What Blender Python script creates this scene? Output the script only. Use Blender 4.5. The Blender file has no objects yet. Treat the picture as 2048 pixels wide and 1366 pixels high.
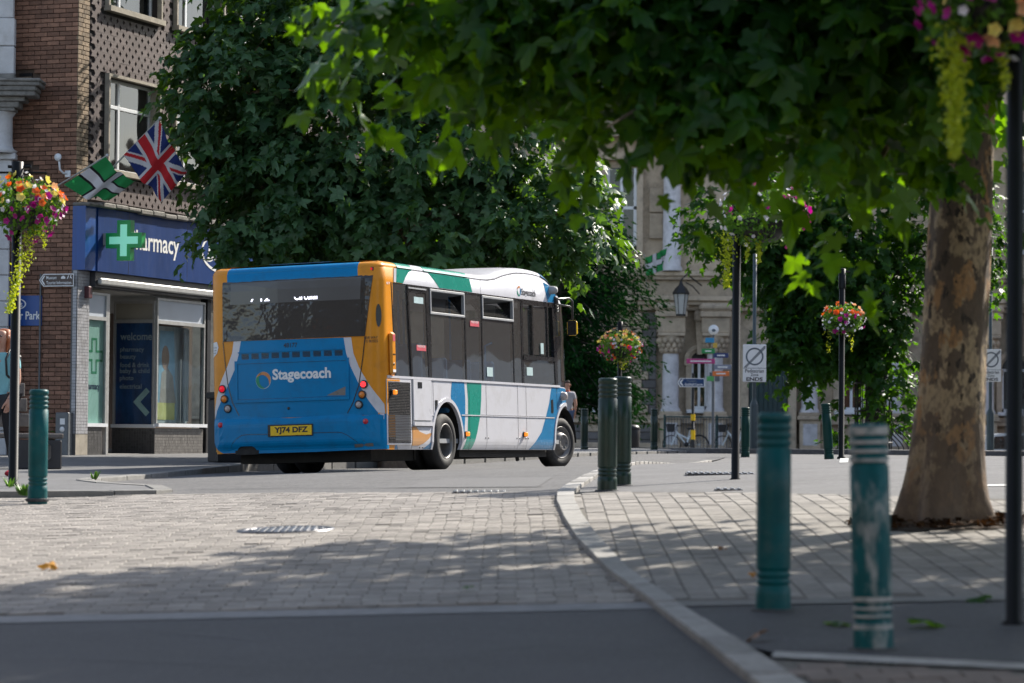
import bpy, bmesh, math, random
import numpy as np
from mathutils import Vector, Matrix
random.seed(7); rng = np.random.default_rng(7)
SC = bpy.context.scene
COL = SC.collection
R = math.radians

# ------------------------------------------------------------------ camera
cam_d = bpy.data.cameras.new('camera'); cam = bpy.data.objects.new('camera', cam_d); COL.objects.link(cam)
cam_d.sensor_width = 36.0; cam_d.lens = 105.47; cam_d.clip_start = 0.5; cam_d.clip_end = 2000
TILT = math.atan(203/6000); ROLL = 0.0087
fwd = Vector((0, math.cos(TILT), math.sin(TILT))); u0 = Vector((0, -math.sin(TILT), math.cos(TILT))); r0 = Vector((1, 0, 0))
cr = r0*math.cos(ROLL)+u0*math.sin(ROLL); cu = u0*math.cos(ROLL)-r0*math.sin(ROLL)
cam.matrix_world = Matrix(((cr.x, cu.x, -fwd.x, 0), (cr.y, cu.y, -fwd.y, 0), (cr.z, cu.z, -fwd.z, 1.45), (0, 0, 0, 1)))
cam_d.dof.use_dof = True; cam_d.dof.focus_distance = 41.0; cam_d.dof.aperture_fstop = 3.0; cam_d.dof.aperture_blades = 9
SC.camera = cam
SC.render.resolution_x = 1024; SC.render.resolution_y = 683

# ------------------------------------------------------------------ light
SUN_AZ, SUN_EL = 42.0, 38.0        # degrees: azimuth to the right of the view, elevation
world = bpy.data.worlds.new('World'); SC.world = world; world.use_nodes = True
wn = world.node_tree; wn.nodes.clear()
sky = wn.nodes.new('ShaderNodeTexSky'); sky.sky_type = 'NISHITA'; sky.sun_disc = False
sky.sun_elevation = R(SUN_EL); sky.sun_rotation = R(SUN_AZ); sky.altitude = 50; sky.air_density = 1.0; sky.dust_density = 1.2
bg = wn.nodes.new('ShaderNodeBackground'); bg.inputs['Strength'].default_value = 0.13
wo = wn.nodes.new('ShaderNodeOutputWorld')
hs = wn.nodes.new('ShaderNodeHueSaturation'); hs.inputs['Saturation'].default_value = .72
wn.links.new(sky.outputs[0], hs.inputs['Color']); wn.links.new(hs.outputs[0], bg.inputs[0]); wn.links.new(bg.outputs[0], wo.inputs[0])
sun_d = bpy.data.lights.new('sun', 'SUN'); sun_d.energy = 4.6; sun_d.angle = R(0.53); sun_d.color = (1.0, 0.93, 0.82)
sun = bpy.data.objects.new('sun', sun_d); COL.objects.link(sun); sun.location = (10, 10, 30)
sdir = Vector((math.sin(R(SUN_AZ))*math.cos(R(SUN_EL)), math.cos(R(SUN_AZ))*math.cos(R(SUN_EL)), math.sin(R(SUN_EL))))
sun.rotation_euler = sdir.to_track_quat('Z', 'Y').to_euler()
SC.view_settings.view_transform = 'Standard'; SC.view_settings.look = 'None'
SC.view_settings.exposure = 0.92; SC.view_settings.gamma = 1.0; SC.view_settings.use_curve_mapping = False
SC.render.engine = 'CYCLES'
SC.cycles.max_bounces = 8; SC.cycles.transparent_max_bounces = 16; SC.cycles.use_denoising = True
SC.cycles.diffuse_bounces = 3; SC.cycles.glossy_bounces = 3; SC.cycles.caustics_reflective = False; SC.cycles.caustics_refractive = False

# ------------------------------------------------------------------ helpers
def lin(h):
    h = h.lstrip('#'); c = [int(h[i:i+2], 16)/255 for i in (0, 2, 4)]
    return tuple((x/12.92 if x <= .04045 else ((x+.055)/1.055)**2.4) for x in c)

def mat(name, col, rough=.6, var=.15, ns=6., bump=0., bs=60., bd=.01, metal=0., coat=0., rnd=0., col2=None, stain=None, sscale=1.5, samt=.5, spec=.5, stretch=None):
    """procedural surface: base colour varied by noise, optional second colour in patches, optional bump, per-piece randomness"""
    if isinstance(col, str): col = lin(col)
    m = bpy.data.materials.new(name); m.use_nodes = True; nt = m.node_tree; N = nt.nodes; L = nt.links
    b = N['Principled BSDF']; b.inputs['Roughness'].default_value = rough; b.inputs['Metallic'].default_value = metal
    b.inputs['Specular IOR Level'].default_value = spec
    if coat: b.inputs['Coat Weight'].default_value = coat; b.inputs['Coat Roughness'].default_value = .06
    geo = N.new('ShaderNodeNewGeometry'); vec = geo.outputs['Position']
    if stretch:
        mp = N.new('ShaderNodeMapping'); mp.inputs['Scale'].default_value = stretch; L.new(vec, mp.inputs[0]); vec = mp.outputs[0]
    no = N.new('ShaderNodeTexNoise'); no.inputs['Scale'].default_value = ns; no.inputs['Detail'].default_value = 6; no.inputs['Roughness'].default_value = .65
    L.new(vec, no.inputs['Vector'])
    mr = N.new('ShaderNodeMapRange'); mr.inputs[1].default_value = .3; mr.inputs[2].default_value = .7
    mr.inputs[3].default_value = 1-var; mr.inputs[4].default_value = 1+var; L.new(no.outputs[0], mr.inputs[0])
    mul = N.new('ShaderNodeMix'); mul.data_type = 'RGBA'; mul.blend_type = 'MULTIPLY'; mul.inputs[0].default_value = 1
    mul.inputs[6].default_value = (*col, 1); last = None
    if col2 is not None:
        if isinstance(col2, str): col2 = lin(col2)
        mx = N.new('ShaderNodeMix'); mx.data_type = 'RGBA'; mx.inputs[6].default_value = (*col, 1); mx.inputs[7].default_value = (*col2, 1)
        oi = N.new('ShaderNodeObjectInfo'); L.new(oi.outputs['Random'], mx.inputs[0]); L.new(mx.outputs[2], mul.inputs[6])
    L.new(mr.outputs[0], mul.inputs[7]); last = mul.outputs[2]
    if rnd:
        oi = N.new('ShaderNodeObjectInfo'); gi = geo.outputs['Random Per Island']
        ad = N.new('ShaderNodeMath'); ad.operation = 'ADD'; L.new(oi.outputs['Random'], ad.inputs[0]); L.new(gi, ad.inputs[1])
        fr = N.new('ShaderNodeMath'); fr.operation = 'FRACT'; L.new(ad.outputs[0], fr.inputs[0])
        m2 = N.new('ShaderNodeMapRange'); m2.inputs[3].default_value = 1-rnd; m2.inputs[4].default_value = 1+rnd; L.new(fr.outputs[0], m2.inputs[0])
        mu = N.new('ShaderNodeMix'); mu.data_type = 'RGBA'; mu.blend_type = 'MULTIPLY'; mu.inputs[0].default_value = 1
        L.new(last, mu.inputs[6]); L.new(m2.outputs[0], mu.inputs[7]); last = mu.outputs[2]
    if stain is not None:
        if isinstance(stain, str): stain = lin(stain)
        n2 = N.new('ShaderNodeTexNoise'); n2.inputs['Scale'].default_value = sscale; n2.inputs['Detail'].default_value = 8; n2.inputs['Roughness'].default_value = .7
        L.new(vec, n2.inputs['Vector'])
        rp = N.new('ShaderNodeMapRange'); rp.inputs[1].default_value = .5; rp.inputs[2].default_value = .68; rp.inputs[4].default_value = samt
        L.new(n2.outputs[0], rp.inputs[0])
        ms = N.new('ShaderNodeMix'); ms.data_type = 'RGBA'; L.new(rp.outputs[0], ms.inputs[0]); L.new(last, ms.inputs[6]); ms.inputs[7].default_value = (*stain, 1); last = ms.outputs[2]
    L.new(last, b.inputs['Base Color'])
    rr_ = N.new('ShaderNodeMapRange'); rr_.inputs[3].default_value = max(.02, rough-.1*min(1, rough*2)); rr_.inputs[4].default_value = min(1, rough+.1); L.new(no.outputs[0], rr_.inputs[0]); L.new(rr_.outputs[0], b.inputs['Roughness'])
    if bump:
        nb = N.new('ShaderNodeTexNoise'); nb.inputs['Scale'].default_value = bs; nb.inputs['Detail'].default_value = 4; L.new(vec, nb.inputs['Vector'])
        bp = N.new('ShaderNodeBump'); bp.inputs['Strength'].default_value = bump; bp.inputs['Distance'].default_value = bd; L.new(nb.outputs[0], bp.inputs['Height']); L.new(bp.outputs[0], b.inputs['Normal'])
    return m

def leaf_mat(name, c_lo, c_hi, trans, tmix=.4, rough=.42, spec=.45):
    m = bpy.data.materials.new(name); m.use_nodes = True; nt = m.node_tree; N = nt.nodes; L = nt.links
    b = N['Principled BSDF']; out = N['Material Output']; b.inputs['Roughness'].default_value = rough; b.inputs['Specular IOR Level'].default_value = spec
    geo = N.new('ShaderNodeNewGeometry'); oi = N.new('ShaderNodeObjectInfo')
    ad = N.new('ShaderNodeMath'); ad.operation = 'ADD'; L.new(oi.outputs['Random'], ad.inputs[0]); L.new(geo.outputs['Random Per Island'], ad.inputs[1])
    fr = N.new('ShaderNodeMath'); fr.operation = 'FRACT'; L.new(ad.outputs[0], fr.inputs[0])
    mx = N.new('ShaderNodeMix'); mx.data_type = 'RGBA'; mx.inputs[6].default_value = (*lin(c_lo), 1); mx.inputs[7].default_value = (*lin(c_hi), 1); L.new(fr.outputs[0], mx.inputs[0])
    no = N.new('ShaderNodeTexNoise'); no.inputs['Scale'].default_value = 25; L.new(geo.outputs['Position'], no.inputs['Vector'])
    mv = N.new('ShaderNodeMapRange'); mv.inputs[1].default_value = .3; mv.inputs[2].default_value = .7; mv.inputs[3].default_value = .8; mv.inputs[4].default_value = 1.2; L.new(no.outputs[0], mv.inputs[0])
    mm = N.new('ShaderNodeMix'); mm.data_type = 'RGBA'; mm.blend_type = 'MULTIPLY'; mm.inputs[0].default_value = 1; L.new(mx.outputs[2], mm.inputs[6]); L.new(mv.outputs[0], mm.inputs[7])
    L.new(mm.outputs[2], b.inputs['Base Color'])
    t = N.new('ShaderNodeBsdfTranslucent'); t.inputs[0].default_value = (*lin(trans), 1)
    ms = N.new('ShaderNodeMixShader'); ms.inputs[0].default_value = tmix; L.new(b.outputs[0], ms.inputs[1]); L.new(t.outputs[0], ms.inputs[2]); L.new(ms.outputs[0], out.inputs[0])
    return m

def glass_mat(name, tint, refl=.5, dark=.6, film=(.03, .035, .035)):
    """tinted pane: transparent body with a sharp reflection that grows at grazing angles"""
    m = bpy.data.materials.new(name); m.use_nodes = True; nt = m.node_tree; N = nt.nodes; L = nt.links; N.remove(N['Principled BSDF'])
    out = N['Material Output']; tr = N.new('ShaderNodeBsdfTransparent'); tr.inputs[0].default_value = (*tint, 1)
    df = N.new('ShaderNodeBsdfDiffuse'); df.inputs[0].default_value = (*film, 1)
    m0 = N.new('ShaderNodeMixShader'); m0.inputs[0].default_value = dark; L.new(tr.outputs[0], m0.inputs[1]); L.new(df.outputs[0], m0.inputs[2])
    gl = N.new('ShaderNodeBsdfGlossy'); gl.inputs['Roughness'].default_value = .03
    no = N.new('ShaderNodeTexNoise'); no.inputs['Scale'].default_value = 1.3; no.inputs['Detail'].default_value = 1
    ge = N.new('ShaderNodeNewGeometry'); L.new(ge.outputs['Position'], no.inputs['Vector'])
    bp = N.new('ShaderNodeBump'); bp.inputs['Strength'].default_value = .12; bp.inputs['Distance'].default_value = .1; L.new(no.outputs[0], bp.inputs['Height']); L.new(bp.outputs[0], gl.inputs['Normal'])
    # Schlick reflectance, the same from both sides of the thin pane
    dt = N.new('ShaderNodeVectorMath'); dt.operation = 'DOT_PRODUCT'; L.new(ge.outputs['Normal'], dt.inputs[0]); L.new(ge.outputs['Incoming'], dt.inputs[1])
    ab = N.new('ShaderNodeMath'); ab.operation = 'ABSOLUTE'; L.new(dt.outputs['Value'], ab.inputs[0])
    on = N.new('ShaderNodeMath'); on.operation = 'SUBTRACT'; on.inputs[0].default_value = 1; L.new(ab.outputs[0], on.inputs[1])
    pw = N.new('ShaderNodeMath'); pw.operation = 'POWER'; L.new(on.outputs[0], pw.inputs[0]); pw.inputs[1].default_value = 5
    f = N.new('ShaderNodeMath'); f.operation = 'MULTIPLY_ADD'; L.new(pw.outputs[0], f.inputs[0]); f.inputs[1].default_value = .95; f.inputs[2].default_value = .05
    mu = N.new('ShaderNodeMath'); mu.operation = 'MULTIPLY'; mu.use_clamp = True; L.new(f.outputs[0], mu.inputs[0]); mu.inputs[1].default_value = refl*1.6
    m1 = N.new('ShaderNodeMixShader'); L.new(mu.outputs[0], m1.inputs[0]); L.new(m0.outputs[0], m1.inputs[1]); L.new(gl.outputs[0], m1.inputs[2])
    L.new(m1.outputs[0], out.inputs[0]); return m

def emit_mat(name, col, s):
    m = bpy.data.materials.new(name); m.use_nodes = True; b = m.node_tree.nodes['Principled BSDF']
    b.inputs['Base Color'].default_value = (*col, 1); b.inputs['Emission Color'].default_value = (*col, 1); b.inputs['Emission Strength'].default_value = s
    b.inputs['Roughness'].default_value = .25; return m

def link(name, me, parent=None, loc=None, rot=None):
    o = bpy.data.objects.new(name, me); COL.objects.link(o)
    if parent is not None: o.parent = parent
    if loc is not None: o.location = loc
    if rot is not None: o.rotation_euler = rot
    return o

def tag(o, label=None, cat=None, group=None, kind=None):
    if label: o['label'] = label
    if cat: o['category'] = cat
    if group: o['group'] = group
    if kind: o['kind'] = kind
    return o

def thing(name, label, cat, loc=(0, 0, 0), rot=(0, 0, 0), group=None):
    return tag(link(name, None, None, loc, rot), label, cat, group)

def mesh_from(v, f, mats, fm=None, smooth=False, name='mesh'):
    me = bpy.data.meshes.new(name); me.from_pydata([tuple(p) for p in v], [], f)
    if not isinstance(mats, (list, tuple)): mats = [mats]
    for m in mats: me.materials.append(m)
    if fm is not None: me.polygons.foreach_set('material_index', fm)
    if smooth: me.polygons.foreach_set('use_smooth', [True]*len(me.polygons))
    me.update(); return me

class MB:
    """collects simple solids, links them as ONE mesh object"""
    def __init__(s): s.v = []; s.f = []; s.m = []; s.sm = []
    def add(s, v, f, mi=0, smooth=False):
        o = len(s.v); s.v += [tuple(p) for p in v]; s.f += [tuple(o+i for i in q) for q in f]; s.m += [mi]*len(f); s.sm += [smooth]*len(f); return s
    def box(s, x0, y0, z0, x1, y1, z1, mi=0):
        v = [(x0, y0, z0), (x1, y0, z0), (x1, y1, z0), (x0, y1, z0), (x0, y0, z1), (x1, y0, z1), (x1, y1, z1), (x0, y1, z1)]
        return s.add(v, [(0, 3, 2, 1), (4, 5, 6, 7), (0, 1, 5, 4), (1, 2, 6, 5), (2, 3, 7, 6), (3, 0, 4, 7)], mi)
    def bbox(s, x0, y0, z0, x1, y1, z1, b=.004, mi=0):
        """box with chamfered edges"""
        bm = bmesh.new(); bmesh.ops.create_cube(bm, size=1)
        for v in bm.verts: v.co = Vector(((x0+x1)/2+v.co.x*(x1-x0), (y0+y1)/2+v.co.y*(y1-y0), (z0+z1)/2+v.co.z*(z1-z0)))
        bmesh.ops.bevel(bm, geom=bm.edges[:], offset=b, segments=1, affect='EDGES')
        bm.verts.ensure_lookup_table(); bm.verts.index_update()
        s.add([v.co[:] for v in bm.verts], [[v.index for v in f.verts] for f in bm.faces], mi); bm.free(); return s
    def tube(s, pts, r, n=8, mi=0, cap=True, smooth=True):
        pts = [Vector(p) for p in pts]; rs = r if isinstance(r, (list, tuple)) else [r]*len(pts); v = []; f = []
        up = None
        for i, p in enumerate(pts):
            d = (pts[min(i+1, len(pts)-1)]-pts[max(i-1, 0)])
            d = d.normalized() if d.length > 1e-9 else Vector((0, 0, 1))
            if up is None: up = Vector((1, 0, 0)) if abs(d.z) > .9 else Vector((0, 0, 1))
            a = d.cross(up); a = a.normalized() if a.length > 1e-6 else d.orthogonal().normalized()
            b = d.cross(a).normalized(); up = -b if (-b).dot(up) > 0 else b
            for k in range(n):
                t = 2*math.pi*k/n; v.append(p+(a*math.cos(t)+b*math.sin(t))*rs[i])
        for i in range(len(pts)-1):
            for k in range(n):
                k2 = (k+1) % n; f.append((i*n+k, i*n+k2, (i+1)*n+k2, (i+1)*n+k))
        s.add(v, f, mi, smooth)
        if cap:
            s.add(v[:n], [tuple(range(n))[::-1]], mi); s.add(v[-n:], [tuple(range(n))], mi)
        return s
    def rev(s, prof, n=24, mi=0, axis='z', c=(0, 0, 0), smooth=True, a0=0, a1=2*math.pi):
        """surface of revolution; prof = [(radius, height)]"""
        v = []; f = []; full = abs(a1-a0-2*math.pi) < 1e-6; cols = n if full else n+1
        for k in range(cols):
            t = a0+(a1-a0)*k/n
            for (r_, h) in prof:
                x, y = r_*math.cos(t), r_*math.sin(t)
                if axis == 'z': p = (x, y, h)
                elif axis == 'y': p = (x, h, y)
                else: p = (h, x, y)
                v.append((p[0]+c[0], p[1]+c[1], p[2]+c[2]))
        m = len(prof)
        for k in range(n):
            k2 = (k+1) % cols
            for i in range(m-1):
                q = (k*m+i, k2*m+i, k2*m+i+1, k*m+i+1)
                f.append(q if axis != 'y' else q[::-1])
        return s.add(v, f, mi, smooth)
    def prism(s, poly, axis, a, b, mi=0):
        """polygon (2-D) extruded along an axis between a and b"""
        def P3(p, h): return {'x': (h, p[0], p[1]), 'y': (p[0], h, p[1]), 'z': (p[0], p[1], h)}[axis]
        n = len(poly); v = [P3(p, a) for p in poly]+[P3(p, b) for p in poly]
        return s.add(v, [tuple(range(n))[::-1], tuple(range(n, 2*n))]+[(i, (i+1) % n, n+(i+1) % n, n+i) for i in range(n)], mi)
    def sphere(s, c, r, n=10, mi=0, sc=(1, 1, 1)):
        prof = [(max(1e-4, math.cos(t))*r, math.sin(t)*r*sc[2]) for t in np.linspace(-math.pi/2, math.pi/2, n//2+2)]
        o = len(s.v); s.rev(prof, n, mi); 
        for i in range(o, len(s.v)): p = s.v[i]; s.v[i] = (p[0]*sc[0]+c[0], p[1]*sc[1]+c[1], p[2]+c[2])
        return s
    def mesh(s, mats, name='mesh', fix=True):
        me = mesh_from(s.v, s.f, mats, s.m, name=name); me.polygons.foreach_set('use_smooth', s.sm)
        if fix:
            bm = bmesh.new(); bm.from_mesh(me); bmesh.ops.recalc_face_normals(bm, faces=bm.faces[:]); bm.to_mesh(me); bm.free()
        return me
    def build(s, name, mats, parent=None, loc=None, rot=None): return link(name, s.mesh(mats, name), parent, loc, rot)

def poly_mesh(poly, holes=(), cuts_a=(), cuts_b=()):
    """triangulated 2-D polygon with holes, cut along a and b lines; returns verts2d, faces"""
    bm = bmesh.new(); edges = []
    for lp in [poly]+list(holes):
        vs = [bm.verts.new((p[0], p[1], 0)) for p in lp]
        for i in range(len(vs)): edges.append(bm.edges.new((vs[i], vs[(i+1) % len(vs)])))
    bmesh.ops.triangle_fill(bm, use_beauty=True, use_dissolve=False, edges=edges, normal=(0, 0, 1))
    for c in cuts_a: bmesh.ops.bisect_plane(bm, geom=bm.verts[:]+bm.edges[:]+bm.faces[:], dist=1e-6, plane_co=(c, 0, 0), plane_no=(1, 0, 0))
    for c in cuts_b: bmesh.ops.bisect_plane(bm, geom=bm.verts[:]+bm.edges[:]+bm.faces[:], dist=1e-6, plane_co=(0, c, 0), plane_no=(0, 1, 0))
    bm.verts.index_update()
    v = [(q.co.x, q.co.y) for q in bm.verts]; f = []
    for q in bm.faces:
        ids = [w.index for w in q.verts]
        if q.normal.z < 0: ids = ids[::-1]
        f.append(ids)
    be = [(e.verts[0].index, e.verts[1].index) for e in bm.edges if len(e.link_faces) == 1]
    bm.free(); return v, f, be

def drape(poly, fun, mats, off=.002, thick=0., holes=(), ca=(), cb=(), smooth=False, name='mesh'):
    """2-D polygon laid on a curved surface: fun(a, b, off) -> xyz"""
    v, f, be = poly_mesh(poly, holes, ca, cb)
    V = [fun(a, b, off) for a, b in v]; F = [tuple(q) for q in f]
    if thick:
        n = len(V); V += [fun(a, b, off-thick) for a, b in v]; F += [(i, j, j+n, i+n) for i, j in be]
    me = mesh_from(V, F, mats, smooth=False, name=name)
    bm = bmesh.new(); bm.from_mesh(me); bmesh.ops.recalc_face_normals(bm, faces=bm.faces[:]); bm.to_mesh(me); bm.free()
    if smooth: me.polygons.foreach_set('use_smooth', [True]*len(me.polygons))
    return me

_tc = {}
def text_pts(body, bold=0.):
    key = (body, bold)
    if key not in _tc:
        cu_ = bpy.data.curves.new('lettering', 'FONT'); cu_.body = body; cu_.size = 1; cu_.offset = bold; cu_.resolution_u = 3; cu_.extrude = 0
        ob = bpy.data.objects.new('lettering', cu_); COL.objects.link(ob)
        me = bpy.data.meshes.new_from_object(ob, depsgraph=bpy.context.evaluated_depsgraph_get())
        v = np.array([q.co[:] for q in me.vertices]); f = [tuple(p.vertices) for p in me.polygons]
        bpy.data.objects.remove(ob); bpy.data.curves.remove(cu_); bpy.data.meshes.remove(me)
        _tc[key] = (v, f)
    return _tc[key]

def lettering(body, x, y, w, h, fun, m, parent, bold=.0, name='lettering', off=.004, hcap=None):
    """flat print: the text fitted into the box (x, y, w, h) of a surface fun(a, b, off); returns the object"""
    v, f = text_pts(body, bold); lo = v.min(0); hi = v.max(0)
    sx = w/(hi[0]-lo[0]); sy = h/(hi[1]-lo[1]) if h else sx
    V = [fun(x+(p[0]-lo[0])*sx, y+(p[1]-lo[1])*sy, off) for p in v]
    return link(name, mesh_from(V, f, m), parent)

def sm(a, b, x):
    t = np.clip((np.asarray(x, float)-a)/(b-a), 0, 1); return t*t*(3-2*t)
GK = np.array([(-60, -2.3), (-5, -.197), (0, 0), (13.5, .53), (20, .787), (24, .94), (27, 1.02), (31, 1.10), (36, 1.15), (40, 1.18), (48, 1.18), (52, 1.20), (60, 1.25), (75, 1.26), (85, 1.22), (110, 1.12), (600, 1.1)])
def G(x, y):
    """ground height: the street climbs from the camera, then levels; camber falls to the left kerb"""
    x = np.asarray(x, float); y = np.asarray(y, float)
    c = .035*(1-sm(48, 66, y)); xp = x-.402*np.clip(y-38, 0, 40)
    dip = .85*sm(12.5, 15.5, x)*sm(86, 92, y)          # the side street falls away beyond the right end
    return np.interp(y, GK[:, 0], GK[:, 1])+c*np.clip(xp-.8, -5, 4)-dip
def GP(x, y):
    """height of the raised left pavement"""
    return np.interp(y, [10, 20, 28, 31, 36, 43, 47, 50, 60, 80, 200], [.5, .72, .93, .97, 1.02, 1.10, 1.16, 1.19, 1.26, 1.36, 1.36])+0*np.asarray(x, float)
def g1(x, y): return float(G(x, y))

def inpoly(x, y, poly):
    n = len(poly); c = False; j = n-1
    for i in range(n):
        xi, yi = poly[i]; xj, yj = poly[j]
        if (yi > y) != (yj > y) and x < (xj-xi)*(y-yi)/(yj-yi)+xi: c = not c
        j = i
    return c

def sheet(name, poly, m, dz=0., h=G, sx=1., sy=1., kind='structure', thick=0.):
    xs = [p[0] for p in poly]; ys = [p[1] for p in poly]
    ca = np.arange(math.floor(min(xs)/sx)*sx+sx, max(xs), sx); cb = np.arange(math.floor(min(ys)/sy)*sy+sy, max(ys), sy)
    me = drape(poly, lambda a, b, o: (a, b, float(h(a, b))+o), m, off=dz, thick=thick, ca=ca, cb=cb, name=name)
    return tag(link(name, me), kind=kind)

def copy_tree(o, parent=None):
    c = o.copy(); COL.objects.link(c)
    if parent is not None: c.parent = parent
    for ch in list(o.children): copy_tree(ch, c)
    return c
# ------------------------------------------------------------------ ground materials
M = {}
M['asphalt'] = mat('asphalt', (.10, .099, .101), .82, .25, 1.3, .9, 160, stain=(.21, .208, .205), sscale=17, samt=.8)
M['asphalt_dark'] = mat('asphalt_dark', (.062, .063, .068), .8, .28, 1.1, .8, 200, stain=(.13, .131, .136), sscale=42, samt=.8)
M['asphalt_pale'] = mat('asphalt_pale', (.12, .119, .122), .85, .25, .9, .6, 150, stain=(.21, .207, .205), sscale=15, samt=.7)
M['paver'] = mat('paver', (.27, .248, .226), .85, .25, 11, .5, 90, rnd=.24, stain=(.15, .137, .124), sscale=1.1, samt=.6)
M['paver_joint'] = mat('paver_joint', (.12, .105, .09), .95, .35, 12, .5, 80)
M['slab'] = mat('slab', (.235, .218, .199), .85, .25, 14, .5, 80, rnd=.18, stain=(.12, .11, .10), sscale=1.3, samt=.7)
M['slab_joint'] = mat('slab_joint', (.115, .105, .09), .95, .3, 9, .5, 60)
M['granite'] = mat('granite', (.30, .29, .275), .8, .25, 14, .5, 120, rnd=.22, stain=(.13, .127, .115), sscale=3, samt=.5)
M['kerb_stone'] = mat('kerb_stone', (.20, .195, .185), .85, .25, 8, .6, 70, rnd=.12, stain=(.09, .09, .085), sscale=4, samt=.6)
M['white_paint'] = mat('white_paint', (.62, .62, .6), .7, .2, 20, .2, 90, stain=(.3, .3, .3), sscale=25, samt=.6)
M['iron'] = mat('iron', (.10, .10, .11), .32, .3, 40, .4, 60, metal=.7)

# ------------------------------------------------------------------ ground
sheet('ground', [(-160, -60), (160, -60), (160, 500), (-160, 500)], M['asphalt_pale'], -.30, sx=6, sy=2)
KL = [(1.45, 4.0), (1.25, 8.0), (.97, 12.22), (.87, 13.7), (.74, 15.46), (.58, 17.52), (.45, 20.26), (.40, 22.5), (.38, 24.86), (.41, 26.5), (.49, 27.82), (.91, 32.82), (1.54, 38.66), (2.58, 48.24), (3.6, 55.5)]
KW = [.20, .2, .17, .15, .12, .12, .15, .15, .15, .15, .15, .13, .12, .12, .12]
KR = [(x+w, y) for (x, y), w in zip(KL, KW)]
NEAR_L = (-9.0, 15.86)
def kl_between(a, b): return [p for p in KL if a < p[1] < b]
pn = (.75, 15.42)
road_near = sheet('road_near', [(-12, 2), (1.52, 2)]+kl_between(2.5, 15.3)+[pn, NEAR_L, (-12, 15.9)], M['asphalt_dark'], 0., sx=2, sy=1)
PF = [(-3.5, 29.3), (-1.52, 28.36), (.43, 27.0)]
paver_poly = [(-9, 16.24), (.72, 15.80)]+kl_between(15.8, 26.9)+PF[::-1]+[(-9, 29.6)]
paver_road = sheet('paver_road', paver_poly, M['paver_joint'], -.004, sx=1, sy=1)
LK = [(-9, 28.8), (-5.3, 28.5), (-4.5, 28.8), (-3.85, 29.15), (-3.48, 29.35), (-3.38, 29.85), (-3.66, 31.3), (-4.3, 32.3), (-4.66, 33.3), (-4.7, 34.34), (-4.41, 36.66), (-4.12, 39.8), (-3.89, 43.06), (-3.62, 45.54), (-2.9, 48.3), (-1.2, 52.5), (1.3, 59.2), (4.0, 68.5)]
road_far = sheet('road_far', PF+kl_between(27.2, 60)+[(4.32, 60), (5.6, 65.8), (30, 66), (30, 66.5), (11, 66.8), (5.2, 67.0), (4.25, 67.1)]+LK[5:-1][::-1], M['asphalt'], 0., sx=1.5, sy=1.5)
# light sett line across the street
st = MB()
sett_line = sheet('sett_line', [(-9, 15.86), (.75, 15.42), (.72, 15.80), (-9, 16.24)], mat('sett_pale', (.20, .20, .205), .8, .25, 9, .4, 80), .004, sx=1, sy=1)

def paver_piece(w, l, t=.02, b=.0035):
    m_ = MB(); m_.v = []; 
    x, y = w/2, l/2
    v = [(-x, -y, -t), (x, -y, -t), (x, y, -t), (-x, y, -t), (-x+b, -y+b, 0), (x-b, -y+b, 0), (x-b, y-b, 0), (-x+b, y-b, 0), (-x, -y, -b), (x, -y, -b), (x, y, -b), (-x, y, -b)]
    f = [(4, 5, 6, 7), (8, 9, 5, 4), (9, 10, 6, 5), (10, 11, 7, 6), (11, 8, 4, 7), (0, 1, 9, 8), (1, 2, 10, 9), (2, 3, 11, 10), (3, 0, 8, 11)]
    return v, f

def lay(spots, w, l, name, parent, m, rot, limit=300, tilt=.0013, zoff=.008):
    """blocks laid on the ground: the nearest ones singly, the rest in one mesh"""
    spots = sorted(spots, key=lambda p: p[1]); V0, F0 = paver_piece(w, l); me = mesh_from(V0, F0, m, name=name)
    V0 = np.array(V0); BV = []; BF = []; ca, sa = math.cos(rot), math.sin(rot)
    for i, (x, y) in enumerate(spots):
        e = .05; gx = (g1(x+e, y)-g1(x-e, y))/(2*e); gy = (g1(x, y+e)-g1(x, y-e))/(2*e)
        z = g1(x, y)+zoff+random.gauss(0, .0015); tx = gy+random.gauss(0, tilt*2); ty = -gx+random.gauss(0, tilt*2)
        if i < limit:
            o = link(name, me, parent, (x, y, z)); o.rotation_euler = (tx*ca+ -ty*sa*-1*0, ty, rot) if rot == 0 else (tx, ty, rot)
        else:
            P_ = V0.copy(); X = P_[:, 0]*ca-P_[:, 1]*sa; Y = P_[:, 0]*sa+P_[:, 1]*ca
            Z = P_[:, 2]+z+Y*tx-X*ty
            n = len(BV); BV += list(zip(X+x, Y+y, Z)); BF += [tuple(q+n for q in f) for f in F0]
    if BV: tag(link(name+'_rest', mesh_from(BV, BF, m), parent), kind='stuff')

sp = []; row = 0; y = 15.90
while y < 29.8:
    off = (row % 2)*.105+random.uniform(-.01, .01)
    x = -4.9+off
    while x < .75:
        if inpoly(x, y, [(-9, 16.3), (.74, 15.87)]+[(p[0]+.04, p[1]) for p in kl_between(15.8, 26.9)]+[(p[0], p[1]-.08) for p in PF[::-1]]+[(-9, 29.8)]) and random.random() > .004: sp.append((x, y))
        x += .21
    y += .107; row += 1
lay(sp, .203, .1, 'paver', paver_road, M['paver'], 0.)

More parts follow.
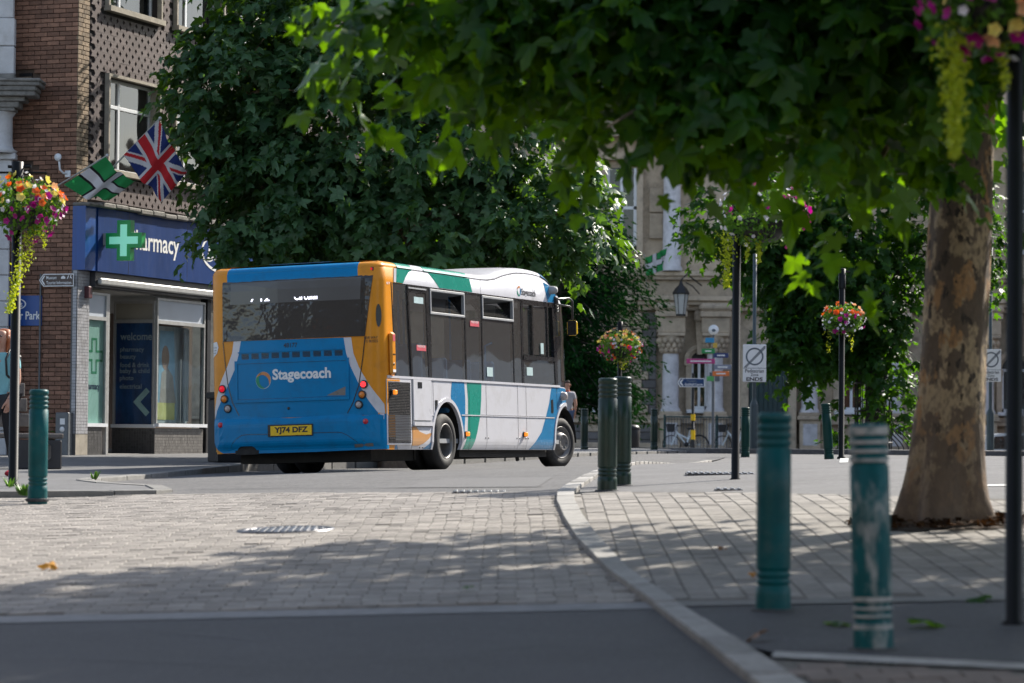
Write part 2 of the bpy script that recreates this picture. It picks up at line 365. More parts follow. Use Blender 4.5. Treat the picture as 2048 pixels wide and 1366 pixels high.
# kerb stones along the right edge, flush with the road
kerb = tag(link('kerb', None), kind='structure')
def stones(LA, LB, z_in, name, parent, m, n_per, top=.012):
    """quad stones between two edge lines"""
    for (a0, b0), (a1, b1) in zip(zip(LA, LB), zip(LA[1:], LB[1:])):
        n = max(1, round(math.dist(a0, a1)/n_per))
        for k in range(n):
            s, e = k/n, (k+1)/n; gp = .007/max(.2, math.dist(a0, a1)/n); s += gp; e -= gp
            q = [tuple(np.array(a0)*(1-t)+np.array(a1)*t) for t in (s, e)]+[tuple(np.array(b0)*(1-t)+np.array(b1)*t) for t in (e, s)]
            dz = random.gauss(0, .002); V = [(x, y, g1(x, y)-.12) for x, y in q]+[(x, y, float(z_in(x, y))+top-.008+dz) for x, y in q]
            c = np.mean(np.array(q), 0); V += [(x+(c[0]-x)*.04, y+(c[1]-y)*.012, float(z_in(x, y))+top+dz) for x, y in q]
            F = [(8, 9, 10, 11)]+[(i, (i+1) % 4, 4+(i+1) % 4, 4+i) for i in range(4)]+[(4+i, 4+(i+1) % 4, 8+(i+1) % 4, 8+i) for i in range(4)]
            me = mesh_from(V, F, m); bm = bmesh.new(); bm.from_mesh(me); bmesh.ops.recalc_face_normals(bm, faces=bm.faces[:]); bm.to_mesh(me); bm.free()
            link(name, me, parent)
stones(KL, KR, lambda x, y: G(x, y)+.025, 'kerb_stone', kerb, M['granite'], .9)

# right pavement: block paving, asphalt strips
RB = 27.1
def kr_between(a, b): return [p for p in KR if a < p[1] < b]
slab_poly = [(.88, 15.72), (7, 15.2), (7, 23.2), (4.01, 23.62), (2.84, 25.1), (1.99, 26.1), (.6, 27.0)]+kr_between(15.8, 26.8)[::-1]
pavement_right = sheet('pavement_right', slab_poly, M['slab_joint'], .0, sx=1, sy=1)
sp = []; k = 0
for k in range(45):
    x0 = .42+k*.152; y = 15.4+random.random()*.3
    while y < 27.2:
        xx = x0+.012*(y-16)+ (0 if k else 0)
        ok = inpoly(xx, y, [(.84, 15.88), (6.9, 15.4), (6.9, 23.0), (4.01, 23.4), (2.84, 24.9), (1.99, 25.9), (.72, 26.8)]+[(p[0]-.02, p[1]) for p in kr_between(15.9, 26.7)[::-1]]) and math.dist((xx, y), (3.04, 21.0)) > .72
        if ok: sp.append((xx, y))
        y += .30
lay(sp, .143, .2985, 'slab', pavement_right, M['slab'], -.012, limit=300, zoff=.005)
sheet('path_near', [(1.7, 2), (9, 2), (9, 11.2), (2.6, 12.0), (1.13, 13.02)]+kr_between(2.5, 12.9)[::-1], M['slab_joint'], 0., sx=1, sy=1)
pn2 = bpy.data.objects['path_near']
sp = []
for k in range(20):
    for j in range(18):
        x, y = 1.22+k*.21+(j % 2)*.1, 9.6+j*.205
        if inpoly(x, y, [(1.3, 9.4), (6, 9.4), (6, 11.45), (2.6, 11.87), (1.2, 12.85)]): sp.append((x, y))
lay(sp, .2, .198, 'slab', pn2, mat('brown_slab', (.17, .135, .115), .85, .2, 6, .4, 80, rnd=.16), 0.)
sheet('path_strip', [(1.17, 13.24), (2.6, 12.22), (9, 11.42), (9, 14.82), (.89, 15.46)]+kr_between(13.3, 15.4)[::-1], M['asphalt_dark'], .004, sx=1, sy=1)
sheet('edging_strip', [(1.13, 13.02), (2.6, 12.0), (9, 11.2), (9, 11.42), (2.6, 12.22), (1.17, 13.24)], M['granite'], .012, sx=1, sy=.5)
sheet('edging_line', [(.89, 15.46), (9, 14.82), (9, 15.08), (.88, 15.72)], M['kerb_stone'], .01, sx=1, sy=.5)
sheet('pavement_far', [(.62, 27.02), (1.99, 26.12), (2.84, 25.12), (4.01, 23.64), (7.02, 23.2), (7, 15.1), (25, 15.0), (30, 66), (5.6, 65.8), (4.32, 60)]+kr_between(27.2, 58)[::-1], M['asphalt_pale'], .0, sx=1.5, sy=1.5)

# left pavement with its kerb
left_pavement = sheet('pavement_left', LK+[(3.9, 74), (3.0, 76), (-60, 76), (-60, 28.8)], mat('pavement_grey', (.115, .116, .12), .8, .22, 1.6, .5, 120, stain=(.19, .19, .19), sscale=14, samt=.5), .0, h=GP, sx=2, sy=2)
def offs(line, d):
    out = []
    for i, p in enumerate(line):
        a = line[max(0, i-1)]; b = line[min(len(line)-1, i+1)]; t = np.array(b)-np.array(a); t = t/np.linalg.norm(t); out.append((p[0]-t[1]*d, p[1]+t[0]*d))
    return out
LKi = offs(LK, .16); LKo = offs(LK, -.02)
stones(LKo, LKi, lambda x, y: GP(x, y), 'kerb_stone', left_pavement, M['kerb_stone'], 1.0, top=.01)
# far raised island edge in front of the town hall
sheet('pavement_far_edge', [(4.35, 67.12), (5.2, 67.02), (11, 66.82), (30, 66.52), (60, 67), (60, 300), (-60, 300), (-60, 76.1), (3.1, 76.1), (4.0, 74), (4.1, 69)], M['asphalt_pale'], .11, sx=4, sy=4, thick=.3)

# tar repairs and cracks in the asphalt
M['tar'] = mat('tar', (.028, .028, .031), .55, .3, 20, .4, 60)
def ragged(pts, w_, seed):
    r_ = random.Random(seed); L_ = []; 
    for (a, b_) in zip(pts, pts[1:]):
        n = max(2, int(math.dist(a, b_)/.25))
        for i in range(n): t = i/n; L_.append((a[0]+(b_[0]-a[0])*t+r_.gauss(0, .02), a[1]+(b_[1]-a[1])*t+r_.gauss(0, .02)))
    L_.append(pts[-1]); lo = [(x, y-w_*r_.uniform(.5, 1)) for x, y in L_]; hi = [(x, y+w_*r_.uniform(.5, 1)) for x, y in L_]; return lo+hi[::-1]
for k_, (pts, w_) in enumerate((([(-3.3, 30.6), (-1.6, 29.6), (.3, 28.6)], .03), ([(-2.6, 33.5), (-.6, 32.2), (.8, 32.6)], .02), ([(-2.2, 13.9), (-.9, 13.2), (.2, 13.9), (.75, 13.4)], .008), ([(-1.9, 15.2), (-1.2, 14.3), (-1.4, 12.6)], .01))):
    sheet('tar_line', ragged(pts, w_, k_), M['tar'], .005, sx=1, sy=1)
sheet('road_patch', [(-1.1, 29.3), (.25, 28.5), (.45, 31.5), (-.7, 32.3)], mat('asphalt_patch', (.125, .124, .126), .85, .35, 80, .7, 180), .004, sx=1, sy=1)
sheet('tree_pit', [(3.04+.60*math.cos(t)*(1+.15*math.sin(3*t)+.06*math.sin(7*t)), 21.0+.62*math.sin(t)*(1+.1*math.sin(5*t))) for t in np.linspace(0, 2*math.pi, 22)[:-1]], mat('pit_soil', (.07, .05, .036), .95, .5, 18, 1., 40, stain=(.16, .10, .06), sscale=9, samt=.7), .009, sx=.4, sy=.4)

# ironwork and paint on the ground
def cover(x, y, r, label):
    t = thing('manhole_cover', label, 'manhole cover', (x, y, g1(x, y)+.012)); gy = (g1(x, y+.1)-g1(x, y-.1))/.2; gx = (g1(x+.1, y)-g1(x-.1, y))/.2
    t.rotation_euler = (gy, -gx, 0)
    b = MB(); b.rev([(0, 0), (r, 0), (r, -.03)], 32); b.build('lid', M['iron'], t)
    b = MB(); b.rev([(r+.005, -.01), (r+.005, .004), (r+.06, .004), (r+.06, -.03)], 32); b.build('frame', M['iron'], t)
    b = MB()
    for i in range(-5, 6):
        for j in range(-5, 6):
            if math.hypot(i, j)*.052 < r-.03: b.bbox(i*.052-.017, j*.052-.017, 0, i*.052+.017, j*.052+.017, .007, .003)
    tag(b.build('studs', mat('worn_steel', (.42, .42, .42), .28, .2, 30, metal=.9), t), kind='stuff'); return t
cover(-1.66, 22.2, .30, 'round studded iron manhole cover in the sunlit block paving')
def drain(x, y, w, l, label):
    t = thing('drain_cover', label, 'drain cover', (x, y, g1(x, y)+.01)); gy = (g1(x, y+.1)-g1(x, y-.1))/.2; t.rotation_euler = (gy, 0, 0)
    b = MB(); b.box(-w/2, -l/2, -.03, w/2, l/2, 0); b.build('lid', M['iron'], t)
    b = MB(); n = int(w/.06)
    for i in range(n): b.bbox(-w/2+.015+i*w/n, -l/2+.03, 0, -w/2+.015+i*w/n+.03, l/2-.03, .012, .004)
    tag(b.build('studs', bpy.data.materials['worn_steel'], t), kind='stuff'); return t
drain(2.16, 31.0, .70, .45, 'wide pale studded drain cover on the pavement behind the black pole')
drain(1.93, 26.6, .24, .2, 'small studded cover beside the blocks near the black pole')
drain(-.28, 27.5, .5, .45, 'square iron drain cover where the blocks meet the road')
sheet('road_marking', [(1.35, 40.42), (2.2, 48.6), (2.32, 48.6), (1.47, 40.42)], M['white_paint'], .006, sx=1, sy=1)
for q in ([(4.05, 26.0), (4.3, 25.9), (4.33, 26.2), (4.08, 26.3)], [(3.85, 35.2), (3.95, 35.2), (4.85, 42.9), (4.72, 42.9)]):
    sheet('road_marking', q, M['white_paint'], .006, sx=1, sy=1)
# ------------------------------------------------------------------ building materials
M['brick'] = mat('brick', (.255, .136, .090), .85, .22, 14, .5, 90, rnd=.30, col2=(.20, .105, .07), stain=(.07, .04, .032), sscale=3, samt=.45)
M['brick_pale'] = mat('brick_pale', (.26, .19, .125), .85, .25, 14, .5, 90, rnd=.3, stain=(.09, .07, .05), sscale=4, samt=.5)
M['mortar'] = mat('mortar', (.10, .07, .053), .95, .2, 20, .3, 90)
M['tile'] = mat('tile', (.115, .086, .081), .7, .18, 8, .25, 50, rnd=.14)
M['dark_back'] = mat('dark_back', (.03, .023, .022), .95, .1)
M['concrete'] = mat('concrete', (.36, .32, .26), .85, .2, 5, .4, 50, stain=(.16, .14, .11), sscale=4, samt=.5)
M['upvc'] = mat('upvc', (.72, .74, .77), .35, .06, 5)
M['steel_frame'] = mat('steel_frame', (.44, .44, .43), .4, .12, 12, metal=.4)
M['pane'] = glass_mat('pane', (.35, .4, .42), .9, .35)
M['shop_glass'] = glass_mat('shop_glass', (.86, .9, .9), .45, .02)
M['blind'] = mat('blind', (.62, .64, .68), .8, .12, 3, stretch=(9, 9, .3))
M['black'] = mat('black', (.012, .012, .014), .45, .2)
M['fascia'] = mat('fascia', (.008, .036, .15), .5, .22, 1.4, spec=.1, stretch=(2.4, 2.4, .6), stain=(.05, .075, .2), sscale=2.5, samt=.35)
M['fascia_end'] = mat('fascia_end', (.008, .065, .28), .35, .15, 3, stretch=(5, 5, .3))
M['white_print'] = mat('white_print', (.78, .78, .78), .5, .06)
M['mosaic'] = mat('mosaic', (.40, .40, .42), .4, .16, 9, rnd=.1, stain=(.22, .2, .18), sscale=5, samt=.5)
M['mosaic_dark'] = mat('mosaic_dark', (.085, .082, .08), .4, .2, 9, rnd=.2)
M['grout'] = mat('grout', (.13, .125, .12), .9, .2)
M['stone'] = mat('stone', (.46, .375, .28), .9, .18, 3, .5, 30, rnd=.14, stain=(.14, .12, .10), sscale=2, samt=.5)
M['stone_grey'] = mat('stone_grey', (.15, .143, .14), .9, .2, 3, .5, 30, rnd=.16, stain=(.07, .068, .07), sscale=2, samt=.5)
M['marble'] = mat('marble', (.56, .55, .57), .55, .18, 3, .1, 20, stain=(.25, .25, .27), sscale=2.2, samt=.6)
M['limestone'] = mat('limestone', (.55, .55, .56), .85, .12, 4, .3, 40, rnd=.06, stain=(.27, .25, .22), sscale=1.8, samt=.5)
M['weathered'] = mat('weathered', (.2, .19, .175), .9, .35, 7, .6, 40, stain=(.06, .06, .055), sscale=4, samt=.7)
M['grey_metal'] = mat('grey_metal', (.12, .13, .14), .5, .15, 10)
M['green_metal'] = mat('green_metal', (.01, .05, .048), .4, .2)
M['door_green'] = mat('door_green', (.006, .034, .04), .35, .2)

# ------------------------------------------------------------------ pharmacy building; local x runs along the shop front, outward is -y
PH = thing('shop_building', 'brick and brown tile-hung corner building with the blue pharmacy shop front', 'building', (-7.0785, 50.0, 1.19), (0, 0, R(69.5)))
FA = lambda a, b, o: (a, -o, b)            # shop front plane
BK = lambda a, b, o: (-.45-o, a, b)        # side wall facing the camera (a to the left)
HT = 9.6
w = link('wall', None, PH)
b = MB(); b.box(-.43, .02, -.3, -.10, 9, HT); b.box(-.10, .24, 3.06, 14, 9, HT); b.box(-.10, 5.06, -.3, 14, 9, 3.06); b.build('core', M['mortar'], w)
# side wall bricks
VENTS = [(.86, 6.19, 1.1, 6.36), (.88, 4.66, 1.12, 4.84)]
bw, bh = .225, .0655; allb = []
for r_ in range(int(HT/.0765)):
    z = r_*.0765; y = -(.119 if r_ % 2 else 0.)
    while y < 2.4:
        y0 = max(0, y); y1 = y+bw
        if y1-y0 > .06 and not any(y1 > v[0] and y0 < v[2] and z+bh > v[1] and z < v[3] for v in VENTS): allb.append((y0, y1, z))
        y += .2345
brick_me = {}
def piece_mesh(key, x0, y0, z0, x1, y1, z1, m, b_=.003):
    if key not in brick_me: brick_me[key] = MB().bbox(x0, y0, z0, x1, y1, z1, b_).mesh(m)
    return brick_me[key]
seen = [q for q in allb if q[0] < 1.28 and q[2] > 3.35][:300]; rest = [q for q in allb if q not in set(seen)]
for (y0, y1, z) in seen:
    L_ = round(y1-y0, 3); me = piece_mesh(('br', L_), -.03, 0, 0, 0, L_, bh, M['brick'])
    o = link('brick', me, w, (-.43-.012+random.gauss(0, .0015), y0, z))
rb = MB()
for (y0, y1, z) in rest: dx = random.gauss(0, .0015); rb.bbox(-.472+dx, y0, z, -.44+dx, y1, z+bh, .003)
tag(rb.build('brick_courses', M['brick'], w), kind='stuff')
# pale brick return on the front corner
pb = MB(); 
for r_ in range(int(4.1/.0765), int(HT/.0765)):
    z = r_*.0765; xs = [(-.47, -.355), (-.345, -.235), (-.225, -.09)] if r_ % 2 else [(-.47, -.30), (-.29, -.09)]
    for (x0, x1) in xs: d = random.gauss(0, .002); pb.bbox(x0, -.012+d, z, x1, .03, z+bh, .003)
tag(pb.build('corner_bricks', M['brick_pale'], w), kind='stuff')
for v in VENTS:
    b = MB(); b.box(-.46, v[0], v[1], -.435, v[2], v[3]); o = b.build('vent_recess', M['black'], w)
    b = MB(); b.bbox(-.50, v[0], (v[1]+v[3])/2-.012, -.455, v[2], (v[1]+v[3])/2+.02, .004); b.bbox(-.50, v[0]-.03, v[1]-.035, -.455, v[2]+.05, v[1]-.008, .004); b.build('vent_bar', M['concrete'] if 0 else M['brick_pale'], w)
# tile hanging on the front, with its openings
WINS = [(.53, 4.82, 2.35, 6.39), (.49, 7.58, 2.36, 9.2), (3.01, 4.82, 4.85, 6.38), (3.01, 7.58, 4.85, 9.2), (5.5, 4.82, 7.3, 6.38), (5.5, 7.58, 7.3, 9.2)]
b = MB(); zc = [4.05, 4.82, 6.385, 7.58, 9.2, HT]; xc = [-.07, .51, 2.355, 3.01, 4.85, 5.5, 7.3, 13.9]
for j in range(5):
    for i in range(7):
        if not (j in (1, 3) and i in (1, 3, 5)): b.box(xc[i], -.004, zc[j], xc[i+1], .23, zc[j+1])
b.build('tile_backing', M['dark_back'], PH)  # near-black backing paints the shadow seen in the diamond gaps
pt = [(0, -.054), (0, -.046), (.043, 0), (0, .046), (0, .054), (.226, .054), (.226, .046), (.183, 0), (.226, -.046), (.226, -.054)]
tm = MB(); tm.prism([(x, z) for x, z in pt], 'y', -.028, -.003); tile_me = tm.mesh(M['tile']); tw = []
for r_ in range(int((HT-4.3)/.109)):
    z = 4.32+r_*.109; x = -.06-(.113 if r_ % 2 else 0)
    while x < 9.5:
        x0 = x
        if x0 > -.075 and not any(x0+.226 > W_[0]-.03 and x0 < W_[2]+.03 and z+.054 > W_[1]-.1 and z-.054 < W_[3]+.05 for W_ in WINS): tw.append((x0, z))
        x += .228
tv = sorted(tw, key=lambda p: (p[0] > 3.2 or p[1] > 7.7, p[0]))
for (x, z) in tv[:300]: link('tile', tile_me, PH, (x, random.gauss(0, .001), z), (random.gauss(0, .012), 0, 0))
tr_ = MB()
tv_v = [v.co[:] for v in tile_me.vertices]; tv_f = [tuple(p.vertices) for p in tile_me.polygons]
for (x, z) in tv[300:]: tr_.add([(p[0]+x, p[1], p[2]+z) for p in tv_v], tv_f)
tag(tr_.build('tile_courses', M['tile'], PH), kind='stuff')
# upper windows
def upper_window(x0, z0, x1, z1):
    wd = link('window', None, PH)
    b = MB(); d0 = -.09
    b.box(x0-.05, d0, z1, x1+.05, .2, z1+.05); b.box(x0-.05, d0, z0, x0, .2, z1); b.box(x1, d0, z0, x1+.05, .2, z1); b.box(x0-.08, d0-.05, z0-.09, x1+.08, .2, z0); b.build('surround', M['concrete'], wd)
    b = MB(); b.box(x0, .185, z0, x1, .21, z1); b.build('dark_room', M['black'], wd)
    fx0, fx1 = x0, x1-.0; mid = x0+(x1-x0)*.36; tz = z0+(z1-z0)*.68; b = MB(); t = .05; y0, y1 = .10, .16
    for (a0, a1, c0, c1) in ((fx0, fx1, z0, z0+t), (fx0, fx1, z1-t, z1), (fx0, fx0+t, z0+t, z1-t), (fx1-t, fx1, z0+t, z1-t), (mid-t*.7, mid+t*.7, z0+t, z1-t), (fx0+t, mid-t*.7, tz, tz+.06), (mid+t*.7, fx1-t, tz, tz+.06)): b.bbox(a0, y0, c0, a1, y1, c1, .005)
    b.build('frame', M['upvc'], wd)
    for (a0, a1, c0, c1) in ((fx0+t, mid-.035, z0+t, tz), (mid+.035, fx1-t, z0+t, tz), (fx0+t, mid-.035, tz+.06, z1-t), (mid+.035, fx1-t, tz+.06, z1-t)):
        b = MB(); b.box(a0, .13, c0, a1, .136, c1); b.build('glass', M['pane'], wd)
    b = MB(); b.box(fx0+t, .15, z0+t, mid+.3, .156, tz-.02); b.box(mid+.34, .15, z0+t, fx1-.3, .157, tz-.02); b.build('curtain', M['blind'], wd)
for q in WINS: upper_window(*q)
# concrete cap over the fascia
b = MB()
for i in range(22): x0 = -.5+i*.45; b.bbox(x0, -.30, 4.12+random.gauss(0, .008), x0+.45, .05, 4.20+random.gauss(0, .012), .02)
tag(b.build('coping', M['weathered'], PH), kind='stuff')
# fascia
b = MB(); b.box(-.09, -.22, 3.06, 8.9, .05, 4.12); fo = b.build('fascia', M['fascia'], PH)
b = MB(); b.box(-.49, -.20, 3.06, -.092, .04, 4.12); b.build('fascia_end', M['fascia_end'], PH)
FF = lambda a, b_, o: (a, -.22-o, b_)
b = MB(); b.box(1.0, -.2225, 3.06, 1.006, -.2195, 4.12); b.box(3.2, -.2225, 3.06, 3.206, -.2195, 4.12); b.build('fascia_joint', M['black'], PH)
lettering('Pharmacy', 1.02, 3.40, 1.86, .44, FF, M['white_print'], fo, .015)
# oval logo plate with a script word, mostly behind the leaves
b = MB(); n = 40
ring = [(4.55+.80*math.cos(2*math.pi*i/n), 3.64+.36*math.sin(2*math.pi*i/n)) for i in range(n)]; ring2 = [(4.55+.74*math.cos(2*math.pi*i/n), 3.64+.31*math.sin(2*math.pi*i/n)) for i in range(n)]
link('logo_oval', drape(ring, FF, M['white_print'], .006, holes=[ring2]), fo)
lettering('Boots', 3.98, 3.46, 1.14, .36, lambda a, b_, o: (a+(b_-3.46)*.28, -.22-o, b_), M['white_print'], fo, .02)
# green pharmacy cross, hung out on a bracket
CX = thing('pharmacy_cross', 'lit green pharmacy cross sign sticking out from the blue fascia', 'sign', (-7.0785, 50.0, 1.19), (0, 0, R(69.5)))
cc = (.10, 3.575); s_ = .335; a_ = .115
def cross(s, a, cx, cz): return [(cx-a, cz-s), (cx+a, cz-s), (cx+a, cz-a), (cx+s, cz-a), (cx+s, cz+a), (cx+a, cz+a), (cx+a, cz+s), (cx-a, cz+s), (cx-a, cz+a), (cx-s, cz+a), (cx-s, cz-a), (cx-a, cz-a)]
# the sign stands square to the front: its faces look up and down the street
cy = -.62
b = MB(); b.prism([(y, z) for y, z in cross(.335, .125, cy, cc[1])], 'x', .06, .20); b.build('case', mat('cross_green', (.0, .36, .075), .4, .1), CX)
b = MB(); b.prism([(y, z) for y, z in cross(.265, .062, cy, cc[1])], 'x', .052, .208); b.build('lamp_panel', emit_mat('cross_panel', (.22, .70, .50), .22), CX)
b = MB(); b.box(.085, -.30, 3.50, .175, -.22, 3.70); b.box(.10, -.24, 3.53, .16, cy+.30, 3.66); b.build('bracket', M['steel_frame'], CX)
# pilaster of small mosaic tiles
def mosaic(name, x0, z0, x1, z1, m, y, parent, p=.052, plane='F'):
    b_ = MB(); nx = max(1, round((x1-x0)/p)); nz = max(1, round((z1-z0)/p)); px, pz = (x1-x0)/nx, (z1-z0)/nz
    for i in range(nx):
        for j in range(nz):
            a0, c0 = x0+i*px+.003, z0+j*pz+.003; a1, c1 = a0+px-.006, c0+pz-.006; d = random.gauss(0, .0008)
            if plane == 'F': b_.add([(a0, y-.006+d, c0), (a1, y-.006+d, c0), (a1, y-.006+d, c1), (a0, y-.006+d, c1), (a0, y, c0), (a1, y, c0), (a1, y, c1), (a0, y, c1)], [(0, 1, 2, 3), (0, 4, 5, 1), (1, 5, 6, 2), (2, 6, 7, 3), (3, 7, 4, 0)])
            else: b_.add([(y-.006+d, a0, c0), (y-.006+d, a1, c0), (y-.006+d, a1, c1), (y-.006+d, a0, c1), (y, a0, c0), (y, a1, c0), (y, a1, c1), (y, a0, c1)], [(0, 1, 2, 3), (0, 4, 5, 1), (1, 5, 6, 2), (2, 6, 7, 3), (3, 7, 4, 0)])
    return tag(b_.build(name, m, parent), kind='stuff')
pl = link('pilaster', None, PH)
b = MB(); b.box(-.485, -.06, -.2, -.07, .05, 3.06); b.build('backing', M['grout'], pl)
mosaic('mosaic_tiles', -.48, .35, -.075, 3.05, M['mosaic'], -.06, pl); mosaic('side_tiles', -.055, .35, .02, 3.05, M['mosaic'], -.485, pl, plane='S')
b = MB(); b.box(-.48, -.064, 0, -.075, -.055, .34); b.build('render_patch', M['concrete'], pl)
b = MB(); b.bbox(-.26, -.15, 2.60, -.12, -.06, 2.80, .012); b.build('alarm_box', mat('alarm_maroon', (.09, .025, .03), .4), PH)
# soffit, shutter box, lintel
b = MB(); b.box(-.05, -.16, 2.80, 8.8, .1, 3.055); b.build('lintel', mat('lintel_dark', (.055, .055, .06), .5), PH)
b = MB(); b.bbox(0, -.24, 2.84, 4.65, -.165, 2.95, .02); b.bbox(4.75, -.24, 2.84, 8.7, -.165, 2.95, .02); b.build('shutter_box', M['steel_frame'], PH)
# shop interior
b = MB(); b.box(-.06, 5.0, -.2, 9.0, 5.05, 3.0); b.box(-.06, .1, -.05, 9, 5, .02); b.box(-.06, .1, 2.78, 9, 5, 2.80); b.build('shop_interior', mat('shop_inside', (.4, .39, .37), .8), PH)
# window 1 on the street front
def shop_window(name, pts_fun, a0, a1, zs, z_tr, z_top, parent, frame=M['steel_frame'], panel=None, poster=None, sill_out=.06):
    wd = link(name, None, parent); t = .035
    def bar(A0, A1, Z0, Z1, o0=-.02, o1=.035):
        v = [pts_fun(a, z, o) for o in (o0, o1) for a, z in ((A0, Z0), (A1, Z0), (A1, Z1), (A0, Z1))]; return v, [(0, 1, 2, 3), (4, 7, 6, 5), (0, 4, 5, 1), (1, 5, 6, 2), (2, 6, 7, 3), (3, 7, 4, 0)]
    b = MB()
    for q in ((a0, a0+t, zs, z_top), (a1-t, a1, zs, z_top), (a0+t, a1-t, z_tr, z_tr+.06), (a0+t, a1-t, z_top-.04, z_top)): b.add(*bar(*q))
    b.build('frame', frame, wd)
    b = MB(); b.add(*bar(a0-.02, a1+.02, zs-.06, zs, -.02, sill_out)); b.build('sill', M['upvc'], wd)
    b = MB(); b.add(*bar(a0+t, a1-t, zs, z_tr, .0, .006)); b.build('glass', M['shop_glass'], wd)
    if panel: b = MB(); b.add(*bar(a0+t, a1-t, z_tr+.06, z_top-.04, -.01, .01)); b.build('transom_panel', panel, wd)
    if poster: b = MB(); b.add(*bar(a0+t, a1-t, zs+.0, z_tr, -.03, -.02)); return wd, b.build('poster', poster, wd)
    return wd, None
white_panel = mat('white_panel', (.50, .55, .62), .4, .06, 2); shaded_panel = mat('shaded_panel', (.32, .30, .25), .5, .1, 2)  # tan transom: the white panel with its shade put into the colour
mint = mat('mint_poster', (.50, .78, .68), .5, .1, 1.5, stretch=(3, 3, .4)); navy = mat('navy_poster', (.03, .10, .27), .35, .5, 2.2, stain=(.13, .07, .2), sscale=1.2, samt=.6, stretch=(2, 2, .8))
w1, p1 = shop_window('shop_window', FA, -.05, .62, .53, 2.26, 2.72, PH, panel=white_panel, poster=mint)
FP = lambda a, b_, o: (a, .02-o, b_)
pgreen = mat('print_green', (.03, .33, .15), .5, .1); pnavy = mat('print_navy', (.012, .02, .10), .5)
link('printed_cross', drape(cross(.30, .095, .27, 1.66), FP, pgreen, .004, holes=[cross(.262, .057, .27, 1.66)]), p1)
lettering('pharmacy', .0, 1.06, .47, .15, FP, pnavy, p1, .02)
mosaic('plinth_tiles', -.06, .0, .5, .46, M['mosaic_dark'], -.02, PH)
b = MB(); b.box(-.06, -.019, -.1, .5, .12, .465); b.build('plinth', M['grout'], PH)
# entrance recess: door frame and dark door
dr = link('door', None, PH)
b = MB(); b.bbox(.63, -.03, 0, .72, .08, 2.72, .006); b.build('frame', M['steel_frame'], dr)
b = MB(); b.box(.63, 1.35, 0, 2.44, 1.40, 2.78); b.build('leaf', M['black'], dr)
b = MB(); b.box(1.0, 1.34, .3, 2.3, 1.347, 2.3); b.build('glass', M['shop_glass'], dr)
# window 2: return facing the camera, at x = 2.44 ; a runs towards the street (right)
RT = lambda a, b_, o: (2.44-o, .80-a, b_)
w2, p2 = shop_window('shop_window', RT, .0, .80, .53, 2.30, 2.68, PH, panel=shaded_panel, poster=navy)
RP = lambda a, b_, o: (2.46-o, .80-a, b_)
pt_ = mat('print_grey', (.55, .6, .62), .5)
for i, (tx, wd_) in enumerate((('welcome', .62), ('pharmacy', .47), ('beauty', .31), ('food & drink', .58), ('baby & child', .58), ('photo', .27), ('electrical', .43))):
    lettering(tx, .11, (2.02 if i == 0 else 1.92-i*.125)-.02, wd_, .135 if i == 0 else (.105 if any(c in tx for c in 'pyg') else .085), RP, pt_, p2, .012)
chev = [(.40, .93), (.62, 1.15), (.68, 1.09), (.52, .93), (.68, .75), (.62, .69)]
chev = [(.38, .92), (.63, 1.17), (.70, 1.10), (.52, .92), (.70, .74), (.63, .67)]
link('chevron', drape(chev, RP, mat('print_mint', (.55, .75, .72), .5), .005), p2)
mosaic('plinth_tiles', -.02, .0, .80, .46, M['mosaic_dark'], 2.43, PH, plane='S')  # darker mosaic on the return: its shade is put into the colour
b = MB(); b.box(2.431, -.02, -.1, 4.3, .82, .465); b.build('plinth', M['grout'], PH)
# window 3 on the street front
w3, p3 = shop_window('shop_window', FA, 2.46, 4.33, .55, 2.29, 2.74, PH, panel=white_panel, poster=None, sill_out=.09)
mosaic('plinth_tiles', 2.42, .0, 4.3, .46, mat('mosaic_mid', (.17, .16, .15), .4, .2, 9, rnd=.15), -.02, PH)
b = MB(); b.box(2.5, .30, .56, 4.3, .31, 2.28)
wp = b.build('poster', mat('pale_poster', (.62, .68, .72), .6, .35, 1.6, stretch=(2.5, 2.5, .35)), w3)
WP = lambda a, b_, o: (a, .30-o, b_)
def blob(cx, cz, rx, rz, n=14): return [(cx+rx*math.cos(2*math.pi*i/n), cz+rz*math.sin(2*math.pi*i/n)) for i in range(n)]
link('printed_sky', drape([(3.15, .62), (3.85, .62), (3.75, 2.2), (3.2, 2.2)], WP, mat('print_blue', (.36, .60, .8), .6, .2, 3), .003), w3)
link('printed_face', drape(blob(3.42, 1.72, .15, .22), WP, mat('print_skin', (.42, .28, .22), .6), .006), w3)
link('printed_shoulder', drape([(3.2, .9), (3.28, 1.45), (3.5, 1.55), (3.72, 1.4), (3.85, .9)], WP, mat('print_shirt', (.5, .45, .42), .6), .005), w3)
link('printed_band', drape([(3.0, .62), (3.8, .62), (3.8, .92), (3.0, .92)], WP, mat('print_yellow', (.75, .72, .3), .6), .008), w3)
link('printed_band', drape([(2.52, .62), (2.7, .62), (2.7, .92), (2.52, .92)], WP, bpy.data.materials['print_yellow'], .008), w3)
for cx_ in (2.75, 4.05): link('curtain', drape([(cx_-.12, .6), (cx_+.12, .6), (cx_+.12, 2.25), (cx_-.12, 2.25)], lambda a, b_, o: (a, .2-o+.02*math.sin(a*70), b_), M['blind'], .0, ca=np.arange(cx_-.11, cx_+.12, .02)), w3)
# next bay behind the bus
w4, p4 = shop_window('shop_window', FA, 4.9, 8.6, .55, 2.29, 2.74, PH, panel=white_panel)
b = MB(); b.box(4.45, -.01, -.1, 8.7, .12, .50); b.build('plinth', M['mosaic_dark'], PH)
b = MB(); b.bbox(4.40, -.04, 0, 4.55, .1, 2.8, .006); b.build('door_frame', M['black'], PH)

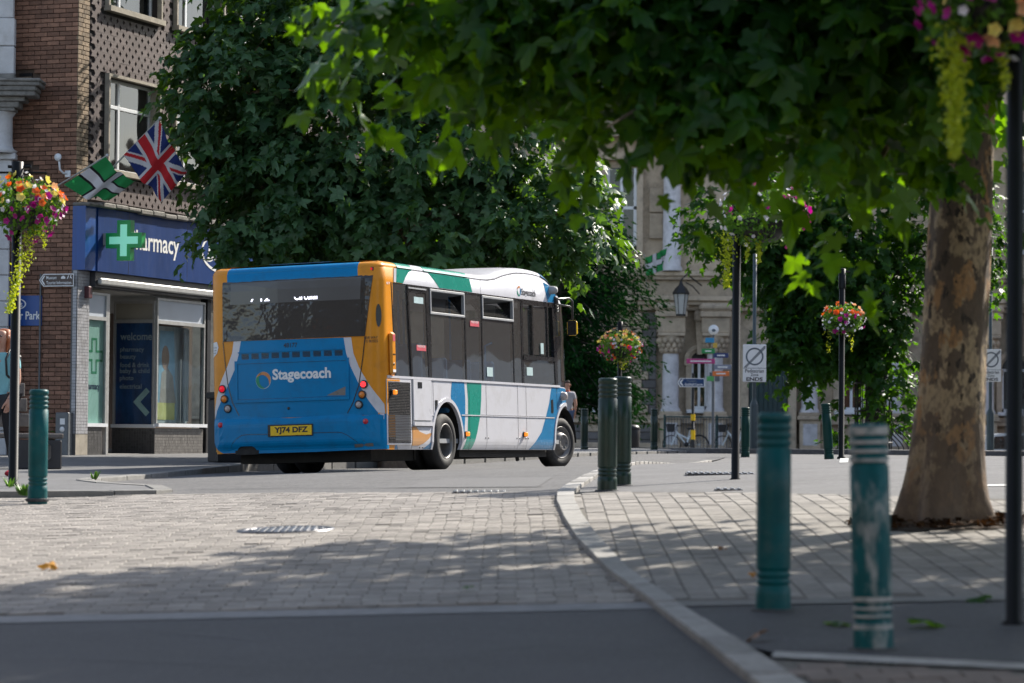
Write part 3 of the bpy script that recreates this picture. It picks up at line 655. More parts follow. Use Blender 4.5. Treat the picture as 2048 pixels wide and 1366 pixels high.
# signs and fittings on the side wall: things of their own
PHL, PHR = (-7.0785, 50.0, 1.19), (0, 0, R(69.5))
S1 = thing('wall_sign', 'blue car park sign low on the brick side wall behind the basket pole', 'sign', PHL, PHR)
BW = lambda a, b_, o: (-.49-o, a, b_)        # print on the side wall: a grows to the left
BT = lambda a0: (lambda a, b_, o: (-.49-o, a0-a, b_))
b = MB(); b.box(-.49, .60, 2.14, -.475, 1.36, 2.64); b.build('plate', M['fascia_end'], S1)
lettering('Car Park', .18, 2.24, .56, .14, BT(1.36), M['white_print'], S1, .02)
link('logo_oval', drape(blob(.27, 2.50, .20, .10, 28), BT(1.36), M['white_print'], .004, holes=[blob(.27, 2.50, .175, .08, 28)]), S1)
lettering('Boots', .14, 2.45, .26, .1, BT(1.36), M['white_print'], S1, .01)
S2 = thing('direction_sign', 'brown museum and tourist information arrow sign on the brick corner', 'sign', PHL, PHR)
b = MB(); b.box(-.53, -.01, 2.80, -.51, .60, 2.98); b.build('plate', mat('sign_brown', (.06, .035, .03), .4), S2)
BS = lambda a, b_, o: (-.53-o, .60-a, b_)
def rect(x0, z0, x1, z1): return [(x0, z0), (x1, z0), (x1, z1), (x0, z1)]
arrow = [(-.03, 2.89), (.05, 2.995), (.62, 2.995), (.62, 2.785), (.05, 2.785)]
link('border', drape(arrow, BS, M['white_print'], .003, holes=[[(-.012, 2.89), (.058, 2.98), (.605, 2.98), (.605, 2.80), (.058, 2.80)]]), S2)
lettering('Museum', .105, 2.905, .19, .055, BS, M['white_print'], S2, .01); lettering('Tourist Information', .105, 2.82, .47, .055, BS, M['white_print'], S2, .01)
link('chevron', drape([(.005, 2.89), (.06, 2.965), (.085, 2.965), (.035, 2.89), (.085, 2.815), (.06, 2.815)], BS, M['white_print'], .003), S2)
link('museum_symbol', drape([(.38, 2.91), (.46, 2.91), (.46, 2.94), (.42, 2.965), (.38, 2.94)], BS, M['white_print'], .003), S2)
link('walker_symbol', drape([(.49, 2.91), (.51, 2.91), (.53, 2.965), (.515, 2.965)], BS, M['white_print'], .003), S2)
link('walker_symbol', drape([(.54, 2.91), (.555, 2.93), (.575, 2.91), (.585, 2.92), (.568, 2.945), (.572, 2.97), (.555, 2.97), (.553, 2.945)], BS, M['white_print'], .003), S2)
b = MB(); b.tube([(-.50, .62, .9), (-.50, .62, 3.0)], .016, 8); tag(b.build('conduit', M['grey_metal'], None, PHL, PHR), 'thin grey conduit running down the brick side wall', 'pipe')
A1 = thing('alarm_bell', 'round white alarm disc on a bent arm on the brick wall', 'alarm', PHL, PHR)
b = MB(); b.rev([(0, 0), (.055, 0), (.065, -.012), (.06, -.035), (0, -.04)], 20, axis='x', c=(-.62, .25, 4.92)); b.build('disc', M['upvc'], A1)
b = MB(); b.tube([(-.60, .25, 4.86), (-.60, .23, 4.72), (-.56, .19, 4.66), (-.46, .16, 4.66)], .018, 8); b.bbox(-.49, .1, 4.6, -.45, .2, 4.71, .006); b.build('arm', M['upvc'], A1)
K1 = thing('cable_box', 'tall dented grey metal cable box standing at the foot of the brick wall', 'cabinet', PHL, PHR)
b = MB(); b.bbox(-.66, -.02, -.02, -.49, .22, .70, .012); b.build('body', M['grey_metal'], K1)
b = MB(); b.box(-.664, .04, .50, -.658, .13, .60); b.build('notice', M['white_print'], K1)
b = MB(); b.rev([(0, -.664), (.045, -.664), (.045, -.658)], 16, axis='x', c=(0, .09, .42)); b.build('disc_label', M['white_print'], K1)

# ------------------------------------------------------------------ stone building at the left edge
SB = thing('stone_building', 'pale limestone building with a dark weathered cornice at the left edge', 'building', (-8.34, 49.6, 1.15))
b = MB(); b.box(-6, .05, -.3, -.05, 8, 9.5); b.build('core', M['limestone'], SB)
z = 0.; k = 0
while z < 4.3:
    h_ = .43; b = MB(); b.bbox(-.95+(k % 2)*.1, 0, z, .0, .06, z+h_-.012, .01); b.build('stone_block', M['limestone'], SB)
    b = MB(); b.bbox(-2.6, 0, z, -.965+(k % 2)*.1, .06, z+h_-.012, .01); b.build('stone_block', M['limestone'], SB)
    z += h_; k += 1
def course(x1, z0, z1, y0=-.05, m='limestone', b_=.012): b_m = MB(); b_m.bbox(-2.6, y0, z0, x1, .1, z1, b_); return b_m.build('pedestal_course', M[m], SB)
course(.0, 4.31, 4.70, -.02); course(.035, 4.70, 4.92, -.05); course(.10, 4.92, 5.02, -.12); 
b = MB(); b.rev([(.30, 5.02), (.33, 5.06), (.27, 5.10), (.25, 5.16), (.245, 5.62), (.27, 5.66), (.30, 5.70)], 24, c=(-.22, .0, 0)); b.build('column_shaft', M['limestone'], SB)
course(.10, 5.70, 5.76, -.28, 'weathered'); course(.18, 5.76, 5.86, -.30, 'weathered'); course(.28, 5.86, 5.94, -.34, 'weathered')
for i, (xx, z0, z1) in enumerate(((.46, 5.94, 6.02), (.48, 6.02, 6.10), (.54, 6.10, 6.17), (.56, 6.17, 6.22))):
    b = MB(); b.bbox(-2.6, -.45-i*.03, z0, xx, .1, z1, .012); b.build('cornice', M['weathered'], SB)
course(.06, 6.22, 6.34, -.1, 'weathered'); 
for i in range(7):
    z0 = 6.34+i*.47; b = MB(); b.bbox(-.85, -.04 if i > 1 else -.08, z0, .02 if i > 1 else .05, .1, z0+.458, .012); b.build('stone_block', M['limestone'], SB)
    b = MB(); b.bbox(-2.6, .0, z0, -.86, .1, z0+.458, .012); b.build('stone_block', M['limestone'], SB)

# ------------------------------------------------------------------ town hall
TY = 118.0
TH = thing('town_hall', 'ornate stone town hall with marble columns and arched windows across the end of the street', 'building', (0, TY, 0))
b = MB(); b.box(-14, .9, 0, 34, 14, 18); b.build('wall', M['stone'], TH)
def blk(name, x0, z0, x1, z1, y0, y1=.95, m='stone', bv=.02): b_ = MB(); b_.bbox(x0, y0, z0, x1, y1, z1, bv); return b_.build(name, M[m], TH)
# long horizontal members
def band(z0, z1, y0, x0=-13, x1=34, name='moulding'): return blk(name, x0, z0, x1, z1, y0)
for z0, z1, y0 in ((1.0, 1.5, .45), (2.28, 2.42, .55), (2.42, 2.62, .62), (6.75, 6.95, .45), (6.95, 7.12, .25), (7.12, 7.3, .12), (7.3, 7.95, .5), (7.95, 8.1, .3), (8.1, 8.28, .2), (13.6, 14.2, .1)): band(z0, z1, y0)
# paired bays: column, arched window, column
def arch_window(cx, wd_, z0, zs, ztop_frame=True):
    wn_ = link('window', None, TH); r_ = wd_/2; b_ = MB(); n = 12
    b_.box(cx-r_, .86, z0, cx+r_, .895, zs); b_.prism([(cx+r_*math.cos(math.pi*i/n), zs+r_*math.sin(math.pi*i/n)) for i in range(n+1)], 'y', .86, .895); b_.build('opening', M['black'], wn_)
    b_ = MB(); o_ = r_+.26
    for (ra, rb_, y0, nm) in ((r_+.02, r_+.13, .62, 0), (r_+.13, r_+.30, .5, 0)):
        for i in range(n):
            a0, a1 = math.pi*i/n, math.pi*(i+1)/n; q = [(cx+ra*math.cos(a0), zs+ra*math.sin(a0)), (cx+rb_*math.cos(a0), zs+rb_*math.sin(a0)), (cx+rb_*math.cos(a1), zs+rb_*math.sin(a1)), (cx+ra*math.cos(a1), zs+ra*math.sin(a1))]
            b_.prism(q, 'y', y0, .96)
    b_.box(cx-r_-.30, .55, zs-.22, cx-r_+.02, .96, zs); b_.box(cx+r_-.02, .55, zs-.22, cx+r_+.30, .96, zs)
    b_.box(cx-r_-.22, .62, z0, cx-r_, .96, zs-.22); b_.box(cx+r_, .62, z0, cx+r_+.22, .96, zs-.22); b_.build('arch_moulding', M['stone'], wn_)
    b_ = MB(); t = .09
    for q in ((cx-r_, z0, cx-r_+t, zs), (cx+r_-t, z0, cx+r_, zs), (cx-r_, z0, cx+r_, z0+.14), (cx-r_, zs-.06, cx+r_, zs+.05), (cx-.05, z0+.14, cx+.05, zs-.06)): b_.box(q[0], .78, q[1], q[2], .85, q[3])
    b_.build('sash_frame', M['upvc'], wn_)
    b_ = MB(); b_.box(cx-r_+.01, .83, z0+.02, cx+r_-.01, .836, zs+.0); b_.build('glass', M['pane'], wn_)
    b_ = MB(); b_.prism([(cx-.10, zs+r_-.1), (cx+.10, zs+r_-.1), (cx+.2, 6.75), (cx-.2, 6.75)], 'y', .35, .9); b_.bbox(cx-.24, .2, 6.3, cx+.24, .5, 6.72, .08); b_.build('keystone', M['stone'], wn_)
    b_ = MB(); b_.bbox(cx-r_-.2, .5, z0-.14, cx+r_+.2, .95, z0, .02); b_.build('sill', M['upvc'], wn_)
def column(cx, z0, z1, r_=.33, y=.35, cap=True):
    c_ = link('column', None, TH); b_ = MB(); b_.rev([(r_*1.18, z0), (r_*1.18, z0+.08), (r_*1.02, z0+.16), (r_, z0+.2), (r_*.96, z1-.75), (r_*.93, z1-.7)], 24, c=(cx, y, 0)); b_.build('shaft', M['marble'], c_)
    b_ = MB(); b_.rev([(r_*.98, z1-.70), (r_*1.05, z1-.66), (r_*.95, z1-.62), (r_*1.1, z1-.4), (r_*1.5, z1-.12), (r_*1.55, z1)], 20, c=(cx, y, 0))
    for i in range(3):
        for k in range(12):
            t = 2*math.pi*(k+.5*(i % 2))/12; rr_ = r_*(1.08+.18*i); b_.sphere((cx+rr_*math.cos(t), y+rr_*math.sin(t), z1-.55+i*.18), .11, 6, 0, (1, 1, 1.2))
    b_.bbox(cx-r_*1.6, y-r_*1.6, z1, cx+r_*1.6, .9, z1+.12, .02); b_.build('capital', M['stone'], c_)
    b_ = MB(); b_.bbox(cx-.46, -.1, 1.0, cx+.46, .9, 1.3, .03); b_.bbox(cx-.40, -.04, 1.3, cx+.40, .9, z0-.3, .02); b_.bbox(cx-.5, -.14, z0-.3, cx+.5, .9, z0-.14, .03); b_.bbox(cx-.44, -.08, z0-.14, cx+.44, .9, z0, .02); b_.build('pedestal', M['stone'], c_)
    b_ = MB(); b_.bbox(cx-.28, -.055, 1.45, cx+.28, -.03, z0-.45, .008); b_.build('inset_panel', M['marble'], c_)
    b_ = MB(); b_.bbox(cx-.55, -.05, z1+.12, cx+.55, .9, z1+.75, .03); b_.bbox(cx-.62, -.14, z1+.75, cx+.62, .9, z1+.98, .03); b_.bbox(cx-.66, -.2, z1+.975, cx+.66, .9, z1+1.30, .12); b_.build('entablature', M['stone'], c_)
for cx_ in (6.27, 8.02, 11.75, 15.1, 18.7): column(cx_, 2.75, 5.72)
arch_window(7.42, .62, 2.83, 4.8)
for cx_ in (3.5, 5.25-1.9, 13.45, 16.9, 19.9): 
    if cx_ != 5.25-1.9: arch_window(cx_, 1.0, 2.83, 4.5)
arch_window(1.2, 1.0, 2.83, 4.5)
# alternating quoins between window and column
for k in range(12):
    z0 = 2.66+k*.335; s_ = .36 if k % 2 else .62
    blk('stone_block', 4.78, z0, 4.78+s_, z0+.322, .55, bv=.03); blk('stone_block', 4.78+s_+.012, z0, 5.72, z0+.322, .62, m='stone_grey', bv=.03)
for k in range(4): 
    z0 = 1.02+k*.30
    blk('stone_block', 4.6, z0, 5.55, z0+.288, .50, m='stone_grey', bv=.03)
    for j in range(5): blk('stone_block', -.6+j*1.02+(k % 2)*.4, z0, -.6+j*1.02+1.0+(k % 2)*.4, z0+.288, .66, m='stone_grey' if (j+k) % 3 else 'stone', bv=.03)
# upper storey: pilaster column, panels, windows
for cx_ in (6.28, 15.3): column_u = None; b = MB(); b.rev([(.42, 8.3), (.42, 8.42), (.36, 8.5), (.33, 13.4)], 24, c=(cx_, .35, 0)); b.build('upper_column', M['marble'], TH)
for x0 in (3.5, 16.3): blk('panel_stone', x0+1.9, 9.6, x0+2.45, 10.6, .7); blk('panel_stone', x0+1.9, 10.65, x0+2.45, 11.6, .7)
def sash(cx, wd_, z0, z1):
    wn_ = link('window', None, TH); b_ = MB(); b_.box(cx-wd_/2, .84, z0, cx+wd_/2, .895, z1); b_.build('opening', M['black'], wn_); b_ = MB(); t = .12
    for q in ((cx-wd_/2, z0, cx-wd_/2+t, z1), (cx+wd_/2-t, z0, cx+wd_/2, z1), (cx-.06, z0, cx+.06, z1), (cx-wd_/2, z0, cx+wd_/2, z0+.2), (cx-wd_/2, (z0+z1)/2, cx+wd_/2, (z0+z1)/2+.12)): b_.box(q[0], .74, q[1], q[2], .83, q[3])
    b_.build('sash_frame', M['upvc'], wn_); b_ = MB(); b_.box(cx-wd_/2+.02, .81, z0+.03, cx+wd_/2-.02, .816, z1-.03); b_.build('glass', M['pane'], wn_)
    b_ = MB(); b_.bbox(cx-wd_/2-.25, .55, z0-.1, cx-wd_/2, .95, z1+.3, .02); b_.bbox(cx+wd_/2, .55, z0-.1, cx+wd_/2+.25, .95, z1+.3, .02); b_.bbox(cx-wd_/2-.25, .5, z1+.3, cx+wd_/2+.25, .95, z1+.6, .02); b_.build('surround', M['stone'], wn_)
for cx_ in (2.6, 4.3, 9.6, 13.0, 17.5, 20.5): sash(cx_, 1.2, 9.1, 12.4)
# green double doors
dr = link('door', None, TH)
b = MB(); b.box(9.35, .3, 1.05, 10.88, .5, 5.0); b.build('leaf', M['door_green'], dr)
b = MB()
for i in range(8): b.bbox(9.38+i*.187, .27, 1.1, 9.55+i*.187, .31, 4.95, .012)
tag(b.build('boards', M['door_green'], dr), kind='stuff')
blk('doorpost', 10.9, 1.05, 11.22, 5.1, .1); blk('doorpost', 9.0, 1.05, 9.33, 5.1, .1)
blk('plaque', 7.78, 3.95, 8.18, 4.3, -.02, .02, 'grey_metal', .005)
# wall lantern hung out over the pavement
LN = thing('wall_lantern', 'six-sided black iron lantern hung out from the town hall front', 'lantern', (6.57, TY-1.2, 6.5)); LN.scale = (.78, .78, .8)
b = MB(); b.rev([(.22, 0), (.24, .04), (.36, 1.0), (.40, 1.04)], 6, smooth=False)
fr = MB()
for k in range(6):
    t = 2*math.pi*k/6; fr.tube([(.22*math.cos(t), .22*math.sin(t), 0), (.37*math.cos(t), .37*math.sin(t), 1.02)], .022, 5)
fr.rev([(.18, -.06), (.24, -.06), (.25, .03), (.2, .03)], 6, smooth=False); fr.build('frame', M['black'], LN)
b.build('glazing', mat('lantern_glass', (.42, .42, .40), .3, .1, 4), LN)
b = MB(); b.rev([(.42, 1.0), (.43, 1.06), (.30, 1.28), (.12, 1.45), (.10, 1.5), (.06, 1.62), (.001, 1.7)], 6, smooth=False); b.build('roof', M['black'], LN)
b = MB(); b.tube([(0, 0, 1.7), (.3, .3, 2.0), (.7, .7, 1.75), (1.1, 1.25, 1.5)], .035, 6); b.tube([(.25, .3, 1.6), (.6, .7, 1.45), (1.0, 1.3, 1.1)], .03, 6); b.build('bracket', M['black'], LN)

# buildings across the street, beyond the right edge of the frame: they show in the bus windows
def terrace(x, y0, y1, h, label, m):
    t = thing('terrace_building', label, 'building', (x, y0, .9)); b_ = MB(); b_.box(0, 0, -1, 9, y1-y0, h); b_.build('wall', m, t)
    n = int((y1-y0)/3.0)
    for k in range(n):
        for zz in (3.9, 6.9):
            if zz+1.6 > h: continue
            b_ = MB(); b_.box(-.03, 1+k*3.0, zz, .02, 2.3+k*3.0, zz+1.7); b_.build('window', M['pane'], t)
    b_ = MB(); b_.box(-.12, .3, 2.3, .0, y1-y0-.3, 2.95); b_.build('shop_sign', M['white_print'] if m != M['limestone'] else M['fascia'], t)
    b_ = MB(); b_.box(-.04, .5, .5, .02, y1-y0-.5, 2.3); b_.build('shopfront', M['pane'], t)
    for k in range(int((y1-y0)/1.9)):
        b_ = MB(); b_.box(-.10, .6+k*1.9, -.2, .0, .95+k*1.9, 2.3); b_.build('pier', M['upvc'] if k % 2 else M['limestone'], t)
        if k % 3 == 1: b_ = MB(); b_.box(-.05, 1.1+k*1.9, .9, -.041, 2.2+k*1.9, 1.9); b_.build('window_bill', M['white_print'] if k % 2 else M['fascia'], t)
    return t
for k_, (x_, y0_, y1_, h_, m_, lb_) in enumerate(((-22, -46, -34, 10, 'brick', 'dark red brick house closing the street behind the camera, left one'), (-9, -46, -34, 9, 'stone', 'pale stone house closing the street behind the camera'), (4, -46, -34, 10, 'brick', 'dark red brick house closing the street behind the camera, right one'), (17, -46, -34, 9, 'stone', 'pale stone house closing the street behind the camera, rightmost'), (-21, -30, -12, 9, 'stone_grey', 'grey stone house on the left side of the street behind the camera'), (-21, -11, 8, 9, 'stone', 'pale house on the left side of the street beside the camera'), (-20, 9, 26, 8, 'stone_grey', 'grey stone house on the left side of the street outside the frame'))):
    t = thing('unseen_house', lb_, 'building', (x_, y0_, -1.0)); b_ = MB(); b_.box(0, 0, 0, 11, y1_-y0_, h_+1); b_.build('wall', M[m_], t)  # unseen houses added so the bus rear reflects walls instead of sky
    for q in range(3):
        for zz in (1.6, 4.5, 7.6):
            b_ = MB()
            if k_ < 4: b_.box(1.2+q*3.3, y1_-y0_-.02, zz, 2.6+q*3.3, y1_-y0_+.03, zz+1.8)
            else: b_.box(10.97, 1.5+q*5, zz, 11.03, 3.2+q*5, zz+1.8)
            b_.build('window', M['pane'], t)
terrace(26, 63, 112, 9.5, 'brown brick terrace far along the right side outside the frame', M['brick'])
terrace(15.5, 24, 36, 8.5, 'dark red brick terrace across the street outside the frame, nearer one', M['brick'])
terrace(15.5, 36.2, 47, 7.5, 'pale stone terrace across the street outside the frame', M['limestone'])
terrace(16.0, 47.2, 62, 8.5, 'dark red brick terrace across the street outside the frame, farther one', M['brick'])
# ------------------------------------------------------------------ bus (local x forward from the rear axle, y left, z up)
M['b_blue'] = mat('b_blue', (.0, .205, .46), .32, .05, 3, coat=.06, spec=.18, stain=(.02, .11, .22), sscale=5, samt=.35)
M['b_blue2'] = mat('b_blue2', (.015, .19, .40), .24, .05, 3, coat=.25, stain=(.05, .12, .22), sscale=5, samt=.3)
M['b_orange'] = mat('b_orange', (.74, .285, .018), .3, .05, 3, coat=.1, spec=.25, stain=(.38, .15, .03), sscale=4, samt=.3)
M['b_white'] = mat('b_white', (.62, .62, .66), .28, .05, 3, coat=.25, stain=(.40, .39, .385), sscale=3, samt=.45)
M['b_green'] = mat('b_green', (.01, .27, .20), .24, .05, 3, coat=.5)
M['b_tan'] = mat('b_tan', (.58, .29, .10), .3, .05, 3, coat=.3)
M['b_black'] = mat('b_black', (.014, .013, .013), .25, .2, 5, coat=.3)
M['b_rubber'] = mat('b_rubber', (.02, .02, .021), .75, .25, 12, .3, 80, stain=(.07, .065, .06), sscale=9, samt=.5)
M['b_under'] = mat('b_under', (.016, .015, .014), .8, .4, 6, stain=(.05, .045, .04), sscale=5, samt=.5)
M['b_rim'] = mat('b_rim', (.20, .195, .19), .45, .25, 12, metal=.5, stain=(.09, .08, .07), sscale=12, samt=.6)
M['b_glass'] = glass_mat('b_glass', (.6, .61, .61), 1.15, .22, (.24, .235, .225))
M['b_rearglass'] = mat('b_rearglass', (.024, .024, .025), .06, .1, 1.2, bump=.6, bs=1.6, bd=.12, spec=.6)
M['b_display'] = mat('b_display', (.10, .10, .10), .12, .08, 2, spec=.45)
M['b_seat'] = mat('b_seat', (.03, .16, .36), .8, .2, 12); M['b_trim'] = mat('b_trim', (.3, .31, .32), .6, .1)
M['b_pole'] = mat('b_pole', (.03, .28, .60), .35, .1)
M['b_print'] = mat('b_print', (.02, .02, .03), .5)
M['red_lens'] = emit_mat('red_lens', (.75, .005, .02), .3); M['red_lit'] = emit_mat('red_lit', (1., .05, .06), 1.2); M['red_dull'] = mat('red_dull', (.5, .01, .03), .2, .1, coat=.5)
M['amber'] = mat('amber', (.75, .22, .015), .2, .1, coat=.5); M['amber_lit'] = emit_mat('amber_lit', (.9, .25, .02), .5); M['clear_lens'] = mat('clear_lens', (.42, .36, .34), .15, .4, 60, coat=.5)
M['plate_yellow'] = mat('plate_yellow', (.88, .56, .01), .35, .1, 20)
BUS = thing('bus', 'small single-decker bus in blue, orange, white and green livery, seen from behind', 'bus', (-2.0318, 41.166, 1.0397), (R(-2.0), 0, R(68.1)))
HW = 1.25; BELT, WTOP = 1.215, 2.455; WB = 4.6
def hwx(x, z=1.):
    """half width along the length: rounded front corners"""
    if x < 4.45: w_ = HW
    elif x >= 5.2: w_ = .62
    else: w_ = .62+.63*math.sqrt(max(0, 1-((x-4.45)/.75)**2))
    if z < .42: w_ -= .035*((.42-z)/.15)**2
    return w_
def xr(y, z):
    """rear face"""
    t = abs(y)
    if t < .95: x = -2.155+.05*(t/.95)**2
    else: x = -1.90-.205*math.sqrt(max(0, 1-((min(t, 1.249)-.95)/.30)**2))
    if z > 2.40: x += .09*((z-2.40)/.33)**2
    if z > 1.6: x += .02*(min(z, 2.4)-1.6)
    return x
def roof(x): return float(np.interp(x, [-2.2, -1.9, 0, 1.3, 1.6, 1.9, 2.18, 2.45, 2.69, 3.03, 3.4, 3.68, 3.9, 4.09, 4.35, 4.6, 4.9], [2.715, 2.738, 2.742, 2.738, 2.745, 2.778, 2.838, 2.878, 2.905, 2.92, 2.92, 2.905, 2.865, 2.79, 2.645, 2.50, 2.47]))
SD = lambda a, b_, o: (a, -(hwx(a, b_)+o), b_)
SDL = lambda a, b_, o: (a, (hwx(a, b_)+o), b_)
RE = lambda a, b_, o: (xr(a, b_)-o, a, b_)
def bm_side(name, poly, m, off=.003, thick=0., holes=(), parent=None, ca=(), cb=()):
    xs = [p[0] for p in poly]; ca = list(ca)+[c for c in np.arange(4.45, 5.2, .08) if min(xs) < c < max(xs)]
    zs = [p[1] for p in poly]; cb = list(cb)+[c for c in (.30, .34, .38, .42) if min(zs) < c < max(zs)]
    return link(name, drape(poly, SD, M[m], off, thick, holes, ca, cb), parent if parent is not None else body)
def bm_rear(name, poly, m, off=.003, thick=0., holes=(), parent=None):
    ca = [c for c in list(np.arange(-.9, .91, .18))+[s*c for s in (1, -1) for c in (1.0, 1.05, 1.1, 1.15, 1.19, 1.22)] if min(p[0] for p in poly) < c < max(p[0] for p in poly)]
    cb = [c for c in (1.6, 2.4, 2.5, 2.6, 2.68) if min(p[1] for p in poly) < c < max(p[1] for p in poly)]
    return link(name, drape(poly, RE, M[m], off, thick, holes, ca, cb, smooth=False), parent if parent is not None else body)
# --- shell: roof + rear + front
ycol = [0, -.3, -.6, -.8, -.95, -1.03, -1.1, -1.16, -1.20, -1.23, -1.2485]
def outline(z):
    pts = [(xr(y, z), y) for y in ycol]
    pts += [(x, -1.25) for x in (-1.86, -1.80, -1.72, -1.66)]
    for x in list(np.arange(-1.5, 4.4, .145)): pts.append((x, -1.25))
    fs = 5.2-.22*max(0, (z-1.3)/1.15)
    for x in np.linspace(4.45, fs, 9): pts.append((x, -hwx(4.45+(x-4.45)*(.75/(fs-4.45)))))
    for y in (-.5, -.25, 0): pts.append((fs+.05*(1-(y/.6)**2), y))
    return pts
rear_n = len(ycol)+4
def inset(pts, d):
    out = []
    for i, (x, y) in enumerate(pts):
        a = pts[max(0, i-1)]; b_ = pts[min(len(pts)-1, i+1)]; tx, ty = b_[0]-a[0], b_[1]-a[1]; l = math.hypot(tx, ty); nx, ny = -ty/l, tx/l
        if i == 0: nx, ny = 1, 0
        if i == len(pts)-1: nx, ny = -1, 0
        px, py = x+nx*d, y+ny*d
        out.append((px, min(py, -.0) if i not in (0, len(pts)-1) else 0))
    return out
rings = []
O0 = outline(WTOP)
def rz(x, dz): return max(WTOP+.001, roof(x)+dz)
for ins, dz in ((0, None), (0, -.095), (.010, -.088), (.006, -.08), (.018, -.055), (.05, -.024), (.11, -.006), (.30, .008), (.8, .02)):
    P_ = inset(O0, ins) if ins else O0
    rings.append([(x, y, WTOP if dz is None else rz(O0[i][0], dz)) for i, (x, y) in enumerate(P_)])
v = []; f = []; fm = []; nO = len(O0)
MATS = [M['b_white'], M['b_orange'], M['b_blue'], M['b_black']]
for side in (1, -1):
    o = len(v)
    for rg in rings: v += [(x, y*side, z) for x, y, z in rg]
    for j in range(len(rings)-1):
        for i in range(nO-1):
            q = (o+j*nO+i, o+j*nO+i+1, o+(j+1)*nO+i+1, o+(j+1)*nO+i); f.append(q if side == 1 else q[::-1])
            fm.append(1 if i < rear_n+1 and i >= 4 else (0 if i >= 4 else 2))
    if side == 1: o1 = o
k = len(rings)-1
for i in range(nO-1): a, b_ = o1+k*nO+i, o+k*nO+i; f.append((a, a+1, b_+1, b_)); fm.append(0)
body = link('body', mesh_from(v, f, MATS, fm, smooth=True), BUS)
bm = bmesh.new(); bm.from_mesh(body.data); bmesh.ops.remove_doubles(bm, verts=bm.verts[:], dist=.0004); bmesh.ops.recalc_face_normals(bm, faces=bm.faces[:]); bm.to_mesh(body.data); bm.free()
# rear shell
v = []; f = []; zl = [.27, .33, .40, .5, .6, .75, .9, 1.1, 1.3, 1.5, 1.7, 1.9, 2.1, 2.3, 2.40, WTOP]
yy = [y for y in ycol]; cols = [-y for y in yy[::-1]]+yy[1:]
for z in zl:
    ring = [(xr(y, z), y) for y in cols]; ring = [(x, 1.25) for x in (-1.66, -1.72, -1.80, -1.86)]+ring+[(x, -1.25) for x in (-1.86, -1.80, -1.72, -1.66)]
    v += [(x, y*(1-.02*max(0, (.42-z)/.15)), z) for x, y in ring]
n = len(ring)
for j in range(len(zl)-1):
    for i in range(n-1): f.append((j*n+i, j*n+i+1, (j+1)*n+i+1, (j+1)*n+i))
rear = link('rear_shell', mesh_from(v, f, [M['b_orange']], smooth=True), BUS)
bm = bmesh.new(); bm.from_mesh(rear.data); bmesh.ops.recalc_face_normals(bm, faces=bm.faces[:]); bm.to_mesh(rear.data); bm.free()
# front below the windscreen, and windscreen
v = []; f = []; zl = [.27, .5, .8, 1.05, 1.3]
xs = list(np.linspace(4.9, 5.2, 8))
for z in zl:
    ring = [(x, -hwx(x)) for x in xs]+[(5.2+.05*(1-(y/.62)**2), y) for y in (-.4, 0, .4)]+[(x, hwx(x)) for x in xs[::-1]]; v += [(x, y, z) for x, y in ring]
n = len(ring)
for j in range(len(zl)-1):
    for i in range(n-1): f.append((j*n+i, j*n+i+1, (j+1)*n+i+1, (j+1)*n+i))
link('front_panel', mesh_from(v, f, [M['b_blue2']], smooth=True), BUS)
v = []; f = []
for z in (1.3, 1.9, WTOP):
    fs = 5.2-.22*(z-1.3)/1.155; x0 = 4.40-.10*(z-1.3)
    ring = []
    for x in np.linspace(4.45, fs, 8): ring.append((x, -hwx(4.45+(x-4.45)*(.75/(fs-4.45)))))
    ring = ring+[(fs+.05*(1-(y/.62)**2), y) for y in (-.4, 0, .4)]+[(x, -y) for x, y in ring[::-1]]; v += [(x, y, z) for x, y in ring]
n = len(ring)
for j in range(2):
    for i in range(n-1): f.append((j*n+i, j*n+i+1, (j+1)*n+i+1, (j+1)*n+i))
link('windscreen', mesh_from(v, f, [M['b_glass']], smooth=True), BUS)
# --- lower side panels with wheel arches
def arch(cx, r_, z0, n=16, rz=None):
    rz = rz or r_; a0 = math.asin(min(1, max(-1, (z0-.40)/rz)))
    return [(cx+r_*math.cos(t), .40+rz*math.sin(t)) for t in np.linspace(math.pi-a0, a0, n)]
low = [(-1.66, .27)]+arch(.06, .50, .27, rz=.52)+arch(4.60, .47, .27, rz=.53)+[(5.05, .27)]
low = [(-1.66, .27)]+arch(.06, .50, .27, rz=.52)+arch(4.60, .47, .27, rz=.53)[:]
endx = low[-1][0]
low += [(5.12, .27), (5.12, 1.06), (4.9, 1.15), (4.6, 1.205), (4.3, BELT), (-1.66, BELT)] if endx < 5.1 else []
for fn, nm in ((SD, 'side_panel'), (SDL, 'side_panel')):
    sp_ = link(nm, drape(low, fn, M['b_white'], 0., .03, (), [c for c in np.arange(4.45, 5.12, .07)], [.3, .34, .38, .42, .75]), BUS)
    if fn is SD: side = sp_
# arch lips
for cx_, r1, r2 in ((.06, .50, .52), (4.6, .47, .53)):
    for fn in (SD, SDL):
        ar_in = arch(cx_, r1-.0, .27, 20, r2); ar_out = arch(cx_, r1+.05, .27, 20, r2+.05)
        link('arch_lip', drape(ar_in+ar_out[::-1], fn, M['b_white'], .016, .05, (), [c for c in np.arange(4.45, 5.2, .07)]), BUS)
# white belt strip and waist rail
def strip(z0, z1, x0, x1, off, m, parent, fn=SD):
    return link('trim_strip', drape([(x0, z0), (x1, z0), (x1, z1), (x0, z1)], fn, M[m], off, off, (), [c for c in np.arange(4.45, 5.1, .07) if x0 < c < x1]), parent)
strip(1.20, 1.232, -1.9, 4.36, .014, 'b_white', BUS); strip(.738, .752, .56, 4.1, .01, 'b_white', BUS); strip(.752, .758, .56, 4.1, .002, 'b_black', BUS); strip(.725, .738, -.49, -.39, .008, 'b_white', BUS)
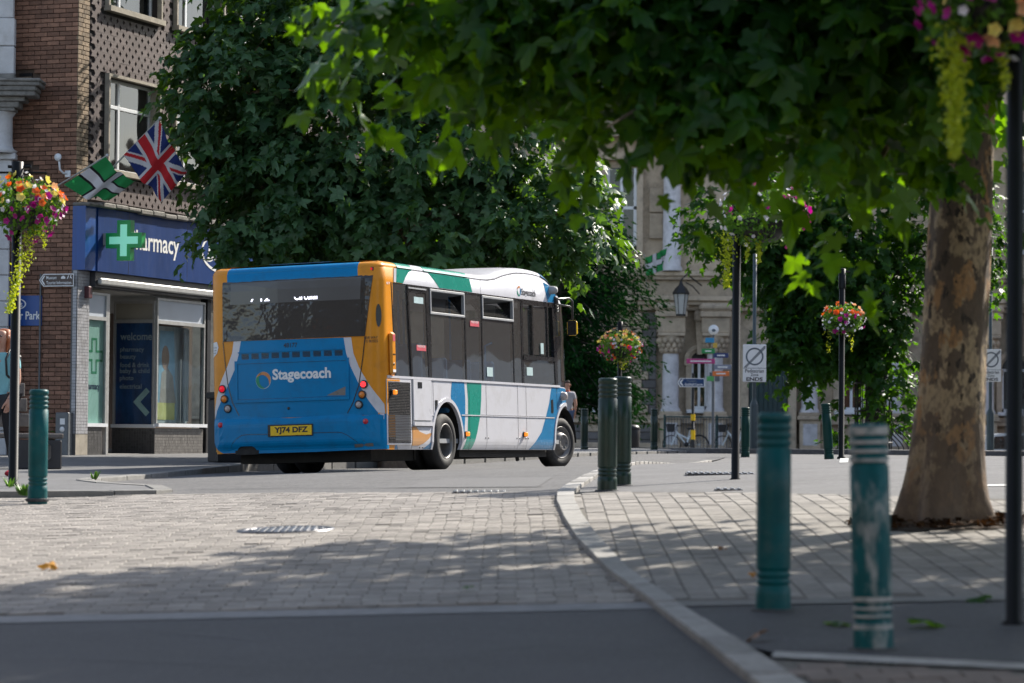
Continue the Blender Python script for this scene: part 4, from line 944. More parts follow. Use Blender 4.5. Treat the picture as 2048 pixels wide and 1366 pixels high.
# --- livery on the side
PB = side
def sd(name, poly, m, off=.0025, **k): return bm_side(name, poly, m, off, parent=k.pop('parent', PB), **k)
UP = body
sd('livery_green', [(-1.52, 2.66), (-1.544, 2.461), (-1.32, 2.461), (-1.232, 2.55), (-1.13, 2.62), (-1.04, 2.645)], 'b_green', parent=UP)
sd('livery_green', [(-.50, 2.645), (-.45, 2.633), (-.256, 2.544), (-.11, 2.462), (1.05, 2.462), (.954, 2.639), (.95, 2.645)], 'b_green', parent=UP)
def roof_decal(name, x0, x1, m, xa=None, xb=None):
    """livery running over the rounded roof edge"""
    prof = [(0, -.080, .008), (.018, -.055, .004), (.05, -.024, .004), (.11, -.006, .004), (.30, .008, .004), (.6, .015, .004)]
    xs = np.linspace(x0, x1, max(2, int((x1-x0)/.15)+2)); V = []; F = []
    for (ins, dz, e) in prof:
        for i, x in enumerate(xs):
            V.append((x, -(1.25-ins+e*(1 if ins < .06 else .2)), roof(x)+dz+(0.003 if ins > .04 else .001)))
    n = len(xs)
    for j in range(len(prof)-1):
        for i in range(n-1): F.append((j*n+i, j*n+i+1, (j+1)*n+i+1, (j+1)*n+i))
    return link(name, mesh_from(V, F, M[m], smooth=True), UP)
roof_decal('livery_green', -1.50, -1.0, 'b_green'); roof_decal('livery_green', -.62, .90, 'b_green')
sd('livery_white', [(-1.61, 2.645), (-1.625, 2.461), (-1.55, 2.461), (-1.53, 2.645)], 'b_white', .004, parent=UP)
sd('livery_blue', [(3.78, 2.745), (3.838, 2.665), (3.944, 2.461), (4.40, 2.461), (4.36, 2.53), (4.2, 2.62), (4.05, 2.70)], 'b_blue2', parent=UP)
roof_decal('livery_blue', 3.70, 4.40, 'b_blue2')
# black strip puts the shade of the pressed groove into colour
cx_l = np.linspace(-1.62, 4.3, 60)
sd('crease_shade', [(x, roof(x)-.092) for x in cx_l]+[(x, roof(x)-.083) for x in cx_l[::-1]], 'b_black', .0045, parent=UP)
sd('seam', [(-1.64, 2.46), (-1.645, 2.64), (-1.64, 2.64), (-1.635, 2.46)], 'b_black', .004, parent=UP)
for x in (1.36, 3.36): sd('seam', [(x, 2.46), (x-.02, 2.65 if x < 2 else 2.80), (x-.014, 2.65 if x < 2 else 2.80), (x+.006, 2.46)], 'b_black', .003, parent=UP)
bl_arch = [p for p in arch(.06, .552, .27, 20, .572) if p[0] > .20]
sd('livery_blue', [(.205, 1.0)]+[(p[0], p[1]) for p in bl_arch if p[1] < 1.0]+[(.60, .285)]+[(.657, .51), (.697, .742), (.71, .964), (.686, 1.199), (.248, 1.199)], 'b_blue2')
sd('livery_green', [(.644, .275), (.775, .51), (.802, .743), (.815, .966), (.777, 1.199), (1.306, 1.199), (1.285, .97), (1.238, .748), (1.118, .513), (.944, .275)], 'b_green')
fr_arch = [p for p in arch(4.60, .522, .27, 20, .582)]
sd('livery_blue', [(3.121, .275), (3.35, .4), (3.577, .529), (3.77, .756), (3.918, .964), (4.025, 1.199), (4.3, 1.199), (4.6, 1.19), (4.9, 1.135), (5.1, 1.055), (5.1, .45)]+[p for p in fr_arch[::-1] if p[0] < 5.1]+[(4.06, .275)], 'b_blue2', .002)
strip(.752, .758, 3.75, 4.1, .004, 'b_black', BUS)
# rear quarter: orange corner, grille box, emergency door, swirl
sd('livery_orange', [(-1.655, 1.155), (-1.655, 1.199), (-1.50, 1.199), (-1.50, 1.16)], 'b_orange', .003)
gr = link('engine_grille', None, BUS)
link('frame', drape([(-1.93, .33), (-1.15, .33), (-1.15, 1.185), (-1.93, 1.185)], SD, M['b_white'], .012, .012, holes=[[(-1.90, .355), (-1.18, .355), (-1.18, 1.152), (-1.90, 1.152)]]), gr)
link('backing', drape([(-1.90, .355), (-1.18, .355), (-1.18, 1.152), (-1.90, 1.152)], SD, M['b_black'], .0035), gr)
lv = MB()
for i in range(38):
    z = .362+i*.0208; lv.add([(-1.90, -1.2545, z), (-1.18, -1.2545, z), (-1.18, -1.268, z+.009), (-1.90, -1.268, z+.009), (-1.90, -1.2545, z+.012), (-1.18, -1.2545, z+.012)], [(0, 1, 2, 3), (3, 2, 5, 4)])
tag(lv.build('louvres', mat('louvre', (.05, .05, .055), .35, .2, 9, metal=.3), gr), kind='stuff')
sd('livery_orange', [(-1.93, .75), (-1.905, .70), (-1.905, 1.16), (-1.52, 1.16), (-1.52, 1.18), (-1.93, 1.18)], 'b_orange', .0145)
ed = link('emergency_door', None, BUS)
link('lower_panel', drape([(-1.085, .66), (-.495, .66), (-.495, 1.197), (-1.085, 1.197)], SD, M['b_white'], .018, .018), ed)
link('gap', drape([(-1.115, .575), (-.455, .575), (-.455, 1.199), (-1.115, 1.199)], SD, M['b_trim'], .004), ed)
link('step_bar', drape([(-1.10, .585), (-.47, .585), (-.47, .635), (-1.10, .635)], SD, M['b_white'], .03, .03), ed)
link('handle', drape([(-.948, 1.085), (-.811, 1.085), (-.811, 1.165), (-.948, 1.165)], SD, M['b_black'], .022, .01), ed)
sd('livery_tan', [(-1.12, .32), (-1.135, .57), (-.992, .571), (-.887, .509), (-.67, .471), (-.44, .50), (-.575, .413), (-.75, .35), (-.9, .322)], 'b_tan')
sd('livery_blue', [(-.455, .385), (-.44, .30), (-.47, .275), (-.73, .275)], 'b_blue2')
sd('livery_blue', [(-1.655, .275), (-1.655, .33), (-1.60, .33), (-1.53, .275)], 'b_blue2')
sd('air_slot', [(-.345, .795), (-.255, .795), (-.255, .935), (-.345, .935)], 'b_black', .004)
sd('filler_flap', [(3.985, .83), (4.0, .814), (4.06, .814), (4.08, .83), (4.075, 1.0), (4.06, 1.015), (4.0, 1.015), (3.985, 1.0)], 'b_black', .005)
for x, z0, z1 in ((1.47, .275, 1.198), (2.66, .275, 1.198), (2.99, .275, 1.198), (.85, .275, 1.198), (4.23, .8, 1.198), (-1.11, .275, 1.19), (-.40, .30, 1.19)):
    sd('seam', [(x-.004, z0), (x+.004, z0), (x+.004, z1), (x-.004, z1)], 'b_black', .0035)
rv = MB()
for x in (.70, .86, 1.42, 1.52, 2.60, 2.71, 2.94, 3.04, -.9, -.8): rv.rev([(0, -1.256), (.011, -1.256), (.011, -1.25)], 8, axis='y', c=(x, 0, .435 if x > 0 else .295))
tag(rv.build('rivets', M['b_black'], BUS), kind='stuff')
def marker(x, z, y=-1.255):
    mk = link('side_marker', None, BUS); b_ = MB(); b_.bbox(x-.045, y-.012, z-.04, x+.045, y, z+.04, .004); b_.build('base', M['b_black'], mk); b_ = MB(); b_.bbox(x-.035, y-.05, z-.03, x+.035, y-.01, z+.03, .01); b_.build('lens', M['amber_lit'], mk)
marker(-1.757, 1.013, -1.27); marker(.70, .485); marker(2.876, .492)
b = MB(); b.rev([(0, -.09), (.05, -.08), (.065, -.04), (.07, 0)], 16, axis='y', c=(4.455, -1.2475, 1.071)); b.build('side_camera', M['clear_lens'], BUS)
b = MB(); b.rev([(0, -.12), (.045, -.11), (.06, -.06), (.065, 0)], 14, axis='y', c=(4.06, -1.25, 2.64)); b.build('side_camera', M['b_trim'], BUS)
# --- glazing, right side
SG = lambda a, b_, o: (a, -(hwx(a, 1)+o), b_)
glz = link('side_glazing', None, BUS)
def quad(x0, z0, x1, z1, dx=0): return [(x0, z0), (x1, z0), (x1+dx, z1), (x0+dx, z1)]
def gpane(name, poly, m='b_glass', off=-.006, holes=(), par=None):
    return link(name, drape(poly, SG, M[m], off, .006, holes, [c for c in np.arange(4.45, 5.2, .1) if min(p[0] for p in poly) < c < max(p[0] for p in poly)]), par if par is not None else glz)
HOP1, HOP2 = (-.41, 2.125, .72, 2.40), (1.425, 2.14, 2.53, 2.40)
gpane('pane', [(-1.62, BELT), (-1.12, BELT), (-1.20, WTOP), (-1.715, WTOP)])
gpane('pane', [(-.43, BELT), (.78, BELT), (.78, WTOP), (-.45, WTOP)], holes=[quad(*HOP1)])
gpane('pane', [(.79, BELT), (1.38, BELT), (1.38, WTOP), (.79, WTOP)])
gpane('pane', [(1.39, BELT), (2.56, BELT), (2.56, WTOP), (1.39, WTOP)], holes=[quad(*HOP2)])
gpane('pane', [(2.57, BELT), (2.90, BELT), (2.86, WTOP), (2.57, WTOP)])
gpane('pane', [(2.92, BELT), (4.24, BELT), (4.24, 1.60), (2.92, 1.60)])
gpane('sliding_pane', [(3.32, 1.66), (3.93, 1.66), (3.90, 2.37), (3.30, 2.37)], off=-.012)
gpane('sliding_pane', [(2.97, 1.66), (3.34, 1.66), (3.32, 2.37), (2.95, 2.37)], off=-.03)
gpane('pane', [(4.30, 1.24), (4.72, 1.21), (4.70, 1.9), (4.58, 2.3), (4.45, WTOP), (4.22, WTOP)])
def frame_bar(poly, off=.006, m='b_black', th=.05, par=None): return link('window_bar', drape(poly, SG, M[m], off, th, (), [c for c in np.arange(4.45, 5.2, .1) if min(p[0] for p in poly) < c < max(p[0] for p in poly)]), par if par is not None else glz)
for (x0, x1) in ((-.47, -.42), (.76, .80), (1.365, 1.40), (2.545, 2.58), (2.87, 2.95)): frame_bar(quad(x0, BELT, x1, WTOP), .0)
frame_bar([(4.20, BELT), (4.30, BELT), (4.26, WTOP), (3.94, WTOP), (3.94, 2.40), (4.12, 2.38)], .004)
frame_bar(quad(2.92, 1.585, 4.24, 1.645), .012, 'b_black', .06); frame_bar(quad(2.92, 2.38, 4.0, 2.455), .004)
frame_bar(quad(3.29, 1.645, 3.34, 2.39), .006); frame_bar(quad(3.90, 1.645, 3.95, 2.39), .006)
frame_bar(quad(-.45, 2.43, 2.9, 2.455), .001)
frame_bar([(-1.64, BELT), (-1.60, BELT), (-1.69, WTOP), (-1.72, WTOP)], .002)
def hopper(q):
    x0, z0, x1, z1 = q; h_ = link('hopper_window', None, BUS); b_ = MB(); t = .035
    for r_ in ((x0-t, z0-t, x1+t, z0), (x0-t, z1, x1+t, z1+t), (x0-t, z0, x0, z1), (x1, z0, x1+t, z1)): b_.bbox(r_[0], -1.262, r_[1], r_[2], -1.215, r_[3], .006)
    b_.build('frame', M['b_trim'], h_)
    b_ = MB(); b_.add([(x0+.02, -1.225, z0+.02), (x1-.02, -1.225, z0+.02), (x1-.02, -1.02, z1-.05), (x0+.02, -1.02, z1-.05)], [(0, 1, 2, 3)]); b_.build('flap', M['b_glass'], h_)
    for xx in (x0, x1): b_ = MB(); b_.prism([(-1.22, z0), (-1.22, z1), (-1.02, z1-.02)], 'x', xx-.004, xx+.004); b_.build('cheek', M['b_black'], h_)
hopper(HOP1); hopper(HOP2)
# emergency door, upper part
gpane('door_pane', [(-1.075, BELT+.0), (-.54, BELT+.0), (-.60, 2.36), (-1.165, 2.36)], off=.004, par=ed)
for poly in ([(-1.12, BELT), (-1.07, BELT), (-1.155, 2.36), (-1.20, 2.36)], [(-.545, BELT), (-.455, BELT), (-.50, 2.455), (-.60, 2.36)], [(-1.20, 2.36), (-.60, 2.36), (-.50, 2.455), (-1.20, 2.455)]): frame_bar(poly, .010, par=ed)
link('head_bar', drape([(-1.19, 2.40), (-.60, 2.40), (-.60, 2.42), (-1.19, 2.42)], SG, M['b_trim'], .022, .01), ed)
# stickers
M['sticker_red'] = mat('sticker_red', (.55, .07, .10), .5, .1); M['sticker_pale'] = mat('sticker_pale', (.42, .55, .56), .5, .1)
def sticker(q, m, tx=None, par=None):
    s_ = link('sticker', drape(quad(*q), SG, M[m], .008 if par is ed else .003), par if par is not None else glz)
    if tx: lettering(tx, q[0]+.03, q[1]+.045, q[2]-q[0]-.06, (q[3]-q[1])*.42, SG, M['white_print'], s_, .0, off=.011 if par is ed else .006)
sticker((-.99, 2.215, -.68, 2.30), 'sticker_pale', None, ed); sticker((-.935, 1.585, -.62, 1.66), 'sticker_red', 'PASSENGER', ed); sticker((.946, 1.985, 1.27, 2.06), 'sticker_red', 'PASSENGER')
sticker((1.52, 1.30, 1.74, 1.43), 'sticker_pale'); sticker((3.04, 1.35, 3.28, 1.47), 'sticker_pale'); sticker((3.62, 1.68, 3.74, 1.84), 'sticker_pale')
# logo on the upper side
def swirl(fun, cx, cz, r_, parent, sx=1.):
    """three curved blades making a ring"""
    for k, mm in enumerate((M['logo_orange'], M['b_blue2'] if parent is body else M['logo_line'], M['logo_green'])):
        a0 = R(150-120*k+20); out = []; inn = []
        for t in np.linspace(0, 1, 12):
            a = a0-R(215)*t*.62; out.append((cx+sx*r_*math.cos(a), cz+r_*math.sin(a)))
        for t in np.linspace(1, 0, 12):
            a = a0-R(215)*t*.62; w_ = .60+.36*(1-t)**1.6*0+.38*abs(1-2*min(t, .98))**1.5*(1 if t < .5 else .2); rr_ = r_*min(.985, .62+.36*(1-math.sin(math.pi*min(1, t*1.02))**.6)); inn.append((cx+sx*rr_*math.cos(a), cz+rr_*math.sin(a)))
        link('logo_blade', drape(out+inn, fun, mm, .0045), parent)
M['logo_orange'] = mat('logo_orange', (.62, .24, .08), .4); M['logo_green'] = mat('logo_green', (.005, .25, .13), .4); M['logo_line'] = mat('logo_line', (.42, .55, .60), .4)
swirl(SD, 2.81, 2.566, .075, body)
lettering('Stagecoach', 2.90, 2.485, .56, .125, lambda a, b_, o: SD(a, b_, o), M['b_print'], body, .02, off=.004)
lettering('48177', -1.86, 2.42, .11, .035, SD, M['white_print'], body, .01)
b = MB(); b.bbox(-.05, -.55, 2.745, .62, .3, 2.785, .02); b.build('roof_hatch', M['b_white'], BUS)
# --- rear: livery
rp = rear
bm_rear('livery_blue', [(1.20, .74), (1.186, .76), (1.149, .849), (1.055, .988), (.937, 1.207), (.842, 1.387), (.782, 1.567), (.744, 1.748), (-.747, 1.735), (-.78, 1.528), (-.831, 1.366), (-.936, 1.143), (-1.062, .92), (-1.178, .747), (-1.178, .72), (1.20, .72)], 'b_blue', .003, parent=rp)
bm_rear('livery_white', [(.857, 1.748), (.744, 1.748), (.782, 1.567), (.842, 1.387), (.937, 1.207), (1.055, .988), (1.149, .849), (1.186, .76), (1.215, .74), (1.21, .83), (1.157, 1.012), (1.073, 1.212), (.955, 1.431), (.883, 1.591)], 'b_white', .0035, parent=rp)
bm_rear('livery_white', [(-.747, 1.735), (-.851, 1.735), (-.879, 1.524), (-.951, 1.342), (-1.067, 1.138), (-1.20, .93), (-1.235, .86), (-1.24, .74), (-1.178, .747), (-1.062, .92), (-.936, 1.143), (-.831, 1.366), (-.78, 1.528)], 'b_white', .0035, parent=rp)
M_ = [(-1.89, .74), (-1.905, .86), (-1.905, .70), (-1.87, .60), (-1.89, .56)]
bm_rear('livery_blue', [(.79, 2.578), (-.925, 2.578), (-.97, 2.66), (-.985, 2.69), (.80, 2.69)], 'b_blue', .003, parent=rp)
bm_rear('livery_white', [(.79, 2.578), (.80, 2.69), (.92, 2.69), (.885, 2.578)], 'b_white', .003, parent=rp)
bm_rear('livery_white', [(-.925, 2.578), (-.985, 2.69), (-1.10, 2.69), (-1.05, 2.578)], 'b_white', .003, parent=rp)
# rear window: one dark pane with the destination display behind its upper part
rw = link('rear_window', None, BUS)
bm_rear('glass', [(1.02, 2.575), (1.02, 1.75), (-1.04, 1.745), (-1.15, 2.56)], 'b_rearglass', .012, .012, parent=rw)
bm_rear('display', [(.886, 2.515), (.90, 2.23), (-.985, 2.225), (-1.0, 2.515)], 'b_display', .014, parent=rw)
lit = emit_mat('display_lit', (.85, .85, 1.), 1.3)
RL_ = lambda a, b_, o: RE(-a, b_, o)
def half_text(tx, x, z, w_, h_, par):
    """the lower slice of moving lettering caught on the display"""
    vv, ff = text_pts(tx, .02); lo = vv.min(0); hi = vv.max(0); me = mesh_from([((p[0]-lo[0])/(hi[0]-lo[0]), (p[1]-lo[1])/(hi[1]-lo[1]), 0) for p in vv], ff, lit)
    bm_ = bmesh.new(); bm_.from_mesh(me); bmesh.ops.bisect_plane(bm_, geom=bm_.verts[:]+bm_.edges[:]+bm_.faces[:], plane_co=(0, .42, 0), plane_no=(0, 1, 0), clear_outer=True)
    for p in bm_.verts: p.co = Vector(RL_(x+p.co.x*w_, z+p.co.y*h_, .0165))
    bm_.to_mesh(me); bm_.free(); return link('lettering', me, par)
half_text('7 12', -.59, 2.255, .29, .09, rw); half_text('Circular', .06, 2.25, .36, .10, rw)
# engine door, grilles, panel
bm_rear('seam', [(1.027, 1.749), (.999, 1.473), (.96, 1.168), (.897, .942), (.799, .767), (.785, .767), (.883, .942), (.946, 1.168), (.987, 1.473), (1.015, 1.749)], 'b_black', .006, parent=rp)
bm_rear('seam', [(-1.037, 1.741), (-.997, 1.44), (-.935, 1.103), (-.853, .887), (-.773, .75), (-.787, .75), (-.867, .887), (-.949, 1.103), (-1.010, 1.44), (-1.05, 1.741)], 'b_black', .006, parent=rp)
el = link('engine_lid', None, BUS)
bm_rear('frame', [(.84, 1.484), (.841, .933), (-.812, .93), (-.818, 1.472)], 'b_blue', .02, .02, parent=el, holes=[[(.795, 1.446), (.80, .972), (-.782, .972), (-.785, 1.438)]])
bm_rear('panel', [(.792, 1.442), (.797, .976), (-.779, .976), (-.782, 1.434)], 'b_blue', .012, parent=el)
bm_rear('shadow_gap', [(.797, 1.448), (.802, .970), (-.784, .970), (-.787, 1.440)], 'b_black', .0085, parent=el)
for i in range(10):
    y0 = .736-i*(.736+.729-.107)/9; vg = link('grille_slot', None, BUS)
    bm_rear('recess', [(y0, 1.575), (y0, 1.505), (y0-.107, 1.503), (y0-.107, 1.573)], 'b_black', .005, parent=vg); lb = MB()
    for j in range(4): z = 1.512+j*.016; lb.add([RE(y0-.003, z, .006), RE(y0-.104, z, .006), RE(y0-.104, z+.006, .013), RE(y0-.003, z+.006, .013)], [(0, 1, 2, 3)])
    tag(lb.build('slats', M['b_blue'], vg), kind='stuff')
bm_rear('raised_band', [(.79, 1.60), (.79, 1.585), (-.75, 1.585), (-.75, 1.60)], 'b_blue', .012, .012, parent=rp)
lettering('48177', -.105, 1.635, .20, .06, RL_, M['b_print'], rp, .015, off=.006)
lettering('Stagecoach', -.272, 1.175, .84, .185, RL_, M['white_print'], el, .035, off=.0155)
def rswirl():
    F_ = lambda a, b_, o: RE(-a, b_, o+.010)
    cx, cz, r_ = -.409, 1.218, .112
    def crescent(a0, a1, mm, w0=.36):
        out = []; inn = []
        for t in np.linspace(0, 1, 16): a = R(a0+(a1-a0)*t); out.append((cx+r_*math.cos(a), cz+r_*math.sin(a)))
        for t in np.linspace(1, 0, 16): a = R(a0+(a1-a0)*t); rr_ = r_*(1-w0*math.sin(math.pi*t)**.7-.012); inn.append((cx+rr_*math.cos(a), cz+rr_*math.sin(a)))
        link('logo_blade', drape(out+inn, F_, mm, .004), el)
    crescent(160, -40, M['logo_orange'], .40); crescent(285, 100, M['logo_green'], .42); crescent(20, -110, M['logo_line'], .05); crescent(-60, -200, M['logo_line'], .0)
    ring = [(cx+r_*1.02*math.cos(2*math.pi*i/36), cz+r_*1.02*math.sin(2*math.pi*i/36)) for i in range(36)]; ring2 = [(cx+r_*.975*math.cos(2*math.pi*i/36), cz+r_*.975*math.sin(2*math.pi*i/36)) for i in range(36)]
    link('logo_ring', drape(ring, F_, M['logo_line'], .0035, holes=[ring2]), el)
rswirl()
bm_rear('grime', [(-.5, .99), (-.76, .985), (-.765, 1.10)], 'b_rim', .0135, parent=el)
b = MB(); b.rev([(0, -.012), (.016, -.012), (.02, 0)], 10, axis='x', c=(xr(.05, .84)-.004, .05, .84)); b.build('lock', M['b_black'], BUS)
# bumper
BPf = lambda a, b_, o: (xr(a, .7)-o-.0*(b_), a, b_)
def bump_prof(a, b_, o):
    z = b_; t = .045-.05*max(0, (z-.62)/.12)**2-.09*max(0, (.42-z)/.15)**2
    return (xr(max(-1.249, min(1.249, a)), .7)-max(.004, t)*(1-.6*max(0, (abs(a)-1.05)/.2))-o, a, b_)
top = [(1.248, .735), (1.1, .735), (.946, .735), (.946, .772), (.788, .767), (.4, .730), (.025, .712), (-.4, .728), (-.773, .75), (-.966, .764), (-.98, .715), (-1.1, .72), (-1.248, .735)]
bot = [(-1.248, .275), (-.3, .262), (.50, .262), (.56, .345), (.60, .36), (.76, .36), (.80, .34), (.86, .275), (1.05, .275), (1.15, .32), (1.248, .46)]
bp_ = link('bumper', drape(top+bot, bump_prof, M['b_blue'], 0., .05, (), list(np.arange(-1.2, 1.21, .1))+[-1.23, 1.23], [.30, .33, .36, .39, .42, .5, .6, .65, .68, .70, .72]), BUS)
def bline(pts, w_=.008):
    o_ = []; 
    for (y, z) in pts: o_.append((y, z+w_/2))
    for (y, z) in pts[::-1]: o_.append((y, z-w_/2))
    return link('moulded_line', drape(o_, bump_prof, M['b_black'], .003, 0., (), list(np.arange(-1.2, 1.21, .1)), [.42, .5, .6]), bp_)
bline([(.92, .335), (.885, .40), (.82, .46), (.74, .505), (.66, .512), (.31, .51)], .007); bline([(-.31, .508), (-.65, .508), (-.72, .50), (-.80, .46), (-.90, .39), (-.97, .325)], .007)
link('moulded_line', drape([(-1.0, .72), (-.994, .72), (-1.01, .38), (-1.016, .38)], bump_prof, M['b_black'], .003), bp_); link('moulded_line', drape([(1.0, .72), (.994, .72), (.98, .33), (.986, .33)], bump_prof, M['b_black'], .003), bp_)
link('foot_plate', drape([(-.88, .305), (-.88, .345), (-1.12, .355), (-1.12, .315)], bump_prof, M['b_rim'], .012, .012), bp_)
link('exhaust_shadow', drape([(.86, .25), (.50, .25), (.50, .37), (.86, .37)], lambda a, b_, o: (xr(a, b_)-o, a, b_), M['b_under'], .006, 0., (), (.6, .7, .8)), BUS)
link('livery_white', drape([(-1.19, .738), (-1.235, .738), (-1.235, .66)], bump_prof, M['b_white'], .003), bp_)
# number plate
npl = link('number_plate', None, BUS)
NP = lambda a, b_, o: bump_prof(-a, .52, o+.010+.012)
NPf = lambda a, b_, o: (bump_prof(0, .55, 0)[0]-.014-o, -a, b_)
b = MB(); x0 = bump_prof(0, .55, 0)[0]; b.bbox(x0-.012, -.315, .475, x0+.03, .335, .63, .004); b.build('backing', M['b_black'], npl)
b = MB(); b.bbox(x0-.0165, -.303, .486, x0-.011, .292, .612, .001); b.build('plate', M['plate_yellow'], npl)
lettering('YJ74 DFZ', -.235, .50, .485, .098, lambda a, b_, o: (x0-.0185, -a, b_), M['b_print'], npl, .04)
# lamps
def rlamp(y, z, r_, m, name, dots=False):
    l_ = link(name, None, BUS); x0 = xr(y, z)-.002; b_ = MB(); b_.rev([(r_*1.28, 0), (r_*1.28, -.018), (r_*1.02, -.03), (r_*1.0, -.01), (0, -.01)], 24, axis='x', c=(x0, y, z)); b_.build('bezel', M['b_black'], l_)
    b_ = MB(); b_.rev([(r_, -.012), (r_*.97, -.026), (r_*.6, -.034), (0, -.036)], 20, axis='x', c=(x0, y, z)); b_.build('lens', M[m], l_)
    if dots:
        b_ = MB()
        for i in range(-2, 3):
            for j in range(-2, 3):
                if i*i+j*j <= 5: b_.sphere((x0-.034, y+i*r_*.36, z+j*r_*.36), r_*.15, 6)
        tag(b_.build('leds', M['red_lit'], l_), kind='stuff')
rlamp(1.041, 1.126, .043, 'red_lens', 'tail_lamp'); rlamp(-1.016, 1.118, .043, 'red_dull', 'tail_lamp', True)
rlamp(1.01, .991, .043, 'amber', 'indicator_lamp'); rlamp(-.991, .986, .043, 'amber', 'indicator_lamp')
rlamp(.96, .863, .043, 'clear_lens', 'reversing_lamp'); rlamp(-.942, .858, .043, 'clear_lens', 'reversing_lamp')
def refl(y, z): b_ = MB(); x0 = bump_prof(y, z, 0)[0]; b_.rev([(.036, .004), (.036, -.008), (.03, -.012), (0, -.013)], 18, axis='x', c=(x0, y, z)); b_.build('reflector', M['red_dull'], BUS)
refl(1.067, .65); refl(-1.042, .638)
for y in (.965, -1.10):
    b_ = MB(); x0 = xr(y, 2.617); b_.bbox(x0-.02, y-.055, 2.592, x0+.03, y+.055, 2.642, .006); hl = b_.build('marker_lamp', M['b_black'], BUS); b_ = MB(); b_.bbox(x0-.028, y-.042, 2.602, x0-.018, y+.042, 2.632, .003); b_.build('lens', M['red_lens'], hl)
lettering('GIVE WAY', 1.03, 1.705, .16, .035, RL_, M['b_print'], rp, .005, off=.006); lettering('TO BUSES', 1.03, 1.66, .16, .035, RL_, M['b_print'], rp, .005, off=.006)
bm_rear('cycle_sticker', [(1.225, 1.745), (1.13, 1.755), (1.10, 1.68), (1.13, 1.60), (1.225, 1.54)], 'white_print', .004, parent=rp)
for i, (tx, w_) in enumerate((('Cyclists', .085), ('stay safe', .075), ('keep back', .07))): lettering(tx, -1.215, 1.665-i*.035, w_, .022, RL_, M['b_print'], rp, .005, off=.007)
# air intake and box on the rear pillar
b = MB(); b.v = []; 
link('air_intake', drape([(-1.945+.03*math.cos(t)*1.0, 2.01+.15*math.sin(t)) for t in np.linspace(0, 2*math.pi, 24)[:-1]], lambda a, b_, o: RE(-1.2-(a+1.945)*.9, b_, o), M['b_black'], .006), BUS)
b = MB(); b.bbox(-1.84, -1.30, 1.24, -1.69, -1.24, 1.80, .03); bx_ = b.build('intake_box', M['b_orange'], BUS)
b = MB(); b.box(-1.80, -1.303, 1.68, -1.73, -1.299, 1.77); b.build('red_reflector', M['sticker_red'], bx_); b = MB(); b.box(-1.80, -1.303, 1.50, -1.73, -1.299, 1.515); b.rev([(0, -1.305), (.018, -1.305), (.018, -1.295)], 10, axis='y', c=(-1.78, 0, 1.38)); b.build('catch', M['b_black'], bx_); b = MB(); b.box(-1.81, -1.303, 1.275, -1.72, -1.299, 1.31); b.build('label', M['white_print'], bx_)
# --- left side closes the shell
for (x0, x1) in ((-1.62, -.5), (-.45, .75), (.8, 2.0), (2.05, 3.2), (3.25, 4.2)): link('left_pane', drape(quad(x0, BELT, x1, WTOP), SDL, M['b_glass'], -.006, .006), BUS)
for x in (-1.68, -.5, .75, 2.0, 3.2, 4.2): link('left_pillar', drape(quad(x, BELT, x+.06, WTOP), SDL, M['b_black'], .0, .05), BUS)
# --- inside
ins_ = link('saloon', None, BUS)
b = MB(); b.box(-1.60, -1.19, .36, 4.9, 1.19, .42); b.box(-1.60, -1.18, .42, -1.56, 1.18, 2.4); b.build('floor', M['b_trim'], ins_)
b = MB(); b.box(-1.5, -1.0, 2.50, 4.2, 1.0, 2.52); b.build('ceiling', mat('b_ceiling', (.4, .4, .4), .7), ins_)
for i, x in enumerate((-1.3, -.5, .35, 1.2, 2.05)):
    for y in (-.95, -.52, .52, .95):
        s_ = link('seat', None, BUS); zz = .78 if x > 0 else .95
        b = MB(); b.bbox(x, y-.2, zz, x+.42, y+.2, zz+.1, .03); b.build('cushion', M['b_seat'], s_); b = MB(); b.bbox(x-.08, y-.2, zz+.1, x+.02, y+.2, zz+.75, .03); b.build('backrest', M['b_seat'], s_)
for x, y in ((-.3, -.3), (.6, -.32), (1.5, -.32), (2.35, -.35), (2.4, .4), (.7, .4)):
    b = MB(); b.tube([(x, y, .42), (x, y, 2.5)], .018, 8); b.build('grab_pole', M['b_pole'], ins_)
b = MB(); b.tube([(1.95, -1.05, 1.25), (1.95, -1.05, 1.75), (2.2, -1.05, 1.8)], .018, 8); b.build('grab_rail', M['b_pole'], ins_)
b = MB(); b.box(2.72, -1.18, .42, 2.76, -.1, 2.2); b.build('cab_screen', M['b_trim'], ins_)
b = MB(); b.bbox(3.1, -.95, .9, 3.6, -.45, 1.0, .03); b.bbox(3.0, -.95, 1.0, 3.12, -.45, 1.75, .04); b.build('driver_seat', M['b_seat'], ins_)
b = MB(); b.bbox(4.2, -1.1, .7, 4.9, 1.1, 1.18, .04); b.build('dashboard', M['b_black'], ins_)
